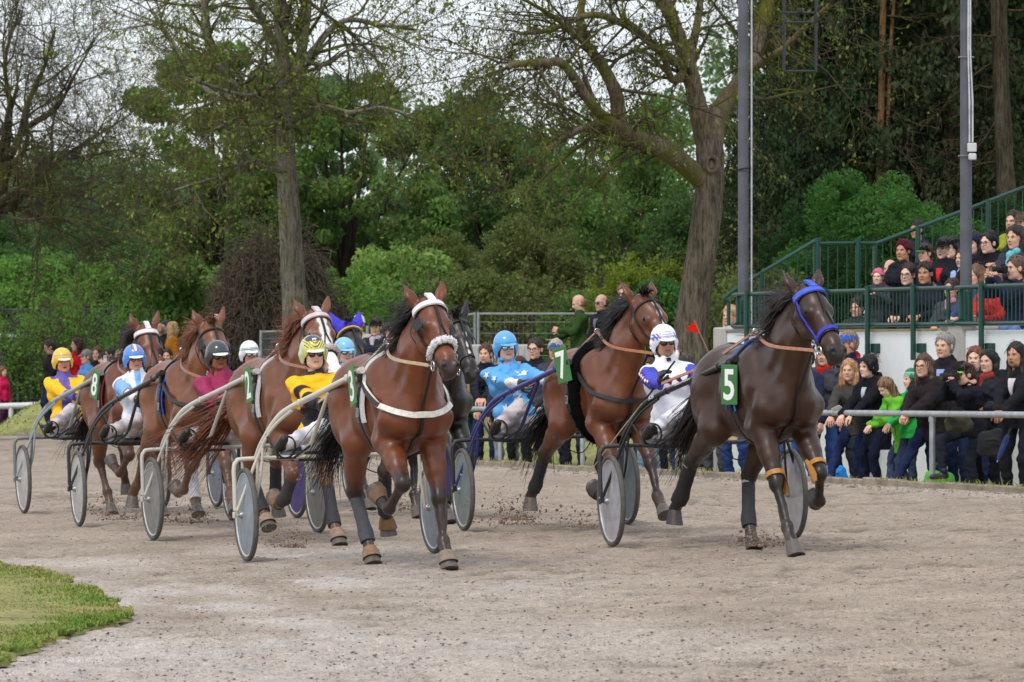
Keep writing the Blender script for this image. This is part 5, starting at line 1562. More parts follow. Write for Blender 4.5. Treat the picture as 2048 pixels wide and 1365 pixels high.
    for s in (1, -1):
        p0 = bits[s] + A(-.08, .005 * s, .005); p1 = top + A(0, .07 * s, .04)
        mid = (p0 + p1) / 2 + A(0, .115 * s, -.03)
        pts = catmull([p0, mid, p1], 8)
        din = sdf_eval(pr, pts, K) < .012; din[:2] = False
        if din.any(): pts[din] = project(pr, pts[din], .014, K, 8)[0]
        if rein_to is not None:
            e = A(rein_to[0], rein_to[1] * s, rein_to[2]) if len(rein_to) == 3 else rein_to[s]
            pts = np.concatenate([pts, resample([p1, (p1 + e) / 2 + A(0, 0, -.05), e], 12)[1:]])
        nn = np.tile(A(0, s, .35), (len(pts), 1)); strap(b, pts, nn, .026, .005)
    b.build('reins', cmat('leather', rein_c), root)
    return root
# ------------------------------------------------------------------ sulkies
def text_mesh(txt, size=1.0, bold=.0, shear=0.0):
    cu = bpy.data.curves.new('lettering', 'FONT'); cu.body = txt; cu.size = size; cu.align_x = 'CENTER'; cu.align_y = 'CENTER'; cu.offset = bold; cu.shear = shear
    cu.resolution_u = 3
    o = bpy.data.objects.new('lettering', cu); COL.objects.link(o)
    dg = bpy.context.evaluated_depsgraph_get(); dg.update()
    me = bpy.data.meshes.new_from_object(o.evaluated_get(dg))
    V = np.empty(len(me.vertices) * 3); me.vertices.foreach_get('co', V); V = V.reshape(-1, 3)
    Fc = [np.array([list(p.vertices)]) for p in me.polygons]
    bpy.data.objects.remove(o); bpy.data.curves.remove(cu); bpy.data.meshes.remove(me)
    return V, Fc

def lettering(name, txt, center, right, up, height, mat_, parent, bold=.0, width=None, prims=None, off=.002, k=.03, shear=0.0):
    V, Fc = text_mesh(txt, 1.0, bold, shear)
    V = V[:, :2]; mn, mx = V.min(0), V.max(0); V = V - (mn + mx) / 2
    sc = height / (mx[1] - mn[1]); sx = sc if width is None else width / (mx[0] - mn[0])
    right = nrm(right); up = nrm(up); n = np.cross(right, up)
    P = np.asarray(center, float) + V[:, :1] * sx * right + V[:, 1:] * sc * up + n * off
    if prims is not None: P, _ = project(prims, P, off, k, 4)
    return MB().add(P, Fc).build(name, mat_, parent, smooth=False)

def build_sulky(label, loc, rz, frame_c, disc_c, seat_c=(30, 30, 32), shaft_c=None, number=None, plate_side=-1, disc_glass=False, tyre_c=(88, 86, 84), group='racing sulkies', disc_rough=.4, writing=None, tip_c=None, strut_c=None, plate_yaw=28, plate_roll=0.0, plate_at=None):
    root = empty('sulky', label=label, cat='sulky', group=group)
    place(root, *loc, rz)
    fm = cmat('paint', frame_c); sm = cmat('paint', shaft_c or frame_c); rub = cmat('rubber', tyre_c); st = cmat('metal', (170, 172, 175))
    sm2 = cmat('paint', strut_c) if strut_c else sm
    for s in (1, -1):
        w = empty('wheel', (0, .75 * s, .365)); w.parent = root
        a = np.linspace(0, 2 * math.pi, 56, endpoint=False)
        b = MB(); b.tube(np.stack([np.cos(a) * .343, 0 * a, np.sin(a) * .343], -1), .0215, 10, closed=True); b.build('tyre', rub, w)
        b = MB(); b.tube(np.stack([np.cos(a) * .322, 0 * a, np.sin(a) * .322], -1), .0125, 8, closed=True); b.build('rim', cmat('galv', (200, 202, 200)), w)
        dm = mat('disc_%02x%02x%02x' % tuple(disc_c), lin(*disc_c), rough=disc_rough, noise=.22, nscale=9, detail=6, alpha=.55 if disc_glass else 1.0)
        b = MB()
        for q in (1, -1):
            b.lathe([(.0001, .034 * q), (.05, .030 * q), (.17, .019 * q), (.29, .009 * q), (.318, .006 * q)], (0, 0, 0), 'y', 56)
        b.build('disc_cover', dm, w)
        if disc_glass:
            b = MB()
            for i in range(28):
                an = i * 2 * math.pi / 28; b.tube([(.03 * math.cos(an + .5), .02 * (-1) ** i, .03 * math.sin(an + .5)), (.315 * math.cos(an), 0, .315 * math.sin(an))], .0016, 4)
            b.build('spokes', cmat('metal', (215, 215, 220)), w)
        b = MB(); b.lathe([(.0001, -.06), (.022, -.06), (.03, -.04), (.03, .04), (.022, .06), (.0001, .06)], (0, 0, 0), 'y', 16); b.build('hub', st, w)
    # arched frame
    b = MB()
    pts = [(0, -.835, .40), (0, -.835, .60), (0, -.835, .725), (0, -.815, .775), (0, -.76, .795), (0, -.4, .795), (0, .4, .795), (0, .76, .795), (0, .815, .775), (0, .835, .725), (0, .835, .60), (0, .835, .40)]
    b.tube(catmull(pts, 5), .0175, 10)
    for s in (1, -1):
        b.tube([(0, .835 * s, .42), (0, .812 * s, .365)], .016, 8)
        b.tube(catmull([(0, .645 * s, .795), (0, .655 * s, .62), (0, .685 * s, .365)], 5), .013, 8)
        b.tube([(0, .70 * s, .365), (0, .84 * s, .365)], .014, 8)
        b.box((0.0, .845 * s, .365), (.045, .02, .05), bev=.006)
    b.box((-.05, -.2, .785), (.10, .30, .03), bev=.008)
    b.build('frame', fm, root)
    for s in (1, -1):
        b = MB()
        pts = catmull([(.0, .66 * s, .80), (.10, .63 * s, .92), (.28, .55 * s, 1.10), (.50, .475 * s, 1.195), (1.05, .36 * s, 1.315), (1.55, .305 * s, 1.405), (1.90, .30 * s, 1.455)], 8)
        b.tube(pts, np.interp(np.linspace(0, 1, len(pts)), [0, .4, 1], [.019, .025, .021]), 10)
        b.box(pts[26], (.05, .05, .05), rot_axis((0, 1, 0), -.2), bev=.01); b.box(pts[40], (.035, .055, .055), rot_axis((0, 1, 0), -.2), bev=.01)
        b.build('shaft', sm, root)
        b = MB()
        b.tube([pts[-4], pts[-1] + (pts[-1] - pts[-2]) * 1.4], .026, 10); b.build('shaft_tip', cmat('rubber', tip_c or frame_c), root)
        b = MB()
        # hub strut and footrest brace
        b.tube(catmull([(.50, .485 * s, 1.165), (.27, .575 * s, 1.04), (.14, .655 * s, .86), (.03, .825 * s, .40)], 6), .0125, 8)
        b.tube(catmull([(.16, .64 * s, .88), (.12, .66 * s, .62), (.03, .70 * s, .40)], 4), .010, 8)
        b.tube([(1.12, .345 * s, 1.30), (.60, .36 * s, .92)], .0165, 8)
        b.tube([(.60, .36 * s, .92), (.25, .36 * s, .82), (.02, .36 * s, .80)], .012, 8)
        b.build('strut', sm2, root)
        b = MB(); a = np.linspace(0, 2 * math.pi, 20, endpoint=False)
        c = A(.42, .52 * s, .885)
        b.tube(c + np.stack([.02 * np.sin(a), np.cos(a) * .075, np.sin(a) * .085], -1), .008, 6, closed=True)
        b.box(c + A(-.01, 0, -.085), (.11, .13, .012), bev=.004); b.tube([c + A(0, -.06 * s, -.085), (.55, .363 * s, .89)], .01, 6); b.tube([c + A(0, .06 * s, -.085), (.18, .615 * s, .98)], .009, 6)
        b.build('footrest', cmat('rubber', (40, 40, 40)), root)
    b = MB(); b.box((-.20, -.2, .80), (.34, .38, .07), bev=.03); b.box((-.37, -.2, .87), (.04, .36, .13), rot_axis((0, 1, 0), -.25), bev=.015)
    b.box((-.06, -.2, .775), (.14, .24, .03), bev=.008); b.build('seat', cmat('leather', seat_c), root)
    # mud guard cloth under the seat and loose cable
    b = MB(); b.tube(catmull([(.03, .1, .79), (.06, .22, .68), (.05, .34, .66), (.02, .44, .78)], 6), .005, 5); b.build('cable', cmat('rubber', (35, 35, 36)), root)
    if number:
        n = A(*plate_at) if plate_at else A(1.84, -.35, 1.35)
        # plate hangs outside the shaft tip, its face turned outwards and a little forwards
        yaw = R(-90 + plate_yaw) if plate_side < 0 else R(90 - plate_yaw)
        nn = A(math.cos(yaw), math.sin(yaw), 0.0); rt = A(-math.sin(yaw), math.cos(yaw), 0)
        pl = empty('number_plate', n); pl.parent = root
        rl = rot_axis(nn, plate_roll); rt = rl @ rt; upv = rl @ A(0, 0, 1)
        b = MB(); up = nrm(A(0, 0, 1) + nn * .05); b.box((0, 0, 0), (.155, .008, .30), np.stack([rt, -nn, upv], 1), bev=.003)
        b.tube([nn * -.004 + A(0, 0, .13), nn * -.05 + A(0, 0, .14)], .008, 6)
        b.build('plate', cmat('paint', (66, 122, 70)), pl)
        lettering('number', number, nn * .0045, rt, upv, .235, cmat('plain', (238, 238, 238)), pl, bold=.018, width=.104, off=.0015)
    if writing:
        for (txt, t, hgt, wid, c) in writing:
            i = int(t * (len(pts) - 1)); ss = plate_side
            P0 = A(pts[i][0], abs(pts[i][1]) * ss, pts[i][2]); P1 = A(pts[i + 1][0], abs(pts[i + 1][1]) * ss, pts[i + 1][2])
            rt = nrm(P1 - P0); out = nrm(A(0.3, ss, .25)); out = nrm(out - rt * (out @ rt)); up = np.cross(out, rt)
            if up[2] < 0: up = -up
            lettering('lettering', txt, P0 + out * .0265, rt if ss < 0 else -rt, up, hgt, cmat('plain', c), root, bold=.01, width=wid, off=.001)
    return root
# ------------------------------------------------------------------ people
SKIN = dict(fair=(214, 170, 148), tan=(190, 140, 112), red=(205, 145, 125), brown=(140, 92, 66), light=(222, 184, 164), olive=(178, 132, 104))

def build_hand(wrist, fdir, palm_n, side, curl=.5, spread=.12, sc=1.0, thumb_in=1.0):
    """capsules of one hand. side: +1 when the thumb lies on cross(palm_n, fdir)"""
    f = nrm(fdir); n = nrm(np.asarray(palm_n, float) - f * (np.asarray(palm_n) @ f)); w = np.cross(n, f) * side   # towards the thumb
    pr = []
    c = wrist + f * .045 * sc
    pr.append(cap(wrist, wrist + f * .03 * sc, .026 * sc, .03 * sc, (n, .7), k=.02))
    pr.append(cap(c - w * .024 * sc, c + w * .022 * sc, .024 * sc, .024 * sc, (n, .62), k=.02))
    pr.append(cap(c + f * .03 * sc - w * .026 * sc, c + f * .034 * sc + w * .024 * sc, .019 * sc, .019 * sc, (n, .7), k=.02))
    L = [.078, .086, .080, .062]
    for i in range(4):
        o = (.033 - .022 * i) * sc
        p = c + f * .038 * sc + w * o
        d = nrm(f + w * (1.5 - i) * spread)
        ang = curl * (1 + .08 * i)
        for j, q in enumerate((.45, .32, .23)):
            a = ang * (.9 if j == 0 else 1.15)
            d = nrm(d * math.cos(a) + n * math.sin(a)); 
            nn_ = n - d * (n @ d)
            # rotate the palm normal with the phalanx
            p2 = p + d * L[i] * q * sc
            pr.append(cap(p, p2, .0092 * sc, .0082 * sc, k=.006)); p = p2
            m = np.cross(w, d); n_loc = m if m @ n > 0 else -m
            d_prev = d
            n = n  # keep palm reference
        
    t0 = wrist + f * .022 * sc + w * .024 * sc
    d = nrm(f * .75 + w * .75 + n * .35 * thumb_in)
    p = t0
    for q in (.045, .032, .026):
        p2 = p + d * q * sc; pr.append(cap(p, p2, .0115 * sc, .0095 * sc, k=.008)); p = p2
        d = nrm(d + (f * .3 + n * .35 * curl - w * .25 * curl) * thumb_in)
    return pr

# bases of the shared poses, in body heights of 1.75 m, x forward, y left, z up from the soles
def person_joints(pose, H, lean=0.0, arms='down', head_yaw=0.0, head_pitch=0.0, hands=None, feet=None, twist=0.0):
    u = H / 1.75
    J = {}
    up = A(math.sin(lean), 0, math.cos(lean))
    fw = A(math.cos(lean), 0, -math.sin(lean))
    if pose == 'stand': pel = A(-.10 * math.sin(lean) * 4, 0, .94)
    elif pose == 'sit': pel = A(0, 0, .50)
    elif pose == 'drive': pel = A(0, 0, 0)
    else: pel = A(0, 0, .94)
    J['pel'] = pel; J['up'] = up; J['fw'] = fw
    J['chest'] = pel + up * .34 + fw * .01
    J['neck'] = pel + up * .535 - fw * .005
    J['headc'] = J['neck'] + up * .10 + fw * .025 + A(.03 * math.sin(max(lean, 0)), 0, .05)
    c, s = math.cos(twist), math.sin(twist)
    tw = lambda v: A(v[0] * c - v[1] * s, v[0] * s + v[1] * c, v[2])
    for q, nm in ((1, 'L'), (-1, 'R')):
        J['sh' + nm] = pel + up * .452 + tw(A(-.01, .172 * q, 0))
        J['hip' + nm] = pel + A(0, .095 * q, -.02)
    dn = lambda q: dict(
        down=A(.05, .26 * q, .86) if pose == 'stand' else A(.30, .14 * q, .62),
        rail=A(.40, .11 * q, 1.0), rail_close=A(.37, .045 * q, 1.02), camera=A(.27, .05 * q, 1.52), phone=A(.36, .09 * q, 1.36) if q < 0 else A(.35, .12 * q, 1.1),
        cross=A(.24, -.10 * q, 1.18), clap=A(.36, .035 * q, 1.22), plate=A(.36, .06 * q, 1.12 + .08 * q), pocket=A(.10, .21 * q, .92), lap=A(.34, .07 * q, .68),
        wave=A(.30, .10 * q, 1.35))[arms]
    for q, nm in ((1, 'L'), (-1, 'R')):
        t = None
        if hands: t = hands.get(nm)
        if t is None:
            t = dn(q)
            if pose == 'sit' and arms not in ('lap', 'down'): t = t + A(.05, 0, -.44)
            if pose == 'stand' and lean: t = t + A(math.sin(lean) * .15 if arms in ('camera', 'phone', 'cross', 'clap') else 0, 0, 0)
        pole = A(-.4, .35 * q, -1.0) if pose == 'drive' else A(-.4, .8 * q, -.75)
        el, wr = ik(J['sh' + nm], t, .285, .255, pole)
        J['el' + nm] = el; J['wr' + nm] = wr
        if feet and nm in feet: ft = A(*feet[nm])
        elif pose == 'sit': ft = A(.42, .11 * q, .08)
        else: ft = A(.0, .11 * q, .085)
        kn, an = ik(J['hip' + nm], ft, .435, .43, A(1, .12 * q, .25))
        J['kn' + nm] = kn; J['an' + nm] = an
    for k in list(J):
        if k not in ('up', 'fw'): J[k] = J[k] * u
    J['u'] = u
    hr = rot_axis((0, 0, 1), head_yaw) @ rot_axis((0, 1, 0), head_pitch + lean * .15)
    J['hr'] = hr
    return J

def head_prims(J, wide=1.0, age=0, nose=1.0):
    u = J['u'] * (.94 if 'drv' in J else 1.03); c = J['headc']; r = J['hr']
    T = lambda x, y, z: c + r @ (A(x, y, z) * u)
    yd = r @ A(0, 1, 0)
    pr = [ell(T(-.012, 0, .042), A(.098, .078 * wide, .096) * u, r, k=.03),
          ell(T(.025, 0, -.02), A(.072, .064 * wide, .085) * u, r, k=.03),
          cap(T(.03, .022, -.075), T(.03, -.022, -.075), .042 * u, None, k=.03),
          ell(T(.062, 0, -.102), A(.026, .026, .02) * u, r, k=.02),
          ell(T(.058, .036 * wide, -.028), A(.028, .024, .028) * u, r, k=.02), ell(T(.058, -.036 * wide, -.028), A(.028, .024, .028) * u, r, k=.02),
          cap(T(.076, .036, .026), T(.083, .014, .023), .0115 * u, None, k=.024), cap(T(.076, -.036, .026), T(.083, -.014, .023), .0115 * u, None, k=.024),
          cap(T(.086, 0, .016), T(.106 * nose, 0, -.024), .009 * u, .0125 * u, k=.012),
          cap(T(.094, .012, -.030), T(.094, -.012, -.030), .009 * u, None, k=.008),
          cap(T(.081, .019, -.060), T(.088, 0, -.057), .0075 * u, None, k=.007), cap(T(.081, -.019, -.060), T(.088, 0, -.057), .0075 * u, None, k=.007),
          cap(T(.080, .016, -.070), T(.080, -.016, -.070), .0085 * u, None, k=.007)]
    for q in (1, -1):
        pr.append(ell(T(-.008, .080 * wide * q, -.002), A(.019, .009, .032) * u, r @ rot_axis((0, 0, 1), -.35 * q), k=.008))
        pr.append(ell(T(.0745, .031 * q, .002), A(.0125, .0135, .0125) * u, None, k=.003))
    neck = [cap(J['neck'] - J['up'] * .06, c + r @ A(-.025, 0, -.05) * u, .060 * u, .054 * u, k=.03)]
    subs = [ell(T(.098, .031 * q, .006), A(.018, .019, .013) * u, r, k=.012) for q in (1, -1)]
    return pr, neck, subs, T, r

def skin_colors(V, skin, T, u, hair_c, mouth_open=False, stubble=0.0, brow=True):
    C = np.tile(np.array(lin(*skin)), (len(V), 1))
    C *= 1 + .05 * np.sin(V[:, :1] * 40 + V[:, 2:] * 57)
    def blob(p, r, col, amt, soft=.006):
        d = np.linalg.norm(V - p, axis=1); w = np.clip((r - d) / soft, 0, 1) * amt
        C[:] = C * (1 - w[:, None]) + np.array(col) * w[:, None]
    red = np.array(lin(*skin)) * A(1.02, .74, .70)
    for q in (1, -1): blob(T(.06, .040 * q, -.03), .034 * u, red, .55, .02)
    blob(T(.108, 0, -.024), .02 * u, red, .45, .012)
    if stubble:
        for z in (-.07, -.09, -.105):
            blob(T(.05, 0, z), .052 * u, np.array(lin(*hair_c)) * .8 + .02, stubble, .02)
    lip = np.array(lin(*skin)) * A(.80, .45, .45)
    for y in (-.017, -.008, 0, .008, .017): blob(T(.086, y, -.0635), .0115 * u, lip, .85, .005)
    for y in (-.015, -.007, 0, .007, .015): blob(T(.089, y, -.0645), .0062 * u, (.03, .01, .01), .8, .003)
    if mouth_open: blob(T(.088, 0, -.066), .014 * u, (.02, .006, .006), .95, .004)
    bc = np.array(lin(*hair_c)) * .9
    for q in (1, -1):
        if brow:
            for y, z in ((.016, .0215), (.026, .0255), (.036, .026), (.046, .0215)): blob(T(.088, y * q, z), .0085 * u, bc, .85, .004)
        blob(T(.084, .031 * q, .004), .0165 * u, (.04, .022, .016), .6, .006)
        blob(T(.087, .031 * q, .002), .0105 * u, (.30, .27, .25), .8, .003)
        blob(T(.088, .030 * q, .002), .0090 * u, (.018, .012, .01), 1, .003)
    return C

def build_person(label, pos, yaw, H=1.72, pose='stand', lean=0.0, arms='down', head_yaw=0.0, head_pitch=0.0, skin='fair', hair='short', hair_c=(60, 42, 32),
                 top=(40, 42, 50), top_kind='cloth', trousers=(40, 50, 78), shoes=(40, 36, 34), hat=None, hat_c=(30, 30, 34), hat2=None, glasses=None, hem=-.10, hands=None, feet=None,
                 fat=1.0, scarf=None, collar=True, h=.011, group='spectators', held=(), inner=None, hood=None, gloves=None, parent_rot=None, stubble=0.0, mouth_open=False,
                 twist=0.0, top_fn=None, extras=None, curl=.55, legs=True, name='person', hands_dir=None, seed=None, puffy=False, shoe_sole=None, wide=1.0, trouser_kind='cloth'):
    sd = sum(map(ord, label)) % 997 if seed is None else seed
    rs = np.random.RandomState(sd)
    root = empty(name, label=label, cat='person', group=group)
    root.location = pos
    if parent_rot is not None: root.rotation_euler = parent_rot
    else: root.rotation_euler = (0, 0, yaw)
    J = person_joints(pose, H, lean, arms, head_yaw, head_pitch, hands, feet, twist)
    u = J['u']; sk = SKIN[skin]
    if pose == 'drive': J['drv'] = 1
    hs_ = .94 if pose == 'drive' else 1.03
    hp, neck, subs, T, r = head_prims(J, wide)
    up, fw = J['up'], J['fw']
    hc = max(h * .5, .0055)
    Vh, Qh = sdf_mesh(hp + neck, hc, .02, subs)
    Ch = skin_colors(Vh, sk, T, u * hs_, hair_c, mouth_open, stubble)
    parts = [(Vh, Qh, Ch)]
    # the body under the clothes, one surface from neck to ankles and wrists
    bp = [cap(J['neck'] - up * .10 * u, J['neck'] + up * .03 * u, .055 * u, .052 * u, k=.03),
          cap(J['pel'] - A(0, .05, 0) * u, J['pel'] + A(0, .05, 0) * u, .075 * u, k=.05), cap(J['pel'], J['chest'], .060 * u, .075 * u, k=.05),
          cap(J['chest'] - A(0, .06, 0) * u, J['chest'] + A(0, .06, 0) * u, .078 * u, k=.05), cap(J['shL'], J['shR'], .042 * u, k=.04)]
    for nm in 'LR':
        bp += [cap(J['sh' + nm], J['el' + nm], .036 * u, .030 * u, k=.03), cap(J['el' + nm], J['wr' + nm], .031 * u, .026 * u, k=.02)]
        if legs: bp += [cap(J['hip' + nm], J['kn' + nm], .060 * u, .040 * u, k=.03), cap(J['kn' + nm], J['an' + nm], .038 * u, .027 * u, k=.02), cap(J['an' + nm], J['an' + nm] + (A(.09, 0, -.035) if pose != 'drive' else A(.05, .01, .02)) * u, .024 * u, .018 * u, k=.02)]
    Vb, Qb = sdf_mesh(bp, max(.016, h), .03)
    parts.append((Vb, Qb, np.tile(np.array(lin(*sk)), (len(Vb), 1))))
    gl = []
    for q, nm in ((1, 'L'), (-1, 'R')):
        f = nrm(J['wr' + nm] - J['el' + nm])
        if hands_dir and nm in hands_dir: fd, pn = (A(*hands_dir[nm][0]), A(*hands_dir[nm][1]))
        elif arms in ('camera', 'phone') : fd, pn = nrm(f + A(.1, -.3 * q, .5)), A(.2, -q, .1)
        elif arms in ('rail', 'rail_close'): fd, pn = nrm(f * .8 + A(.3, -.5 * q, -.25)), A(-.1, -.2 * q, -1)
        elif arms == 'clap': fd, pn = nrm(A(.4, -.1 * q, .8)), A(0, -q, 0)
        elif arms in ('lap',): fd, pn = nrm(A(.5, -.6 * q, -.2)), A(0, 0, -1)
        else: fd, pn = f, A(-.1, -q, 0)
        hpz = build_hand(J['wr' + nm], fd, pn, -q, curl, sc=u * (1.06 if gloves else 1.0))
        V, Q = sdf_mesh(hpz, max(.0045, h * .45), .01)
        if gloves: gl.append((V, Q))
        else: parts.append((V, Q, np.tile(np.array(lin(*sk)) * A(1, .92, .9), (len(V), 1))))
    n = 0; VV, QQ, CC = [], [], []
    for V, Q, C in parts: VV.append(V); QQ.append(Q + n); CC.append(C); n += len(V)
    link('body', new_mesh('body', np.concatenate(VV), np.concatenate(QQ), True, np.concatenate(CC)),
         mat('skin', rough=.5, noise=.06, nscale=40, attr=True, spec=.35, bump=.05, bscale=300), root)
    if gl:
        for V, Q in gl: link('glove', new_mesh('glove', V, Q), cmat('leather', gloves), root)
    # ---- clothes
    th = (.019 if pose == 'drive' else .026) * (1.5 if puffy else 1.0)
    f_ = fat
    lift = up * (.055 if pose == 'drive' else 0) * u
    tp = [cap(J['pel'] + lift - A(0, .07, 0) * u, J['pel'] + lift + A(0, .07, 0) * u, (.105 * f_ + th) * u * (.92 if pose == 'drive' else 1), None, (A(1, 0, 0), .9), k=.06),
          cap(J['pel'] + up * .1 * u - A(0, .05, 0) * u, J['pel'] + up * .1 * u + A(0, .05, 0) * u, (.105 * f_ + th) * u, k=.06),
          cap(J['chest'] - A(0, .075, 0) * u, J['chest'] + A(0, .075, 0) * u, (.112 * f_ + th) * u, k=.07),
          cap(J['shL'] + up * .005 - A(0, .03, 0) * u, J['neck'] - up * .035 * u, (.046 + th * .8) * u, .06 * u, k=.06), cap(J['shR'] + up * .005 + A(0, .03, 0) * u, J['neck'] - up * .035 * u, (.046 + th * .8) * u, .06 * u, k=.06),
          cap(J['neck'] - up * .05 * u, J['neck'] + up * .0 * u, .075 * u, .066 * u, k=.05)]
    ch_ = .035 if (pose == 'drive' or sd % 3 == 0) else .012
    if collar: tp.append(cap(J['neck'] - up * .02 * u, J['neck'] + up * ch_ * u + fw * .008, .070 * u, .074 * u, k=.02))
    if hem < -.06: tp += [cap(J['pel'] - A(0, .06, 0) * u, J['pel'] + A(0.0 if pose == 'stand' else .1, -.055 * u, hem * u), (.112 * f_ + th) * u, None, k=.05), cap(J['pel'] + A(0, .06, 0) * u, J['pel'] + A(0.0 if pose == 'stand' else .1, .055 * u, hem * u), (.112 * f_ + th) * u, None, k=.05)]
    for nm in 'LR':
        sh, el, wr = J['sh' + nm], J['el' + nm], J['wr' + nm]
        tp += [cap(sh, el, (.049 + th) * u, (.038 + th) * u, k=.04), cap(el, el + (wr - el) * (.97 if gloves else .92), (.039 + th) * u, (.031 + th * .7) * u, k=.025)]
    tsubs = [cap(J['neck'] - up * .01 * u, J['neck'] + up * .12 * u + fw * .012, .058 * u, .072 * u, k=.012)] if collar else []
    clip = [(J['pel'] + A(0, 0, (hem - .02) * u), A(0, 0, -1))] if pose == 'stand' else [(J['pel'] - up * .03 * u, -up)] if pose == 'drive' else None
    Vt, Qt = sdf_mesh(tp, h, .04, tsubs, [(.011, 5.0, sd), (.0075, 11.0, sd + 1)] if h < .012 else (.012, 5.5, sd), clip)
    if puffy:
        pass
    Ct = None
    tm = cmat(top_kind, top)
    if top_fn is not None:
        Ct = top_fn(Vt, J); tm = mat('printed_cloth', rough=.6, noise=.07, nscale=20, attr=True, bump=.3, bscale=35, spec=.3)
    jk = link('jacket', new_mesh('jacket', Vt, Qt, True, Ct), tm, root)
    if inner is None and top_fn is not None: pass
    elif inner is not None:
        b = MB(); P, g = project(tp[:5], resample([J['chest'] + fw * .2 + up * .15, J['chest'] + fw * .22 - up * .10], 10), .014, .04)
        wdt = np.linspace(.095, .03, 10) * u; strap(b, P, np.tile(fw, (10, 1)), wdt, .004); b.build('shirt', cmat('cloth', inner), root)
    else:
        b = MB(); P, g = project(tp, resample([J['neck'] + fw * .15 - up * .04, J['chest'] + fw * .22, J['pel'] + fw * .22 + up * .02], 16), .001, .04); strap(b, P, g, .014, .003)
        b.build('zip', cmat('rubber', tuple(int(c * .45) for c in top)), root)
    if hood is not None:
        c = J['neck'] - fw * .06 * u + up * .0
        hp_ = [cap(c + A(0, .07, -.02) * u, c + A(-.06, 0, .02) * u, .05 * u, k=.03), cap(c + A(0, -.07, -.02) * u, c + A(-.06, 0, .02) * u, .05 * u, k=.03)]
        V, Q = sdf_mesh(hp_, h, .03, (), (.006, 9, sd)); link('hood', new_mesh('hood', V, Q), cmat('cloth', hood) if max(hood) < 300 else tm, root)
    if scarf is not None:
        c = J['neck']
        pts = [cap(c + A(.05, .05, -.0) * u, c + A(.07, -.04, -.03) * u, .04 * u, k=.03), cap(c + A(-.03, .07, .01) * u, c + A(.05, .05, 0) * u, .04 * u, k=.03), cap(c + A(-.03, -.07, .01) * u, c + A(.07, -.04, -.03) * u, .04 * u, k=.03), cap(c + A(-.06, .03, .01) * u, c + A(-.06, -.03, .01) * u, .04 * u, k=.03),
               cap(c + A(.08, -.03, -.04) * u, c + A(.125, -.04, -.2) * u, .042 * u, .03 * u, k=.03)]
        V, Q = sdf_mesh(pts, h, .03, (), (.008, 8, sd)); link('scarf', new_mesh('scarf', V, Q), cmat('knit', scarf), root)
    if legs:
        hr_ = .128 if pose == 'drive' else .118
        lp = [cap(J['pel'] - A(0, .055, 0) * u, J['pel'] + A(0, .055, 0) * u, hr_ * u * f_, None, k=.05)] + ([cap(J['pel'], J['pel'] + up * .05 * u, .115 * u, k=.05)] if pose == 'drive' else [])
        for nm in 'LR':
            hpj, kn, an = J['hip' + nm], J['kn' + nm], J['an' + nm]
            lp += [cap(hpj, kn, .094 * u * f_, .064 * u, k=.03), cap(kn, kn + (an - kn) * .45, .066 * u, .062 * u, k=.02), cap(kn + (an - kn) * .45, kn + (an - kn) * .96, .062 * u, .050 * u, k=.02)]
        V, Q = sdf_mesh(lp, h, .03, (), [(.009, 5.5, sd + 3), (.006, 12, sd + 4)]); link('trousers', new_mesh('trousers', V, Q), cmat(trouser_kind, trousers), root)
        for q, nm in ((1, 'L'), (-1, 'R')):
            sp = []; an = J['an' + nm]; dz = -.04 * u
            d = nrm(J['an' + nm] - J['kn' + nm])
            if pose == 'drive': toe = an + A(.13, .02 * q, .05) * u; heel = an + d * .04 * u
            else: toe = an + A(.155, .03 * q, -.045) * u; heel = an + A(-.035, 0, -.03) * u
            sp += [cap(heel, toe, .042 * u, .036 * u, k=.02), cap(an + (J['kn' + nm] - an) * .10, an, .048 * u, .045 * u, k=.02)]
            V, Q = sdf_mesh(sp, h, .02, (), None, [(A(0, 0, an[2] - .086 * u), A(0, 0, -1))] if pose == 'stand' and feet is None else None)
            link('shoe', new_mesh('shoe', V, Q), cmat('leather', shoes), root)
    # ---- hair
    hm = cmat('hair', hair_c)
    uh = u * hs_
    face_cut = [ell(T(.100, 0, -.046), A(.094, .076 * wide, .128) * uh, r, k=.02)]
    ear_cut = [ell(T(.0, .095 * q, -.005), A(.028, .03, .035) * uh, r, k=.01) for q in (1, -1)]
    def locks(V, Q):
        # loose strands lying over the mass of the hair
        if h > .0125: return V, Q
        c = T(-.01, 0, .03); segs = []; dz = -(r @ A(.35, 0, 1)) if hair in ('short', 'thin') else A(0, 0, -1)
        for p in V[rs.choice(len(V), 170)]:
            p = p.copy(); L = (rs.uniform(.02, .045) if hair in ('short', 'thin') else rs.uniform(.04, .10)) * uh
            for i in range(3):
                n_ = nrm(p - c); d = dz - n_ * (n_ @ dz) if p[2] > c[2] - .09 * uh else dz
                d = nrm(d + rs.normal(0, .22, 3)); q = p + d * L / 3 + n_ * .0016
                segs.append((*p, .0034 * uh * (1 - i * .25), *q, .0034 * uh * (.75 - i * .24))); p = q
        V2, Q2 = seg_mesh(segs, 3); return np.concatenate([V, V2]), np.concatenate([Q, Q2 + len(V)])
    def hmesh(prims, subs_, nm='hair', amp=.006, m=hm, clip=None, hh=None):
        V, Q = sdf_mesh(prims, hh or hc, .025, subs_, [(amp * .7, 10, sd, .6), (min(amp, .006), 34, sd + 2, .18)] if nm == 'hair' else (amp, 14, sd), clip)
        if nm == 'hair': V, Q = locks(V, Q)
        return link(nm, new_mesh(nm, V, Q), m, root)
    capE = ell(T(-.018, 0, .051), A(.111, .091 * wide, .104) * uh, r, k=.03)
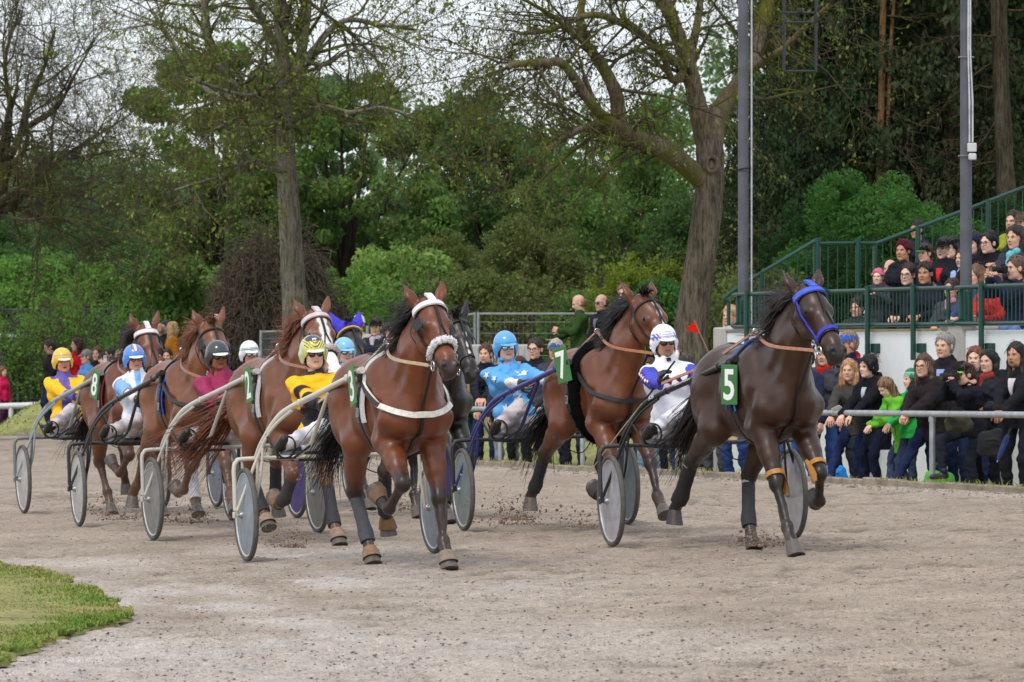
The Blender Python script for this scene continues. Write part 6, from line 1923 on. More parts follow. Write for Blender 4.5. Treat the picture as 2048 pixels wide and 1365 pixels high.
    if hair == 'short': hmesh([capE, ell(T(-.04, 0, .0), A(.084, .085 * wide, .078) * uh, r, k=.03)], face_cut + ear_cut)
    elif hair == 'thin': hmesh([ell(T(-.048, 0, .005), A(.080, .088 * wide, .085) * uh, r, k=.03)], face_cut + ear_cut, amp=.002)
    elif hair in ('bob', 'long', 'wavy'):
        L = dict(bob=.10, long=.24, wavy=.16)[hair]
        ps = [capE]
        for q in (1, -1):
            ps += [cap(T(-.03, .075 * q, .03), T(-.02, .085 * q, -.06), .034 * uh, .031 * uh, k=.03), cap(T(-.02, .085 * q, -.06), T(.02 if L > .2 else -.01, .08 * q, -.06 - L), .034 * uh, (.028 if L > .2 else .042) * uh, k=.03)]
            ps += [cap(T(-.06, .05 * q, .03), T(-.075, .05 * q, -.08 - L * .8), .05 * uh, .045 * uh, k=.04)]
        hmesh(ps, face_cut, amp=.012 if hair == 'wavy' else .006)
    elif hair == 'pony':
        hmesh([capE, ell(T(-.04, 0, .0), A(.082, .082 * wide, .09) * uh, r, k=.03), cap(T(-.11, 0, .05), T(-.15, 0, -.03), .03 * uh, .034 * uh, k=.02), cap(T(-.15, 0, -.03), T(-.13, .02, -.22), .034 * uh, .014 * uh, k=.02)], face_cut + ear_cut)
    elif hair == 'black_bob':
        hmesh([ell(T(-.02, 0, .055), A(.115, .10, .105) * uh, r, k=.03), ell(T(-.05, 0, -.01), A(.085, .095, .10) * uh, r, k=.03), cap(T(.03, .082, .05), T(.035, .088, -.02), .022 * uh, .014 * uh, k=.03), cap(T(.03, -.082, .05), T(.035, -.088, -.02), .022 * uh, .014 * uh, k=.03)], face_cut, amp=.008)
    # ---- headgear
    def visor(c, Rr, w, droop, m, nm='visor'):
        b = MB(); a = np.linspace(-1.05, 1.05, 13)
        inner_ = np.stack([.088 * np.cos(a) * 1.05, .083 * np.sin(a), 0 * a], -1); outer_ = np.stack([.088 * np.cos(a) + w * np.cos(a * .9), .086 * np.sin(a), -droop * np.cos(a) ** 1.0], -1)
        mid_ = (inner_ + outer_) / 2 + A(0, 0, .006)
        Vv = np.concatenate([c + (Rr @ (x * uh).T).T for x in (inner_, mid_, outer_)]); Vu = Vv - Rr @ A(0, 0, .004)
        g = np.array([[k * 13 + i, k * 13 + i + 1, k * 13 + i + 14, k * 13 + i + 13] for k in (0, 1) for i in range(12)])
        e = np.array([[26 + i, 27 + i, 27 + i + 39, 26 + i + 39] for i in range(12)])
        b.add(np.concatenate([Vv, Vu]), [g, g[:, ::-1] + 39, e]); b.build(nm, m, root)
    if hat in ('cap', 'flatcap'):
        m = cmat('cloth', hat_c)
        hmesh([ell(T(-.014, 0, .056), A(.111, .092, .088 if hat == 'cap' else .07) * uh, r, k=.03)], [], 'cap', .002, m, [(T(0, 0, .038), -r @ A(-.12, 0, 1))])
        visor(T(.012, 0, .048), r, .075 if hat == 'cap' else .035, .022, m if hat2 is None else cmat('cloth', hat2))
    elif hat == 'beanie':
        hmesh([ell(T(-.016, 0, .056), A(.114, .096, .105) * uh, r, k=.03), cap(T(.02, .08, .03), T(.02, -.08, .03), .03 * uh, k=.04)], face_cut, 'beanie', .004, cmat('knit', hat_c), [(T(0, 0, .022), -r @ A(-.25, 0, 1))])
        if hat2:
            for z in (.055, .082, .108):
                b = MB(); a = np.linspace(0, 2 * math.pi, 28, endpoint=False); P = np.array([T(-.016 + .12 * math.cos(t), .1 * math.sin(t), z) for t in a])
                P, g = project([ell(T(-.016, 0, .056), A(.114, .096, .105) * uh, r, k=.03)], P, .002, .03); strap(b, P, g, .011, .002, True); b.build('stripe', cmat('knit', hat2), root)
    elif hat == 'helmet':
        gm = cmat('gloss', hat_c)
        he = ell(T(-.012, 0, .045), A(.132, .112, .122) * uh, r, k=.03)
        hpz = [he] + [cap(T(-.015, .098 * q, .0), T(-.02, .092 * q, -.055), .028 * uh, .022 * uh, k=.04) for q in (1, -1)] + [ell(T(-.05, 0, -.01), A(.088, .098, .09) * uh, r, k=.03)]
        V, Q = sdf_mesh(hpz, hc, .03, [ell(T(.09, 0, -.055), A(.115, .083, .098) * uh, r, k=.01), ell(T(-.01, 0, -.02), A(.104, .086, .13) * uh, r, k=.01)])
        Chel = None
        if callable(hat2):
            rel = (V - J['headc']) @ r / uh
            Chel = hat2(rel); gm = mat('helmet_paint', rough=.2, noise=.03, attr=True, coat=.5)
        link('helmet', new_mesh('helmet', V, Q, True, Chel), gm, root)
        visor(T(.026, 0, .040), r, .070, .026, cmat('gloss', (232, 232, 228)) if hat2 else gm)
        b = MB()
        for q in (1, -1): b.tube(catmull([T(-.005, .088 * q, -.03), T(.02, .074 * q, -.09), T(.045, 0, -.128)], 6), .006, 6)
        b.build('chin_strap', cmat('rubber', (22, 22, 24)), root)
        J['helmet_prims'] = [he]
    # ---- glasses
    if glasses:
        b = MB(); fm_ = cmat('rubber', (25, 25, 28)); dark = glasses in ('sun', 'mirror', 'goggles')
        lens = mat('dark_lens', (.01, .01, .012), rough=.06, noise=0, spec=.8, coat=.5) if glasses == 'sun' else mat('mirror_lens', (.55, .6, .68), rough=.08, noise=0, metal=.9) if glasses in ('mirror', 'goggles') else None
        for q in (1, -1):
            c = T(.099, .034 * q, -.002); a = np.linspace(0, 2 * math.pi, 18, endpoint=False)
            rx, rz_ = (.027, .021) if dark else (.024, .018)
            nx = r @ nrm(A(1, .28 * q, .0)); ny = np.cross(r @ A(0, 0, 1), nx)
            ring = c + (np.cos(a)[:, None] * ny * rx + np.sin(a)[:, None] * (r @ A(0, 0, 1)) * rz_) * uh
            b.tube(ring, .0028 * uh, 5, closed=True)
            b.tube([T(.094, .060 * q, .006), T(.02, .083 * q, .008), T(-.015, .084 * q, -.004)], .0026 * uh, 5)
            if lens is not None:
                l = MB(); l.add(np.concatenate([ring, (c + nx * .006)[None]]), [np.stack([np.arange(18), (np.arange(18) + 1) % 18, np.full(18, 18)], -1)])
                l.build('lens', lens, root)
        b.tube([T(.106, .012, .004), T(.112, 0, .007), T(.106, -.012, .004)], .0028 * uh, 5)
        b.build('glasses', fm_ if glasses != 'mirror' else cmat('plain', (225, 225, 225)), root)
    if extras: extras(root, J, tp, T, r, rs)
    root_M = Matrix.Translation(pos) @ (Matrix.Rotation(yaw, 4, 'Z') if parent_rot is None else parent_rot.to_matrix().to_4x4())
    return root, J, root_M

def to_world(M, p): return np.array(M @ Vector([float(c) for c in p]))

def face_dir(deg):
    """yaw for a body looking along (sin deg, -cos deg): 0 looks straight back at the photographer, negative to the left"""
    return R(deg) - math.pi / 2
# ------------------------------------------------------------------ the race: eight horses, sulkies and drivers
P_A = dict(RF='fore_fold', LF='fore_stance', RH='hind_stance', LH='hind_swing')
P_B = dict(RF='fore_land', LF='fore_fold2', RH='hind_swing', LH='hind_stance')
P_C = dict(RF='fore_fold2', LF='fore_reach', RH='hind_swing', LH='hind_fwd')
P_D = dict(RF='fore_fold2', LF='fore_land', RH='hind_fwd', LH='hind_swing')

def star_pts(r, k=5, inner=.42):
    return np.array([(math.cos(math.pi / 2 + i * math.pi / k) * (r if i % 2 == 0 else r * inner), math.sin(math.pi / 2 + i * math.pi / k) * (r if i % 2 == 0 else r * inner)) for i in range(2 * k)])

def decal(name, pts2, c, right, up, prims, m, parent, off=.011, k=.04):
    """a flat sewn-on shape laid over a surface (fan of rings so that it follows the curve)"""
    right = nrm(right); up = nrm(up); pts2 = np.asarray(pts2, float)
    pts2 = resample(np.column_stack([np.vstack([pts2, pts2[:1]]), np.zeros(len(pts2) + 1)]), len(pts2) * 3 + 1)[:-1, :2]
    m_ = len(pts2); V = [np.zeros((1, 2))] + [pts2 * t for t in (.35, .7, 1.0)]
    P = np.concatenate(V); P = np.asarray(c) + P[:, :1] * right + P[:, 1:] * up
    P, _ = project(prims, P, off, k, 5)
    i = np.arange(m_); j = (i + 1) % m_
    T = np.stack([0 * i, 1 + i, 1 + j], -1)
    Q = np.concatenate([np.stack([1 + i + a * m_, 1 + i + (a + 1) * m_, 1 + j + (a + 1) * m_, 1 + j + a * m_], -1) for a in (0, 1)])
    return MB().add(P, [T, Q]).build(name, m, parent)

def arm_t(V, J, nm):
    d1, t1 = segd(V, J['sh' + nm], J['el' + nm]); d2, t2 = segd(V, J['el' + nm], J['wr' + nm])
    return np.where(d1 < d2, t1, 1 + t2), np.minimum(d1, d2)

def silks(kind):
    def fn(V, J):
        u = J['u']; C = np.empty((len(V), 3))
        rel = (V - J['pel']) / u; z = rel @ J['up']; y = rel[:, 1]
        tL, dL = arm_t(V, J, 'L'); tR, dR = arm_t(V, J, 'R')
        arm = np.where(dL < dR, tL, tR); ad = np.minimum(dL, dR)
        tors = np.abs(y) < .165
        isarm = (ad < .085 * u) & ~((np.abs(y) < .15) & (z > .05) & (arm < .25))
        front = rel @ J['fw'] > 0
        if kind == 'yellow_black':
            C[:] = lin(246, 190, 20); blk = lin(34, 34, 44); red = lin(190, 50, 30)
            band = tors & (z > .10) & (z < .26) & ~isarm; rim = tors & (z > .085) & (z < .275) & ~isarm
            ab = isarm & (arm > .62) & (arm < .92); ar = isarm & (arm > .57) & (arm < .97)
            C[rim | ar] = red; C[band | ab] = blk
            C[isarm & (arm > 1.2)] = blk
            C[(z > .52) & ~isarm] = lin(36, 30, 36)
        elif kind == 'white_blue':
            C[:] = lin(236, 236, 242); C[isarm & (arm > .18)] = lin(72, 76, 190)
        elif kind == 'stars':
            C[:] = lin(92, 166, 226); C[isarm & (arm > 1.45)] = lin(226, 228, 234)
        elif kind == 'paleblue_white':
            C[:] = lin(224, 228, 236); C[isarm & (arm > .15) & (arm < 1.1)] = lin(130, 178, 228); C[isarm & (arm > .12) & (arm < .18)] = lin(150, 60, 80); C[isarm & (arm > 1.1) & (arm < 1.18)] = lin(150, 60, 80)
            C[(np.abs(y) < .03) & front & ~isarm] = lin(130, 178, 228)
        elif kind == 'yellow_purple':
            C[:] = lin(246, 190, 30); pu = lin(100, 88, 170)
            C[(np.abs(y + .02) < .055) & front & ~isarm] = pu; C[(z > .505) & ~isarm] = pu; C[isarm & (arm > 1.5)] = pu
        return C
    return fn

def helm(kind):
    def fn(rel):
        C = np.empty((len(rel), 3)); x, y, z = rel.T
        if kind == 'yellow_stripes':
            C[:] = lin(222, 212, 96)
            s = np.sin(z * 190 + 9 * np.cos(y * 30)); C[(s > .55) & (z > .05)] = lin(50, 52, 44); C[np.abs(y) > .088] = lin(190, 205, 170)
            C[(x > .02) & (z > .112) & (np.abs(y) < .07)] = lin(60, 62, 74)
        elif kind == 'white_blue':
            C[:] = lin(238, 238, 244); s = (np.abs(y) > .055) & (z > .03) & (z < .085); C[s & (np.sin(y * 260 + z * 120) > -.2)] = lin(104, 104, 190); C[(z > .048) & (z < .056)] = lin(104, 104, 190)
        elif kind == 'yellow_plain':
            C[:] = lin(232, 190, 60); C[(z > .068) & (z < .084)] = lin(190, 160, 140)
        elif kind == 'blue':
            C[:] = lin(78, 142, 222); C[(np.abs(np.hypot(y, z - .125) - .035) < .007) & (x > .0)] = lin(180, 70, 90); C[(np.abs(y) < .012) & (z > .09) & (x > 0)] = lin(235, 235, 240)
        elif kind == 'black':
            C[:] = lin(58, 60, 66)
        elif kind == 'white':
            C[:] = lin(232, 234, 236); C[(np.abs(z - .06) < .004) | (np.abs(z - .075) < .003)] = lin(90, 96, 120)
        elif kind == 'lightblue': C[:] = lin(130, 190, 226)
        elif kind == 'sky': C[:] = lin(84, 158, 216)
        return C
    return fn

def team(X, D, a_deg, horse, sulky, driver, hoff=(1.65, 0), hrot=2.0):
    a = R(a_deg); rz = a - math.pi / 2
    fw = A(math.sin(a), -math.cos(a)); lf = A(math.cos(a), math.sin(a))
    build_sulky(loc=(X, D, track_z(X)), rz=rz, **sulky)
    p = A(X, D) + fw * hoff[0] + lf * hoff[1]
    hands = driver.pop('hands_s', dict(L=(.26, .05, 1.20), R=(.26, -.22, 1.20)))
    # the reins end in the driver's hands
    q = p + fw * .7; f2 = A(math.sin(a + R(hrot)), -math.cos(a + R(hrot))); ph = q - f2 * .7
    tilt = Matrix.Rotation(-math.atan(SLOPE), 4, 'Y')
    Ms = Matrix.Translation((X, D, track_z(X))) @ tilt @ Matrix.Rotation(rz, 4, 'Z'); Mh = Matrix.Translation((ph[0], ph[1], track_z(ph[0]))) @ tilt @ Matrix.Rotation(rz + R(hrot), 4, 'Z')
    rein = {q_: np.array(Mh.inverted() @ Ms @ Vector((hands[n][0] + .07, hands[n][1] + .01 * q_, hands[n][2] + .02))) for q_, n in ((1, 'L'), (-1, 'R'))}
    build_horse(loc=(ph[0], ph[1], track_z(ph[0])), rz=rz + R(hrot), rein_to=rein, **horse)
    po = A(*driver.pop('pel', (-.18, -.08, .92)))
    M = Matrix.Rotation(-math.atan(SLOPE), 4, 'Y') @ Matrix.Rotation(rz, 4, 'Z')
    pos = Vector((X, D, track_z(X))) + M @ Vector(po)
    Hh = driver.get('H', 1.68); u = Hh / 1.75
    feet = driver.pop('feet_s', dict(L=(.40, .44, .90), R=(.40, -.53, .90)))
    roll = driver.pop('roll', R(-3))
    Mr = M @ Matrix.Rotation(-roll, 4, 'X')
    Mi = np.array(Matrix.Rotation(roll, 3, 'X'))
    kw = dict(pose='drive', lean=R(-8), trousers=(214, 210, 214), shoes=(36, 33, 32), group='drivers in the race', gloves=(30, 30, 32), h=.0095, hat='helmet', collar=True, hem=-.05, top_kind='nylon', trouser_kind='nylon', curl=.95)
    kw.update(driver)
    kw['hands'] = {n: tuple(Mi @ (A(*v) - po) / u) for n, v in hands.items()}; kw['feet'] = {n: tuple(Mi @ (A(*v) - po) / u) for n, v in feet.items()}
    r_ = build_person(pos=tuple(pos), yaw=rz, parent_rot=Mr.to_euler(), **kw)
    return r_, Mr, pos

def ex_three(root, J, tp, T, r, rs):
    lettering('lettering', 'PP', T(.10, 0, .135), r @ A(0, 1, 0), r @ A(-.7, 0, .7), .030, cmat('plain', (240, 240, 240)), root, bold=.03, prims=J['helmet_prims'], off=.0035, k=.03)
def ex_five(root, J, tp, T, r, rs):
    wt = cmat('plain', (92, 92, 170))
    lettering('lettering', 'Hufbeschlag', T(.118, 0, .098), r @ A(0, 1, 0), r @ A(-.45, 0, .9), .014, wt, root, width=.074, prims=J['helmet_prims'], off=.0035, k=.03, shear=.25)
    lettering('lettering', 'B. Spangenberg', T(.124, 0, .074), r @ A(0, 1, 0), r @ A(-.35, 0, .9), .014, wt, root, width=.084, prims=J['helmet_prims'], off=.0035, k=.03, shear=.25)
    u = J['u']; up, fw = J['up'], J['fw']; dk = cmat('cloth', (50, 44, 66)); rd = cmat('cloth', (178, 46, 56)); wh = cmat('cloth', (238, 238, 244))
    dia = np.array([(0, .04), (.026, 0), (0, -.04), (-.026, 0)])
    for y in (-.12, -.04, .05, .13):
        c = J['chest'] + fw * .16 + A(0, y, 0) * u + up * .03
        decal('diamond', dia * 1.25, c, A(0, 1, .25), A(0, -.25, 1), tp, rd, root, .013); decal('diamond', dia, c, A(0, 1, .25), A(0, -.25, 1), tp, dk, root, .016)
    for nm, q in (('R', -1), ('L', 1)):
        sh, el, wr = J['sh' + nm], J['el' + nm], J['wr' + nm]
        for (a, b_, t) in ((sh, el, .3), (sh, el, .55), (sh, el, .8), (el, wr, .15), (el, wr, .4)):
            d = nrm(b_ - a); out = nrm(A(.45, q, .2)); out = nrm(out - d * (out @ d)); rt = np.cross(d, out)
            c = a + (b_ - a) * t + out * .09
            decal('diamond', dia * 1.05, c, rt, d, tp, rd, root, .010); decal('diamond', dia * .8, c, rt, d, tp, wh, root, .013)
    b = MB(); P, g = project(tp, resample([J['neck'] + fw * .15 + up * .01 + A(0, .03, 0), J['neck'] + fw * .15 + up * .01 - A(0, .03, 0)], 5), .006, .04); strap(b, P, g, .028, .004); b.build('collar_tab', cmat('rubber', (24, 24, 26)), root)
def ex_seven(root, J, tp, T, r, rs):
    u = J['u']; up, fw = J['up'], J['fw']; wh = cmat('cloth', (226, 230, 238)); st = star_pts(.055)
    for (y, z, ro) in ((.08, .12, .2), (-.09, .02, .4), (.02, -.12, .1), (-.12, -.2, .3), (.12, -.05, .6)):
        c_, s_ = math.cos(ro), math.sin(ro); decal('star', st @ np.array([[c_, -s_], [s_, c_]]), J['chest'] + fw * .16 + A(0, y, 0) * u + up * z, A(0, 1, 0), up, tp, wh, root)
    for nm, q in (('R', -1), ('L', 1)):
        sh, el = J['sh' + nm], J['el' + nm]
        for t in (.25, .75):
            d = nrm(el - sh); out = nrm(A(.5, q, .3)); out = nrm(out - d * (out @ d)); decal('star', st * .9, sh + (el - sh) * t + out * .09, np.cross(d, out), d, tp, wh, root)
    lettering('lettering', 'mido', J['neck'] + fw * .14 + up * .0, A(0, 1, 0), up, .014, cmat('plain', (170, 60, 70)), root, prims=tp, off=.014, k=.04)

def build_race():
    # 3: the leading bay
    team(-1.326, 35.0, 16.5,
         dict(label='bright bay horse with white fleece noseband and white breast collar, leading number 3', coat=(106, 54, 26), points=(34, 25, 24), pose=P_A, nose_fleece=(232, 230, 234), brow_pad=(226, 226, 230),
              breast=dict(c=(224, 220, 212), ends=(26, 26, 28)), rein_c=(176, 152, 122), h=.011, mane_c=(26, 22, 24), mane_side=-1, head_yaw=.02,
              boots=dict(LF=dict(bell=(132, 118, 104)), RF=dict(bell=(122, 96, 74)), RH=dict(bell=(140, 112, 86), wrap=(70, 72, 78)), LH=dict(bell=(122, 92, 60), wrap=(44, 44, 48)))),
         dict(label='cream framed sulky with grey wheel covers behind the leading horse number 3', frame_c=(204, 199, 186), disc_c=(128, 140, 150), number='3', plate_yaw=3, plate_roll=.25),
         dict(label='driver in yellow and black with a yellow striped helmet and dark sunglasses', top_fn=silks('yellow_black'), hat2=helm('yellow_stripes'), glasses='sun', trousers=(232, 230, 238), skin='light', head_yaw=R(-2), hair_c=(40, 30, 26), extras=ex_three))
    # 5: the dark bay on the right
    r5, M5, p5 = team(1.52, 35.7, 14.5,
         dict(label='dark brown horse with blue bridle and number 5 plate, nearest on the right', coat=(58, 34, 21), points=(24, 19, 18), pose=P_B, brow_pad=(82, 104, 206), noseband_c=(72, 74, 190), cheek_c=(72, 74, 190), blinds=False, pad=(40, 40, 46), pad_edge=(64, 104, 205),
              rein_c=(166, 112, 82), h=.011, mane_c=(40, 28, 26), mane_side=-1, mane_len=.36, neck=.25, head_yaw=.09, muzzle_c=(34, 30, 30),
              boots=dict(RH=dict(wrap=(28, 28, 30), fat=1.12, cuff=(210, 210, 210), hoof='dark'), LH=dict(wrap=(52, 53, 56), cuff=(205, 205, 205), hoof='dark'), RF=dict(knee=(176, 124, 58)), LF=dict(knee=(176, 124, 58), hoof='dark'))),
         dict(label='black framed sulky with clear spoked wheels behind the dark horse number 5', frame_c=(58, 62, 66), shaft_c=(28, 28, 30), disc_c=(190, 188, 196), disc_glass=True, number='5', plate_yaw=34, plate_roll=-.04, plate_at=(1.92, -.345, 1.27),
              writing=[('KB', .47, .030, .075, (225, 225, 228)), ('Roland Kempe', .64, .022, .26, (225, 225, 228))], tip_c=(26, 26, 28), strut_c=(26, 26, 28)),
         dict(label='driver in white and blue diamonds holding up a whip, white helmet and sunglasses', top_fn=silks('white_blue'), hat2=helm('white_blue'), glasses='sun', trousers=(232, 232, 240), skin='tan', stubble=.35, hair_c=(34, 28, 26), pel=(-.20, -.15, .93), roll=R(-4),
              hands_s=dict(L=(.24, .05, 1.18), R=(.28, -.40, 1.26)), hands_dir=dict(R=((.35, .1, .9), (.2, 1, .1))), extras=ex_five), hrot=4.0, hoff=(1.62, .0))
    root, J, M = r5
    hw = np.array(M @ Vector([float(c) for c in (J['wrR'] + nrm(J['wrR'] - J['elR']) * .05)]))
    hw = np.array(p5) + np.array(M5.to_3x3() @ Vector([float(c) for c in (J['wrR'] + A(.03, .02, .05))]))
    wr_ = empty('whip', tuple(hw), 0, 'long thin pale driving whip in the raised hand of the number 5 driver', 'whip')
    b = MB(); e = world_at(1172, 955, 36.2) - hw
    b.tube(catmull([-e * .16, A(0, 0, 0), e * .25], 5), [.008] * 11, 6); b.build('handle', cmat('rubber', (34, 32, 32)), wr_)
    b = MB(); b.tube(catmull([e * .25, e * .6 + A(0, 0, .01), e], 6), np.linspace(.0065, .003, 13), 6); b.build('lash', cmat('plain', (176, 170, 142)), wr_)
    # 7
    team(.305, 39.7, 15.0,
         dict(label='bay horse with white blaze and black sheepskin girth, number 7 behind the right leader', coat=(104, 57, 31), points=(40, 29, 26), pose=P_C, blaze=(.10, .62, .016, .016), fur_saddle=(18, 18, 20), blinds=False, breast=dict(c=(26, 26, 28), w=.035), rein_c=(158, 98, 60), h=.012,
              mane_c=(18, 17, 18), mane_len=.30, neck=.3, head_yaw=.22, muzzle_c=(86, 62, 54), boots=dict(RH=dict(wrap=(34, 34, 38)), LF=dict(), RF=dict(bell=(60, 56, 54))), mane_n=520),
         dict(label='sulky with violet-blue shafts and grey wheels behind the number 7 horse', frame_c=(46, 46, 50), shaft_c=(58, 54, 128), disc_c=(118, 132, 136), number='7', plate_yaw=34, plate_roll=.22, plate_at=(1.90, -.345, 1.44), strut_c=(48, 50, 112)),
         dict(label='driver in sky blue with white stars, plain blue helmet cover and mirror goggles', top_fn=silks('stars'), hat2=None, hat_c=(92, 166, 224), glasses='goggles', trousers=(206, 198, 200), skin='fair', pel=(-.22, -.20, .93), roll=R(-4), hands_s=dict(L=(.34, .02, 1.26), R=(.40, -.24, 1.24)), gloves=(52, 52, 48), extras=ex_seven), hrot=3.0, hoff=(1.65, .07))
    # 2
    team(-2.43, 39.7, 18.5,
         dict(label='chestnut horse with wide white blaze and striped browband, number 2, behind the yellow driver', coat=(112, 66, 40), points=(96, 60, 42), pose=P_D, blaze=(.10, .60, .035, .05), pad=(214, 214, 220), brow_pad=(205, 190, 194), rein_c=(150, 100, 78), h=.0125, mane_c=(112, 62, 36), mane_side=-1, blinds=False, muzzle_c=(150, 118, 104),
              tail_bend=(-.5, -.75, -.9), tail_len=1.0, nose_fleece=(206, 196, 192), neck=-.2, boots=dict(LF=dict(wrap=(48, 48, 54), bell=(140, 116, 100)), RF=dict(wrap=(50, 48, 48), bell=(120, 100, 80)), RH=dict(wrap=(46, 46, 52), bell=(150, 128, 108)), LH=dict(wrap=(46, 46, 52)))),
         dict(label='silver framed sulky with dark grey wheel covers behind the number 2 chestnut', frame_c=(186, 184, 178), shaft_c=(190, 190, 184), disc_c=(118, 119, 118), number='2', plate_yaw=6, plate_roll=.20),
         dict(label='driver in plain raspberry red with a black helmet and white peak', top=(148, 44, 82), hat2=helm('black'), glasses='sun', skin='brown', trousers=(206, 194, 196), roll=R(-3), pel=(-.18, -.02, .92), hair_c=(20, 18, 18)))
    # light blue helmet, purple wheels, dark horse
    team(-1.387, 44.1, 20.0,
         dict(label='black horse with thin white blaze, head just right of the leading bay', coat=(24, 19, 18), points=(20, 17, 17), pose=P_B, blaze=(.18, .44, .012, .008), h=.014, mane_c=(18, 17, 18), strap_c=(22, 22, 24), head_pitch=.12, neck=-.5, boots=dict(LF=dict(bell=(82, 80, 80)), RF=dict(wrap=(24, 24, 26)))),
         dict(label='sulky with purple wheel covers half hidden behind the leading horse', frame_c=(80, 84, 88), shaft_c=(60, 60, 120), disc_c=(66, 50, 128), tyre_c=(80, 76, 74)),
         dict(label='driver in a pale blue helmet looking over the back of the leading bay', top=(120, 170, 210), hat2=None, hat_c=(128, 190, 226), glasses='goggles', pel=(-.18, -.10, .93), h=.012, trousers=(200, 196, 200)))
    # white helmet, blue ears
    team(-2.42, 48.0, 18.0,
         dict(label='dark horse wearing a bright violet-blue ear bonnet with yellow braid', coat=(32, 27, 27), points=(20, 17, 17), pose=P_D, bonnet=(76, 70, 196), h=.015, mane_c=(18, 17, 18), boots={}, head_pitch=.0, neck=-.9),
         dict(label='rearmost sulky hidden behind the number 2 chestnut', frame_c=(90, 92, 96), disc_c=(120, 130, 150)),
         dict(label='driver in a white helmet half hidden by the chestnut mane', top=(60, 70, 120), hat2=helm('white'), glasses='goggles', h=.012, skin='tan', pel=(-.18, -.24, .94)))
    # blue and white driver
    team(-3.44, 43.5, 16.0,
         dict(label='light chestnut horse with black bridle and blue edged harness, third from the left edge', coat=(116, 70, 43), points=(84, 58, 44), pose=P_C, brow_pad=None, pad=(30, 30, 34), pad_edge=(50, 84, 190), breast=dict(c=(30, 30, 32), w=.04), h=.0135, mane_c=(116, 70, 42), neck=-.55, head_pitch=.16, head_yaw=.05, blinds=True, muzzle_c=(92, 76, 68), boots=dict(LH=dict(wrap=(190, 190, 196))), tail_bend=(-.5, .1, -1)),
         dict(label='black framed sulky with pale grey wheel covers second from the left edge', frame_c=(44, 48, 50), disc_c=(172, 171, 168), tip_c=(30, 30, 30)),
         dict(label='driver in white and pale blue with a bright blue helmet and glasses', top_fn=silks('paleblue_white'), hat2=helm('blue'), glasses='clear', skin='red', trousers=(206, 200, 204)))
    # yellow and purple driver
    team(-4.43, 47.7, 17.5,
         dict(label='dark chestnut horse with white browband and red edged pad, nearest the left edge', coat=(106, 58, 36), points=(70, 46, 38), pose=P_A, brow_pad=(216, 214, 216), pad=(34, 32, 34), pad_edge=(140, 40, 46), h=.014, mane_c=(40, 28, 26), neck=-.35, head_pitch=.22, blinds=True, rein_c=(150, 100, 76)),
         dict(label='grey framed sulky with pale wheel covers nearest the left edge', frame_c=(112, 118, 120), shaft_c=(150, 160, 162), disc_c=(176, 172, 170), number='8', plate_yaw=18, plate_roll=-.28, writing=[('ONYX', .42, .03, .12, (30, 30, 34))]),
         dict(label='driver in yellow with a violet stripe and a yellow helmet at far left', top_fn=silks('yellow_purple'), hat2=helm('yellow_plain'), skin='red', mouth_open=True, trousers=(206, 196, 200), pel=(-.20, -.20, .92), hair_c=(110, 84, 60), gloves=(34, 38, 66)))
    # dirt thrown up by hooves and wheels
    rs = np.random.RandomState(77)
    spots = [(1030, 1010, 1040, 39.0, 330, 45), (1040, 1045, 1050, 38.6, 160, 60), (1160, 1040, 1055, 37.5, 150, 40), (250, 1020, 1040, 42, 230, 60), (380, 1030, 1045, 40, 230, 60), (580, 1075, 1095, 36.5, 240, 36), (820, 985, 1020, 37, 200, 60), (205, 1000, 1030, 44.5, 120, 40), (1515, 1088, 1092, 33.9, 260, 40), (640, 900, 960, 36, 120, 40), (470, 930, 1000, 38.5, 90, 40)]
    pts = []
    for px, py0, py1, D, n, w in spots:
        for _ in range(n * 2):
            h = rs.rand() ** 2; x = px + rs.normal(0, w * (.45 + .6 * h)); y = py1 - h * (py1 - py0 + 26) * rs.uniform(.5, 1.3)
            d = D + rs.normal(0, .25); p = world_at(x, y, d); p[2] = max(p[2], .029 * p[0] + .01); pts.append(p)
    pts = np.array(pts)
    o = lumps(len(pts), lambda n: pts, .0042, rs, mat('clod', lin(122, 104, 92), rough=1, noise=.15, island=.45), 'thrown_dirt', .9); tag(o, 'crumbs of dark sand thrown up behind the hooves and wheels', 'flying sand', kind='stuff')
build_race()
# ------------------------------------------------------------------ spectators
def rail_D(px, off):
    lo, hi = 30.0, 98.0
    for _ in range(50):
        m = (lo + hi) / 2
        if float(kerb_x(m)) + off > (px - 1024) / F * m: lo = m
        else: hi = m
    return lo

def top_height(pose, lean):
    if pose == 'sit': return .50 + .635 * math.cos(lean) + .05 + .128
    return .94 + .635 * math.cos(lean) + .05 + .128

def spectator(px, py, label, D=None, off=.80, H=None, pose='stand', z=None, face=0, group='spectators', **kw):
    """a person whose head is seen at px with its top at py"""
    if D is None: D = rail_D(px, off)
    lean = kw.get('lean', 0.0)
    ztop = CAMZ + (HY - py) / F * D
    yaw = face_dir(face)
    hw = 0.0
    x = (px - 1024) / F * D
    # the head leads the feet when the body leans
    dx = (math.sin(lean) * .60 - math.sin(lean) * .4) if pose == 'stand' else 0
    fx, fy = math.sin(R(face)), -math.cos(R(face))
    bx, by = x - fx * dx, D - fy * dx
    zg = float(ground_z(bx, by)) if z is None else z
    h1 = top_height(pose, lean) / 1.75
    Hn = (ztop - zg) / h1
    if H is None: H = Hn
    lo_, hi_ = kw.pop('range', (1.50, 1.88)); tol = kw.pop('tol', .15)
    H = min(max(H, lo_), hi_)
    if H != Hn and z is None and abs(ztop - H * h1 - zg) < tol: zg = ztop - H * h1
    return build_person(label, (bx, by, zg), yaw, H, pose, group=group, **kw)

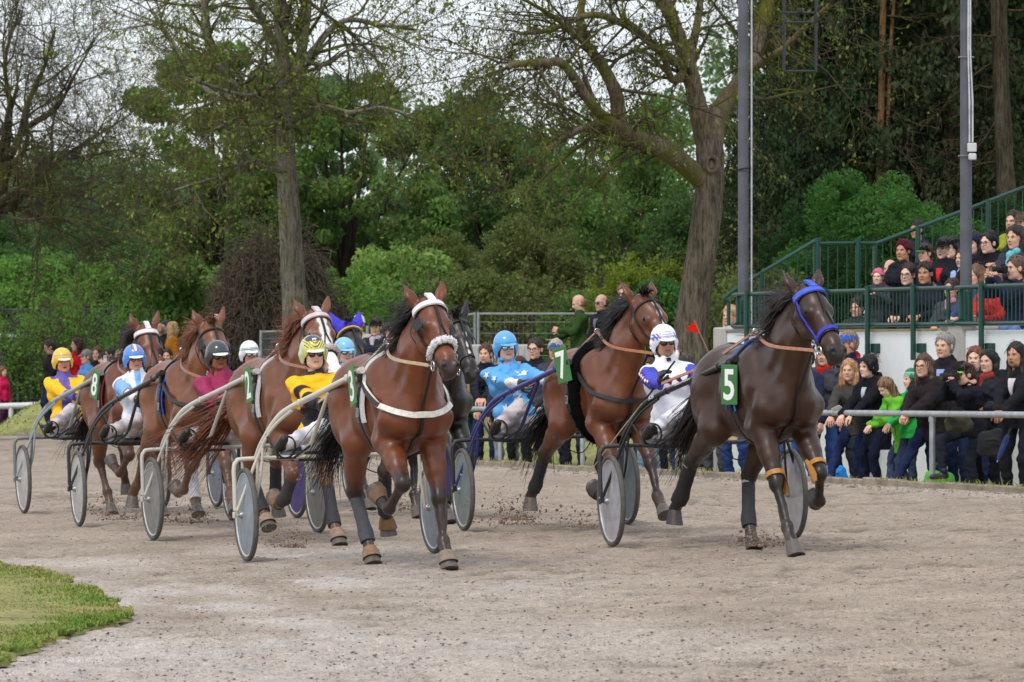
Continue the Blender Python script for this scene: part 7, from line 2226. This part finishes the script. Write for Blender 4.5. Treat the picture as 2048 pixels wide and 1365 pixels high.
def held(name, root, J, M, local, label, cat, size, color, kind='rubber', rot=None, extra=None):
    """a thing held in the hand: its own object at its own place"""
    p = to_world(M, local)
    o = empty(name, tuple(p), 0, label, cat); R3 = np.array(M.to_3x3())
    b = MB(); b.box((0, 0, 0), size, R3 @ (np.eye(3) if rot is None else rot), bev=min(size) * .2)
    b.build('body' if extra else name, cmat(kind, color), o)
    if extra: extra(o, R3)
    return o

def camera_thing(r, label):
    root, J, M = r; T = J['hr']; u = J['u']
    c = J['headc'] + T @ (A(.165, 0, -.01) * u)
    p = to_world(M, c); R3 = np.array(M.to_3x3()) @ T
    o = empty('camera', tuple(p), 0, label, 'camera')
    m = cmat('rubber', (20, 20, 22))
    b = MB(); b.box((0, 0, 0), (.06, .13, .085), R3, bev=.012); b.box(R3 @ A(0, 0, .05), (.05, .05, .03), R3, bev=.008); b.build('camera_body', m, o)
    b = MB(); b.tube([R3 @ A(.03, 0, -.005), R3 @ A(.09, 0, -.005), R3 @ A(.10, 0, -.005), R3 @ A(.17, 0, -.005)], [.036, .036, .041, .043], 16); b.build('lens', m, o)
    b = MB(); b.tube([R3 @ A(.168, 0, -.005), R3 @ A(.1725, 0, -.005)], .034, 16); b.build('lens_glass', mat('dark_lens', (.01, .01, .012), rough=.06, noise=0, spec=.8, coat=.5), o)

def paper(r, local, label, size=(.005, .15, .20), rot=None):
    root, J, M = r
    return held('leaflet', root, J, M, local, label, 'leaflet', size, (222, 220, 216), 'plain', rot)

def phone(r, local, label, c=(24, 24, 28)):
    root, J, M = r
    return held('phone', root, J, M, local, label, 'phone', (.010, .072, .145), c, 'gloss')

def bag(px, py, D, w, h, d, c, label, z=None, strap_=True, cat='bag', fold=True):
    x = (px - 1024) / F * D; zc = CAMZ + (HY - py) / F * D
    o = empty('bag', (x, D, zc), R(-20), label, cat)
    pr = [cap((-w * .32, 0, -h * .2), (w * .32, 0, -h * .2), h * .32, None, (A(0, 1, 0), d / h), k=.05), cap((-w * .28, 0, h * .12), (w * .25, 0, h * .15), h * .3, None, (A(0, 1, 0), d / h), k=.05)]
    V, Q = sdf_mesh(pr, .012, .04, (), (.010, 7, int(px)) if fold else None, [((0, 0, -h * .5), (0, 0, -1))]); link('sack', new_mesh('sack', V, Q), cmat('nylon', c), o)
    if strap_:
        b = MB(); P = catmull([(-w * .3, 0, h * .3), (-w * .1, 0, h * .75), (w * .1, .02, h * .72), (w * .3, 0, h * .3)], 6); strap(b, P, np.tile(A(0, 1, 0), (len(P), 1)), .025, .004); b.build('strap', cmat('cloth', tuple(int(v * .6) for v in c)), o)
    b = MB(); b.tube([(-w * .3, -d * .52, h * .1), (w * .3, -d * .52, h * .12)], .006, 5); b.build('zip', cmat('rubber', (40, 40, 42)), o)
    return o

def build_rail_crowd():
    G = 'spectators at the outer rail'
    dg = R
    def S(px, py, label, **kw): return spectator(px, py, label, group=G, **kw)
    jeans = (40, 50, 82); djeans = (30, 36, 58); dark = (34, 35, 42)
    # right end, close to the wall
    S(2034, 688, 'man with long black hair in a dark jacket over a checked shirt', off=.85, face=-38, head_yaw=dg(0), hair='long', hair_c=(24, 20, 20), top=(34, 35, 40), inner=(196, 190, 196), trousers=dark, arms='rail_close', lean=dg(6), skin='tan', stubble=.5, mouth_open=True, shoes=(150, 84, 56), seed=3)
    r = S(1978, 703, 'woman with black shoulder-length hair holding up a phone', off=1.1, face=-34, head_yaw=dg(-4), hair='long', hair_c=(22, 20, 22), top=(44, 46, 54), arms='phone', trousers=(28, 30, 40), scarf=(150, 60, 54), curl=.9)
    root, J, M = r; phone(r, J['wrR'] + A(.03, .05, .11) * J['u'], 'dark phone held up by the black-haired woman at the right')
    S(1951, 697, 'woman with reddish hair behind the girl with the camera', off=1.45, face=-20, hair='long', hair_c=(112, 66, 44), top=(52, 46, 50), skin='light')
    r = S(1934, 730, 'girl in a black cap with a green edge photographing through a camera', off=.75, face=-62, head_yaw=dg(0), hair='pony', hair_c=(64, 42, 32), hat='cap', hat_c=(22, 22, 26), hat2=(120, 200, 70), top=(32, 34, 42), arms='camera', lean=dg(10), trousers=(38, 42, 52), shoes=(46, 48, 54), curl=.8, feet=dict(L=(.02, .12, .085), R=(.32, -.12, .36)), range=(1.3, 1.7))
    camera_thing(r, 'black camera at the eye of the girl with the black cap')
    S(1890, 670, 'tall grey-haired man in a dark jacket with pale blue collar', off=1.35, face=-28, head_yaw=dg(-6), hair='short', hair_c=(140, 136, 132), top=(42, 40, 46), inner=(140, 160, 206), trousers=jeans, hood=(40, 38, 42), wide=1.05, skin='fair', range=(1.5, 1.95))
    S(1850, 711, 'woman with glasses and wavy brown hair leaning in a brown puffer jacket', off=.72, face=-48, head_yaw=dg(14), hair='wavy', hair_c=(84, 66, 54), glasses='clear', top=(44, 38, 40), puffy=True, arms='rail_close', lean=dg(16), trousers=(36, 44, 76), shoes=(124, 36, 44), hem=-.22, curl=1.1, fat=1.12, feet=dict(L=(.0, .12, .085), R=(.42, -.16, .17)))
    S(1824, 742, 'small child in a green striped beanie and green fleece at the rail', off=.85, face=-60, head_yaw=dg(-5), hat='beanie', hat_c=(22, 132, 92), hat2=(190, 220, 200), hair='short', hair_c=(120, 90, 60), top=(46, 168, 78), arms='rail_close', trousers=(60, 70, 96), range=(1.1, 1.5), skin='light')
    S(1775, 757, 'brown-haired child in a bright green jacket bending over the rail', off=.62, face=-66, head_pitch=dg(28), hair='bob', hair_c=(122, 92, 70), top=(104, 180, 56), arms='rail_close', lean=dg(26), trousers=(64, 74, 104), hem=-.30, range=(1.15, 1.5), skin='light')
    r = S(1739, 714, 'woman with short black hair in a long black parka at the rail', off=.72, face=-58, head_yaw=dg(4), hair='black_bob', hair_c=(18, 17, 20), top=(30, 31, 38), arms='rail', lean=dg(12), hem=-.34, hood=(30, 31, 36), trousers=djeans, skin='light', inner=(180, 182, 190))
    root, J, M = r; 
    r = S(1700, 721, 'smiling blond woman in an olive jacket leaning on the rail with a leaflet', off=.70, face=-32, head_yaw=dg(14), hair='bob', hair_c=(176, 134, 92), top=(72, 70, 66), arms='rail', lean=dg(17), trousers=(38, 48, 84), shoes=(60, 44, 36), hem=-.16, skin='fair', feet=dict(L=(.04, .12, .085), R=(.36, -.14, .20)))
    root, J, M = r; paper(r, J['wrL'] + A(.06, -.02, .06), 'white leaflet in the hand of the smiling blond woman', rot=rot_axis((0, 1, 0), .9) @ rot_axis((1, 0, 0), .5))
    S(1697, 667, 'tall man in a blue cap and navy red-collared jacket behind the dark horse', off=1.5, face=-40, head_yaw=dg(-20), hat='cap', hat_c=(56, 98, 190), hair='short', hair_c=(140, 120, 100), top=(36, 40, 66), hood=(190, 40, 56), skin='red', range=(1.5, 1.9), trousers=(50, 54, 66))
    S(1650, 690, 'woman in a grey hooded top with a red collar behind the dark horse', off=1.15, face=-25, hair='long', hair_c=(96, 70, 54), top=(70, 70, 80), hood=(200, 196, 200), scarf=(190, 44, 40), trousers=(54, 84, 140))
    S(1612, 700, 'person in a dark blue coat hidden by the dark horse neck', off=.8, face=-40, top=(40, 48, 70), trousers=(62, 92, 150), shoes=(200, 200, 205))
    S(1560, 705, 'person in jeans and white trainers standing behind the dark horse', off=.8, face=-40, top=(60, 62, 70), trousers=(58, 84, 134), shoes=(214, 214, 218), hair='long')
    S(1478, 700, 'person in a beige coat and blue jeans behind the dark horse belly', off=.8, face=-35, top=(196, 166, 136), trousers=(44, 66, 120), hem=-.36, hair='long', hair_c=(80, 60, 46))
    S(1436, 722, 'person in grey trousers beside the rail post behind the right sulky', off=.8, face=-35, top=(70, 74, 84), trousers=(78, 80, 90), shoes=(146, 40, 120))
    S(1370, 710, 'man in a dark grey cap just right of the diamond driver', off=.9, face=-28, head_yaw=dg(10), hat='cap', hat_c=(66, 68, 72), hair='short', hair_c=(90, 70, 60), top=(64, 66, 76), trousers=(66, 82, 120), shoes=(220, 220, 224), skin='fair')
    S(1345, 726, 'brown-haired woman beside the man in the dark grey cap', off=1.2, face=-30, hair='bob', hair_c=(110, 82, 62), top=(80, 64, 60), trousers=(40, 46, 70))
    S(1300, 720, 'person with bright pink shoes hidden by the diamond driver', off=.8, face=-30, top=(110, 130, 150), trousers=(130, 160, 190), shoes=(214, 50, 104))
    S(1416, 680, 'child in a purple jacket on the bank beside the red pennant', D=60.5, face=-50, H=1.35, hair='bob', hair_c=(96, 76, 62), top=(112, 52, 110), range=(1.0, 1.5))
    S(1462, 614, 'blond woman with a pale scarf and dark coat left of the left pole', D=62.0, face=-42, head_yaw=dg(6), hair='long', hair_c=(176, 140, 104), top=(32, 33, 40), scarf=(178, 168, 164), range=(1.5, 1.8))
    # the middle, behind the star-covered driver
    r = S(972, 690, 'dark-haired man holding a small child in red and white dots', off=.85, face=-10, head_yaw=dg(-10), hair='short', hair_c=(88, 58, 44), top=(38, 40, 52), arms='rail_close', lean=dg(6), skin='fair', stubble=.3)
    S(1072, 680, 'stout dark-haired man in a black jacket behind the star-covered driver', off=1.0, face=-30, head_yaw=dg(4), hair='short', hair_c=(52, 38, 32), top=(36, 36, 42), wide=1.1, fat=1.15, skin='fair', trousers=(46, 50, 62), glasses='clear')
    S(1112, 682, 'old man in a blue flat cap behind the number 7 horse rump', off=1.1, face=-20, hat='flatcap', hat_c=(72, 94, 134), hair='short', hair_c=(170, 165, 160), top=(62, 66, 78), trousers=(40, 42, 54), skin='red', shoes=(34, 34, 38))
    S(1152, 716, 'person in tan boots behind the number 7 horse', off=.85, face=-25, top=(64, 60, 64), trousers=(38, 40, 50), shoes=(160, 128, 96))
    S(948, 742, 'person in a dark green coat leaning on the rail behind the black horse', off=.72, face=10, top=(34, 74, 66), arms='rail_close', lean=dg(20), hair='long', hair_c=(150, 120, 90), trousers=(34, 40, 50), hem=-.3)
    S(925, 730, 'person in a lilac-grey jacket at the rail beside the green coat', off=.74, face=0, top=(140, 130, 144), scarf=(206, 160, 164), arms='rail_close', lean=dg(14), hair='short', trousers=(40, 44, 60))
    S(1015, 712, 'person in light grey jeans behind the footrest of the violet sulky', off=.80, face=-10, top=(52, 56, 70), trousers=(136, 142, 160), shoes=(110, 108, 110))
    S(1040, 716, 'person in black trousers behind the star-covered driver', off=.9, face=-10, top=(40, 42, 48), trousers=(34, 34, 40), hair='bob')
    # bags and an umbrella by the rail
    bag(1878, 962, rail_D(1878, .75), .34, .24, .2, (84, 176, 66), 'bright green rolled bag on the ground beside the red boot')
    bag(1668, 952, rail_D(1668, .9), .30, .26, .2, (30, 128, 210), 'bright blue bag on the ground behind the dark horse forelegs', strap_=False)
    bag(1918, 846, rail_D(1918, .55), .30, .20, .16, (60, 60, 50), 'dark camera bag hanging at the hip of the girl with the camera')
    bag(1984, 885, rail_D(1984, .75), .22, .30, .10, (38, 39, 44), 'black handbag hanging beside the rail at the right')
    p = world_at(2016, 870, rail_D(2016, .6)); q = world_at(1994, 925, rail_D(2016, .6))
    o = empty('umbrella', tuple(p), 0, 'closed navy umbrella hanging by the rail at the right', 'umbrella'); t = q - p
    b = MB(); b.tube([A(0, 0, 0), t * .2, t * .7, t * .92], [.02, .034, .026, .012], 10); b.build('canopy', cmat('nylon', (44, 60, 110)), o); b = MB(); b.tube([t * .92, t], .006, 6); b.build('tip', cmat('metal', (160, 160, 165)), o)
    b = MB(); b.tube([A(0, 0, 0), -t * .25], .012, 8); b.build('handle', cmat('rubber', (26, 26, 28)), o)

def build_bank_crowd():
    G = 'spectators on the grass bank'
    dg = R
    def S(px, py, label, D, **kw):
        kw.setdefault('h', .014); kw.setdefault('tol', .4); return spectator(px, py, label, D=D, group=G, **kw)
    r = S(1160, 592, 'bald man in a green jumper eating from a white plate', 75, face=-80, head_pitch=dg(18), hair='thin', hair_c=(150, 120, 100), top=(52, 74, 40), arms='plate', skin='fair', h=.012, trousers=(44, 46, 50))
    root, J, M = r; p = to_world(M, J['wrR'] + A(.10, .04, -.01)); o = empty('plate', tuple(p), 0, 'white paper plate in the hand of the bald man', 'plate'); b = MB(); b.lathe([(.0001, .0), (.08, .0), (.11, .02), (.105, .022), (.078, .005), (.0001, .005)], n=20); b.build('dish', cmat('plain', (228, 226, 222)), o)
    S(1204, 591, 'balding man in navy with sunglasses and a lanyard beside the green jumper', 74, face=-50, hair='thin', hair_c=(80, 64, 56), glasses='sun', top=(36, 38, 48), inner=(120, 110, 120), skin='fair', h=.012)
    S(1247, 572, 'man with sunglasses behind the ears of the number 7 horse', 76, face=-20, hair='short', hair_c=(120, 92, 66), glasses='sun', top=(44, 46, 54), range=(1.5, 1.95), h=.012)
    S(571, 627, 'woman with long black hair, black scarf and bright blue jacket', 74, face=-5, hair='long', hair_c=(20, 18, 20), scarf=(22, 22, 26), top=(56, 152, 214), h=.012, skin='light')
    S(507, 697, 'small child in a pink beanie and red jacket beyond the raspberry driver', 76.5, face=10, hat='beanie', hat_c=(172, 122, 170), top=(206, 44, 66), range=(1.0, 1.45), H=1.25)
    S(534, 702, 'grey-haired person low beside the child in the pink beanie', 77, face=10, hair='short', hair_c=(140, 130, 124), top=(90, 92, 100), range=(1.2, 1.7), H=1.45)
    S(752, 639, 'man in a black cap and dark vest over a lilac shirt', 74, face=-12, hat='cap', hat_c=(26, 26, 30), hair='short', top=(40, 44, 54), scarf=(186, 176, 196), arms='pocket', h=.012)
    S(777, 648, 'dark-haired woman beside the man in the black cap', 75, face=30, hair='long', hair_c=(44, 34, 30), top=(66, 52, 58))
    S(700, 636, 'dark-haired person between the blue ear covers', 75, face=0, hair='short', hair_c=(64, 50, 42), top=(40, 40, 46))
    S(718, 634, 'person in a pale hood behind the blue ear covers', 77, face=-10, hat='beanie', hat_c=(222, 214, 196), hair='short', top=(180, 170, 160))
    S(670, 640, 'person in a black coat left of the blue ear covers', 75, face=-15, hair='short', hair_c=(60, 46, 40), top=(28, 28, 32))
    S(612, 622, 'grey-haired person behind the chestnut ears', 78, face=0, hair='short', hair_c=(160, 150, 146), top=(80, 70, 74))
    # left bank
    S(101, 683, 'bearded man in a black jacket walking left with glasses', 97, face=-70, head_pitch=dg(14), hair='short', hair_c=(60, 46, 40), glasses='clear', top=(38, 40, 44), gloves=(24, 40, 40), stubble=.4)
    S(164, 657, 'young man in a dark jacket with a pale hood above the red jacket', 100, face=20, head_pitch=dg(10), hair='short', hair_c=(48, 38, 34), top=(38, 38, 46), hood=(170, 176, 184))
    S(155, 678, 'woman with long dark red hair in a bright red jacket', 97, face=-55, head_yaw=dg(-20), hair='long', hair_c=(70, 40, 36), top=(206, 34, 44))
    S(174, 702, 'man in a grey cap and blue and white jacket at the far rail', 93, face=-60, hat='cap', hat_c=(122, 128, 142), hair='short', hair_c=(130, 120, 110), top=(86, 144, 206), range=(1.2, 1.85))
    S(195, 696, 'man with short brown hair right of the grey cap', 94, face=-20, hair='short', hair_c=(100, 66, 50), top=(44, 40, 44), range=(1.2, 1.85))
    r = S(206, 708, 'man in a dark cap holding up a white phone at the far rail', 92, face=20, head_pitch=dg(-14), hat='cap', hat_c=(44, 44, 50), hair='short', top=(180, 182, 186), arms='phone', range=(1.2, 1.85))
    root, J, M = r; phone(r, J['headc'] + A(.16, .0, .03), 'white phone in front of the face of the man in the dark cap', (226, 226, 230))
    S(226, 715, 'dark-haired man low at the far rail right of the white phone', 91, face=0, hair='short', hair_c=(60, 44, 38), top=(90, 70, 70), range=(1.1, 1.85))
    S(222, 657, 'man in profile in a navy jacket beside the long blond hair', 97, face=-75, hair='short', hair_c=(60, 48, 44), top=(36, 40, 58))
    S(242, 657, 'woman with very long pale blond hair in a silver grey jacket', 95, face=60, hair='long', hair_c=(206, 186, 140), top=(150, 160, 172))
    S(318, 648, 'bald man in a dark jacket left of the mustard jacket', 95, face=-60, hair='thin', hair_c=(150, 130, 120), top=(52, 50, 54))
    S(331, 644, 'dark-haired man behind the bald man on the left bank', 98, face=-30, hair='short', hair_c=(56, 46, 42), top=(50, 48, 52))
    S(345, 646, 'woman with a blond pony tail in a mustard yellow jacket', 94, face=110, head_yaw=dg(-20), hair='long', hair_c=(196, 166, 120), top=(190, 120, 36))
    S(316, 702, 'man with dark glasses low at the far rail', 90, face=0, hair='short', hair_c=(60, 46, 40), glasses='clear', top=(60, 60, 66), range=(1.1, 1.85))
    S(335, 700, 'dark-haired man in navy at the far rail right of the glasses', 90, face=-10, hair='short', hair_c=(52, 42, 38), top=(44, 48, 66), range=(1.1, 1.85))
    S(322, 717, 'smiling woman with brown hair lowest at the far rail', 88.5, face=0, hair='bob', hair_c=(104, 66, 46), top=(90, 80, 80), range=(1.1, 1.85))
    S(300, 712, 'dark-haired person at the far rail left of the glasses', 91, face=0, hair='short', top=(70, 60, 64), range=(1.1, 1.85))
    S(433, 630, 'bald man in a dark padded jacket behind the chestnut ear', 90, face=-90, hair='thin', hair_c=(170, 140, 124), top=(38, 42, 56), puffy=True, range=(1.5, 1.9))
    S(5, 735, 'girl in a bright pink jacket and plum trousers cut by the left edge', 107.5, face=60, hair='long', hair_c=(110, 66, 50), top=(216, 44, 96), trousers=(70, 36, 66), range=(1.3, 1.7))

def build_stand_crowd():
    G = 'people seated in the grandstand'
    dg = R
    def S(px, py, label, row=None, stand=False, u=None, **kw):
        kw.setdefault('h', .0115); kw.setdefault('trousers', (40, 48, 76)); kw.setdefault('face', -40)
        best = None
        for i in (range(6) if row is None else [row]):
            uu = (.30 + .8 * i + .46) if u is None else u
            # distance along the sight line at this tier
            a = (px - 1024) / F; s = (S0[0] + E2[0] * uu - a * (S0[1] + E2[1] * uu)) / (a * E1[1] - E1[0]); D = S0[1] + E2[1] * uu + E1[1] * s
            zt = CAMZ + (HY - py) / F * D; fl = 1.30 + .36 * i
            hh = top_height('stand' if stand else 'sit', kw.get('lean', 0)); sc = (zt - fl) / hh
            c = abs(sc - .97)
            if best is None or c < best[0]: best = (c, D, fl, sc)
        _, D, fl, sc = best
        H = min(max(sc, .66 if stand else .88), 1.12) * 1.75
        z = CAMZ + (HY - py) / F * D - H / 1.75 * top_height('stand' if stand else 'sit', kw.get('lean', 0))
        z = max(z, fl - .25)
        return spectator(px, py, label, D=D, z=z, H=H, pose='stand' if stand else 'sit', group=G, range=(1.0, 2.1), **kw)
    S(1757, 540, 'small child in a pink hat and grey coat standing at the railing', row=0, u=.50, stand=True, face=-30, head_yaw=dg(10), hat='beanie', hat_c=(214, 110, 142), hair='short', hair_c=(120, 80, 60), top=(62, 66, 72), arms='wave', hood=(180, 40, 52), skin='light', hem=-.3)
    S(1781, 522, 'bald man in a blue jacket behind the pink-hatted child', row=1, face=-30, hair='none', top=(50, 76, 112), skin='fair', stubble=.25)
    S(1817, 530, 'girl with glasses and dark hair in black beside the smiling woman', row=0, hair='pony', hair_c=(40, 30, 30), glasses='clear', top=(30, 30, 36), arms='lap', skin='light', face=-30)
    S(1852, 527, 'smiling woman with tied dark hair and a fur hood in navy', row=0, hair='pony', hair_c=(34, 26, 26), top=(34, 38, 52), hood=(128, 116, 104), arms='lap', skin='tan', face=-28)
    S(1808, 483, 'young man in a maroon beanie and dark jacket', face=-35, hat='beanie', hat_c=(84, 28, 40), hair='short', hair_c=(30, 26, 26), top=(36, 38, 46), skin='tan')
    S(1836, 481, 'dark-haired young man right of the maroon beanie', face=-50, hair='short', hair_c=(24, 22, 24), top=(44, 44, 50), skin='tan', row=3)
    r = S(1852, 491, 'person in a black cap and red jacket holding a phone to the face', face=-45, hat='cap', hat_c=(24, 26, 28), hat2=(60, 110, 70), hair='short', top=(196, 36, 50), arms='phone', row=2)
    root, J, M = r; phone(r, J['wrR'] + A(.02, .02, .12), 'pale phone held by the person in red in the stand', (200, 200, 204))
    S(1889, 479, 'girl in a black cap with long dark hair, mouth open', face=-35, hat='cap', hat_c=(24, 26, 30), hair='long', hair_c=(36, 28, 28), top=(40, 40, 48), inner=(200, 50, 56), mouth_open=True, skin='light')
    S(1911, 477, 'girl in a black cap and glasses left of the right pole', face=-70, hat='cap', hat_c=(24, 26, 30), hair='long', hair_c=(26, 24, 26), glasses='clear', top=(34, 36, 44), skin='light')
    S(1928, 500, 'person in a pale blue sleeve half hidden by the right pole', face=-50, hair='short', top=(150, 176, 216))
    S(1953, 468, 'person in a navy cap with long dark hair right of the pole', face=-60, hat='cap', hat_c=(34, 44, 76), hair='long', hair_c=(30, 26, 28), top=(44, 40, 46), skin='light')
    S(1980, 466, 'young man with glasses in a black hooded coat', face=-50, hair='short', hair_c=(20, 19, 22), glasses='clear', top=(28, 29, 34), hood=(28, 29, 34), skin='light')
    S(2033, 455, 'woman with dark curly hair and a turquoise scarf clapping', face=-45, hair='wavy', hair_c=(44, 32, 30), scarf=(110, 196, 208), top=(58, 60, 70), arms='clap', skin='fair')
    S(2028, 425, 'bearded man in a yellow-green jacket in the top row', face=-40, hair='short', hair_c=(40, 32, 30), top=(140, 150, 46), stubble=.6, skin='fair')
    S(2046, 428, 'person in a brown cap in the top row at the right edge', face=-40, hat='cap', hat_c=(90, 76, 64), hair='short', top=(60, 58, 60))
    S(1953, 533, 'woman with brown hair in a denim jacket beside the right pole', row=0, face=-55, hair='long', hair_c=(104, 78, 60), top=(60, 76, 112), arms='lap', skin='fair')
    r = S(1985, 540, 'blond girl in a red jacket with a white leaflet on her lap', row=0, face=-40, hair='wavy', hair_c=(172, 132, 92), top=(212, 50, 48), arms='lap', skin='fair')
    root, J, M = r; paper(r, J['wrL'] + A(.06, -.06, .0), 'white leaflet on the lap of the blond girl in red', rot=rot_axis((0, 1, 0), 1.1))
    S(2008, 527, 'pale woman with light brown hair behind the long camera lens', row=1, face=-45, hair='long', hair_c=(150, 126, 100), top=(90, 80, 76), skin='light')
    r = S(2034, 515, 'man with a long-lensed camera in a navy and orange jacket', row=0, face=-62, hair='short', hair_c=(96, 72, 56), top=(40, 44, 66), arms='camera', hood=(220, 70, 40), trousers=(110, 132, 184), skin='fair', curl=.9)
    camera_thing(r, 'black camera with a long lens in the grandstand at the right edge')
    S(1715, 600, 'person in jeans on the front bench behind the dark horse head', row=0, face=-30, hair='short', top=(60, 60, 66), arms='lap', trousers=(60, 80, 120))
    S(1905, 560, 'child with a striped scarf leaning forward beside the right pole', row=0, u=.62, face=-40, hair='short', hair_c=(60, 44, 40), scarf=(180, 130, 150), top=(70, 74, 82), arms='lap')
build_rail_crowd(); build_bank_crowd(); build_stand_crowd()
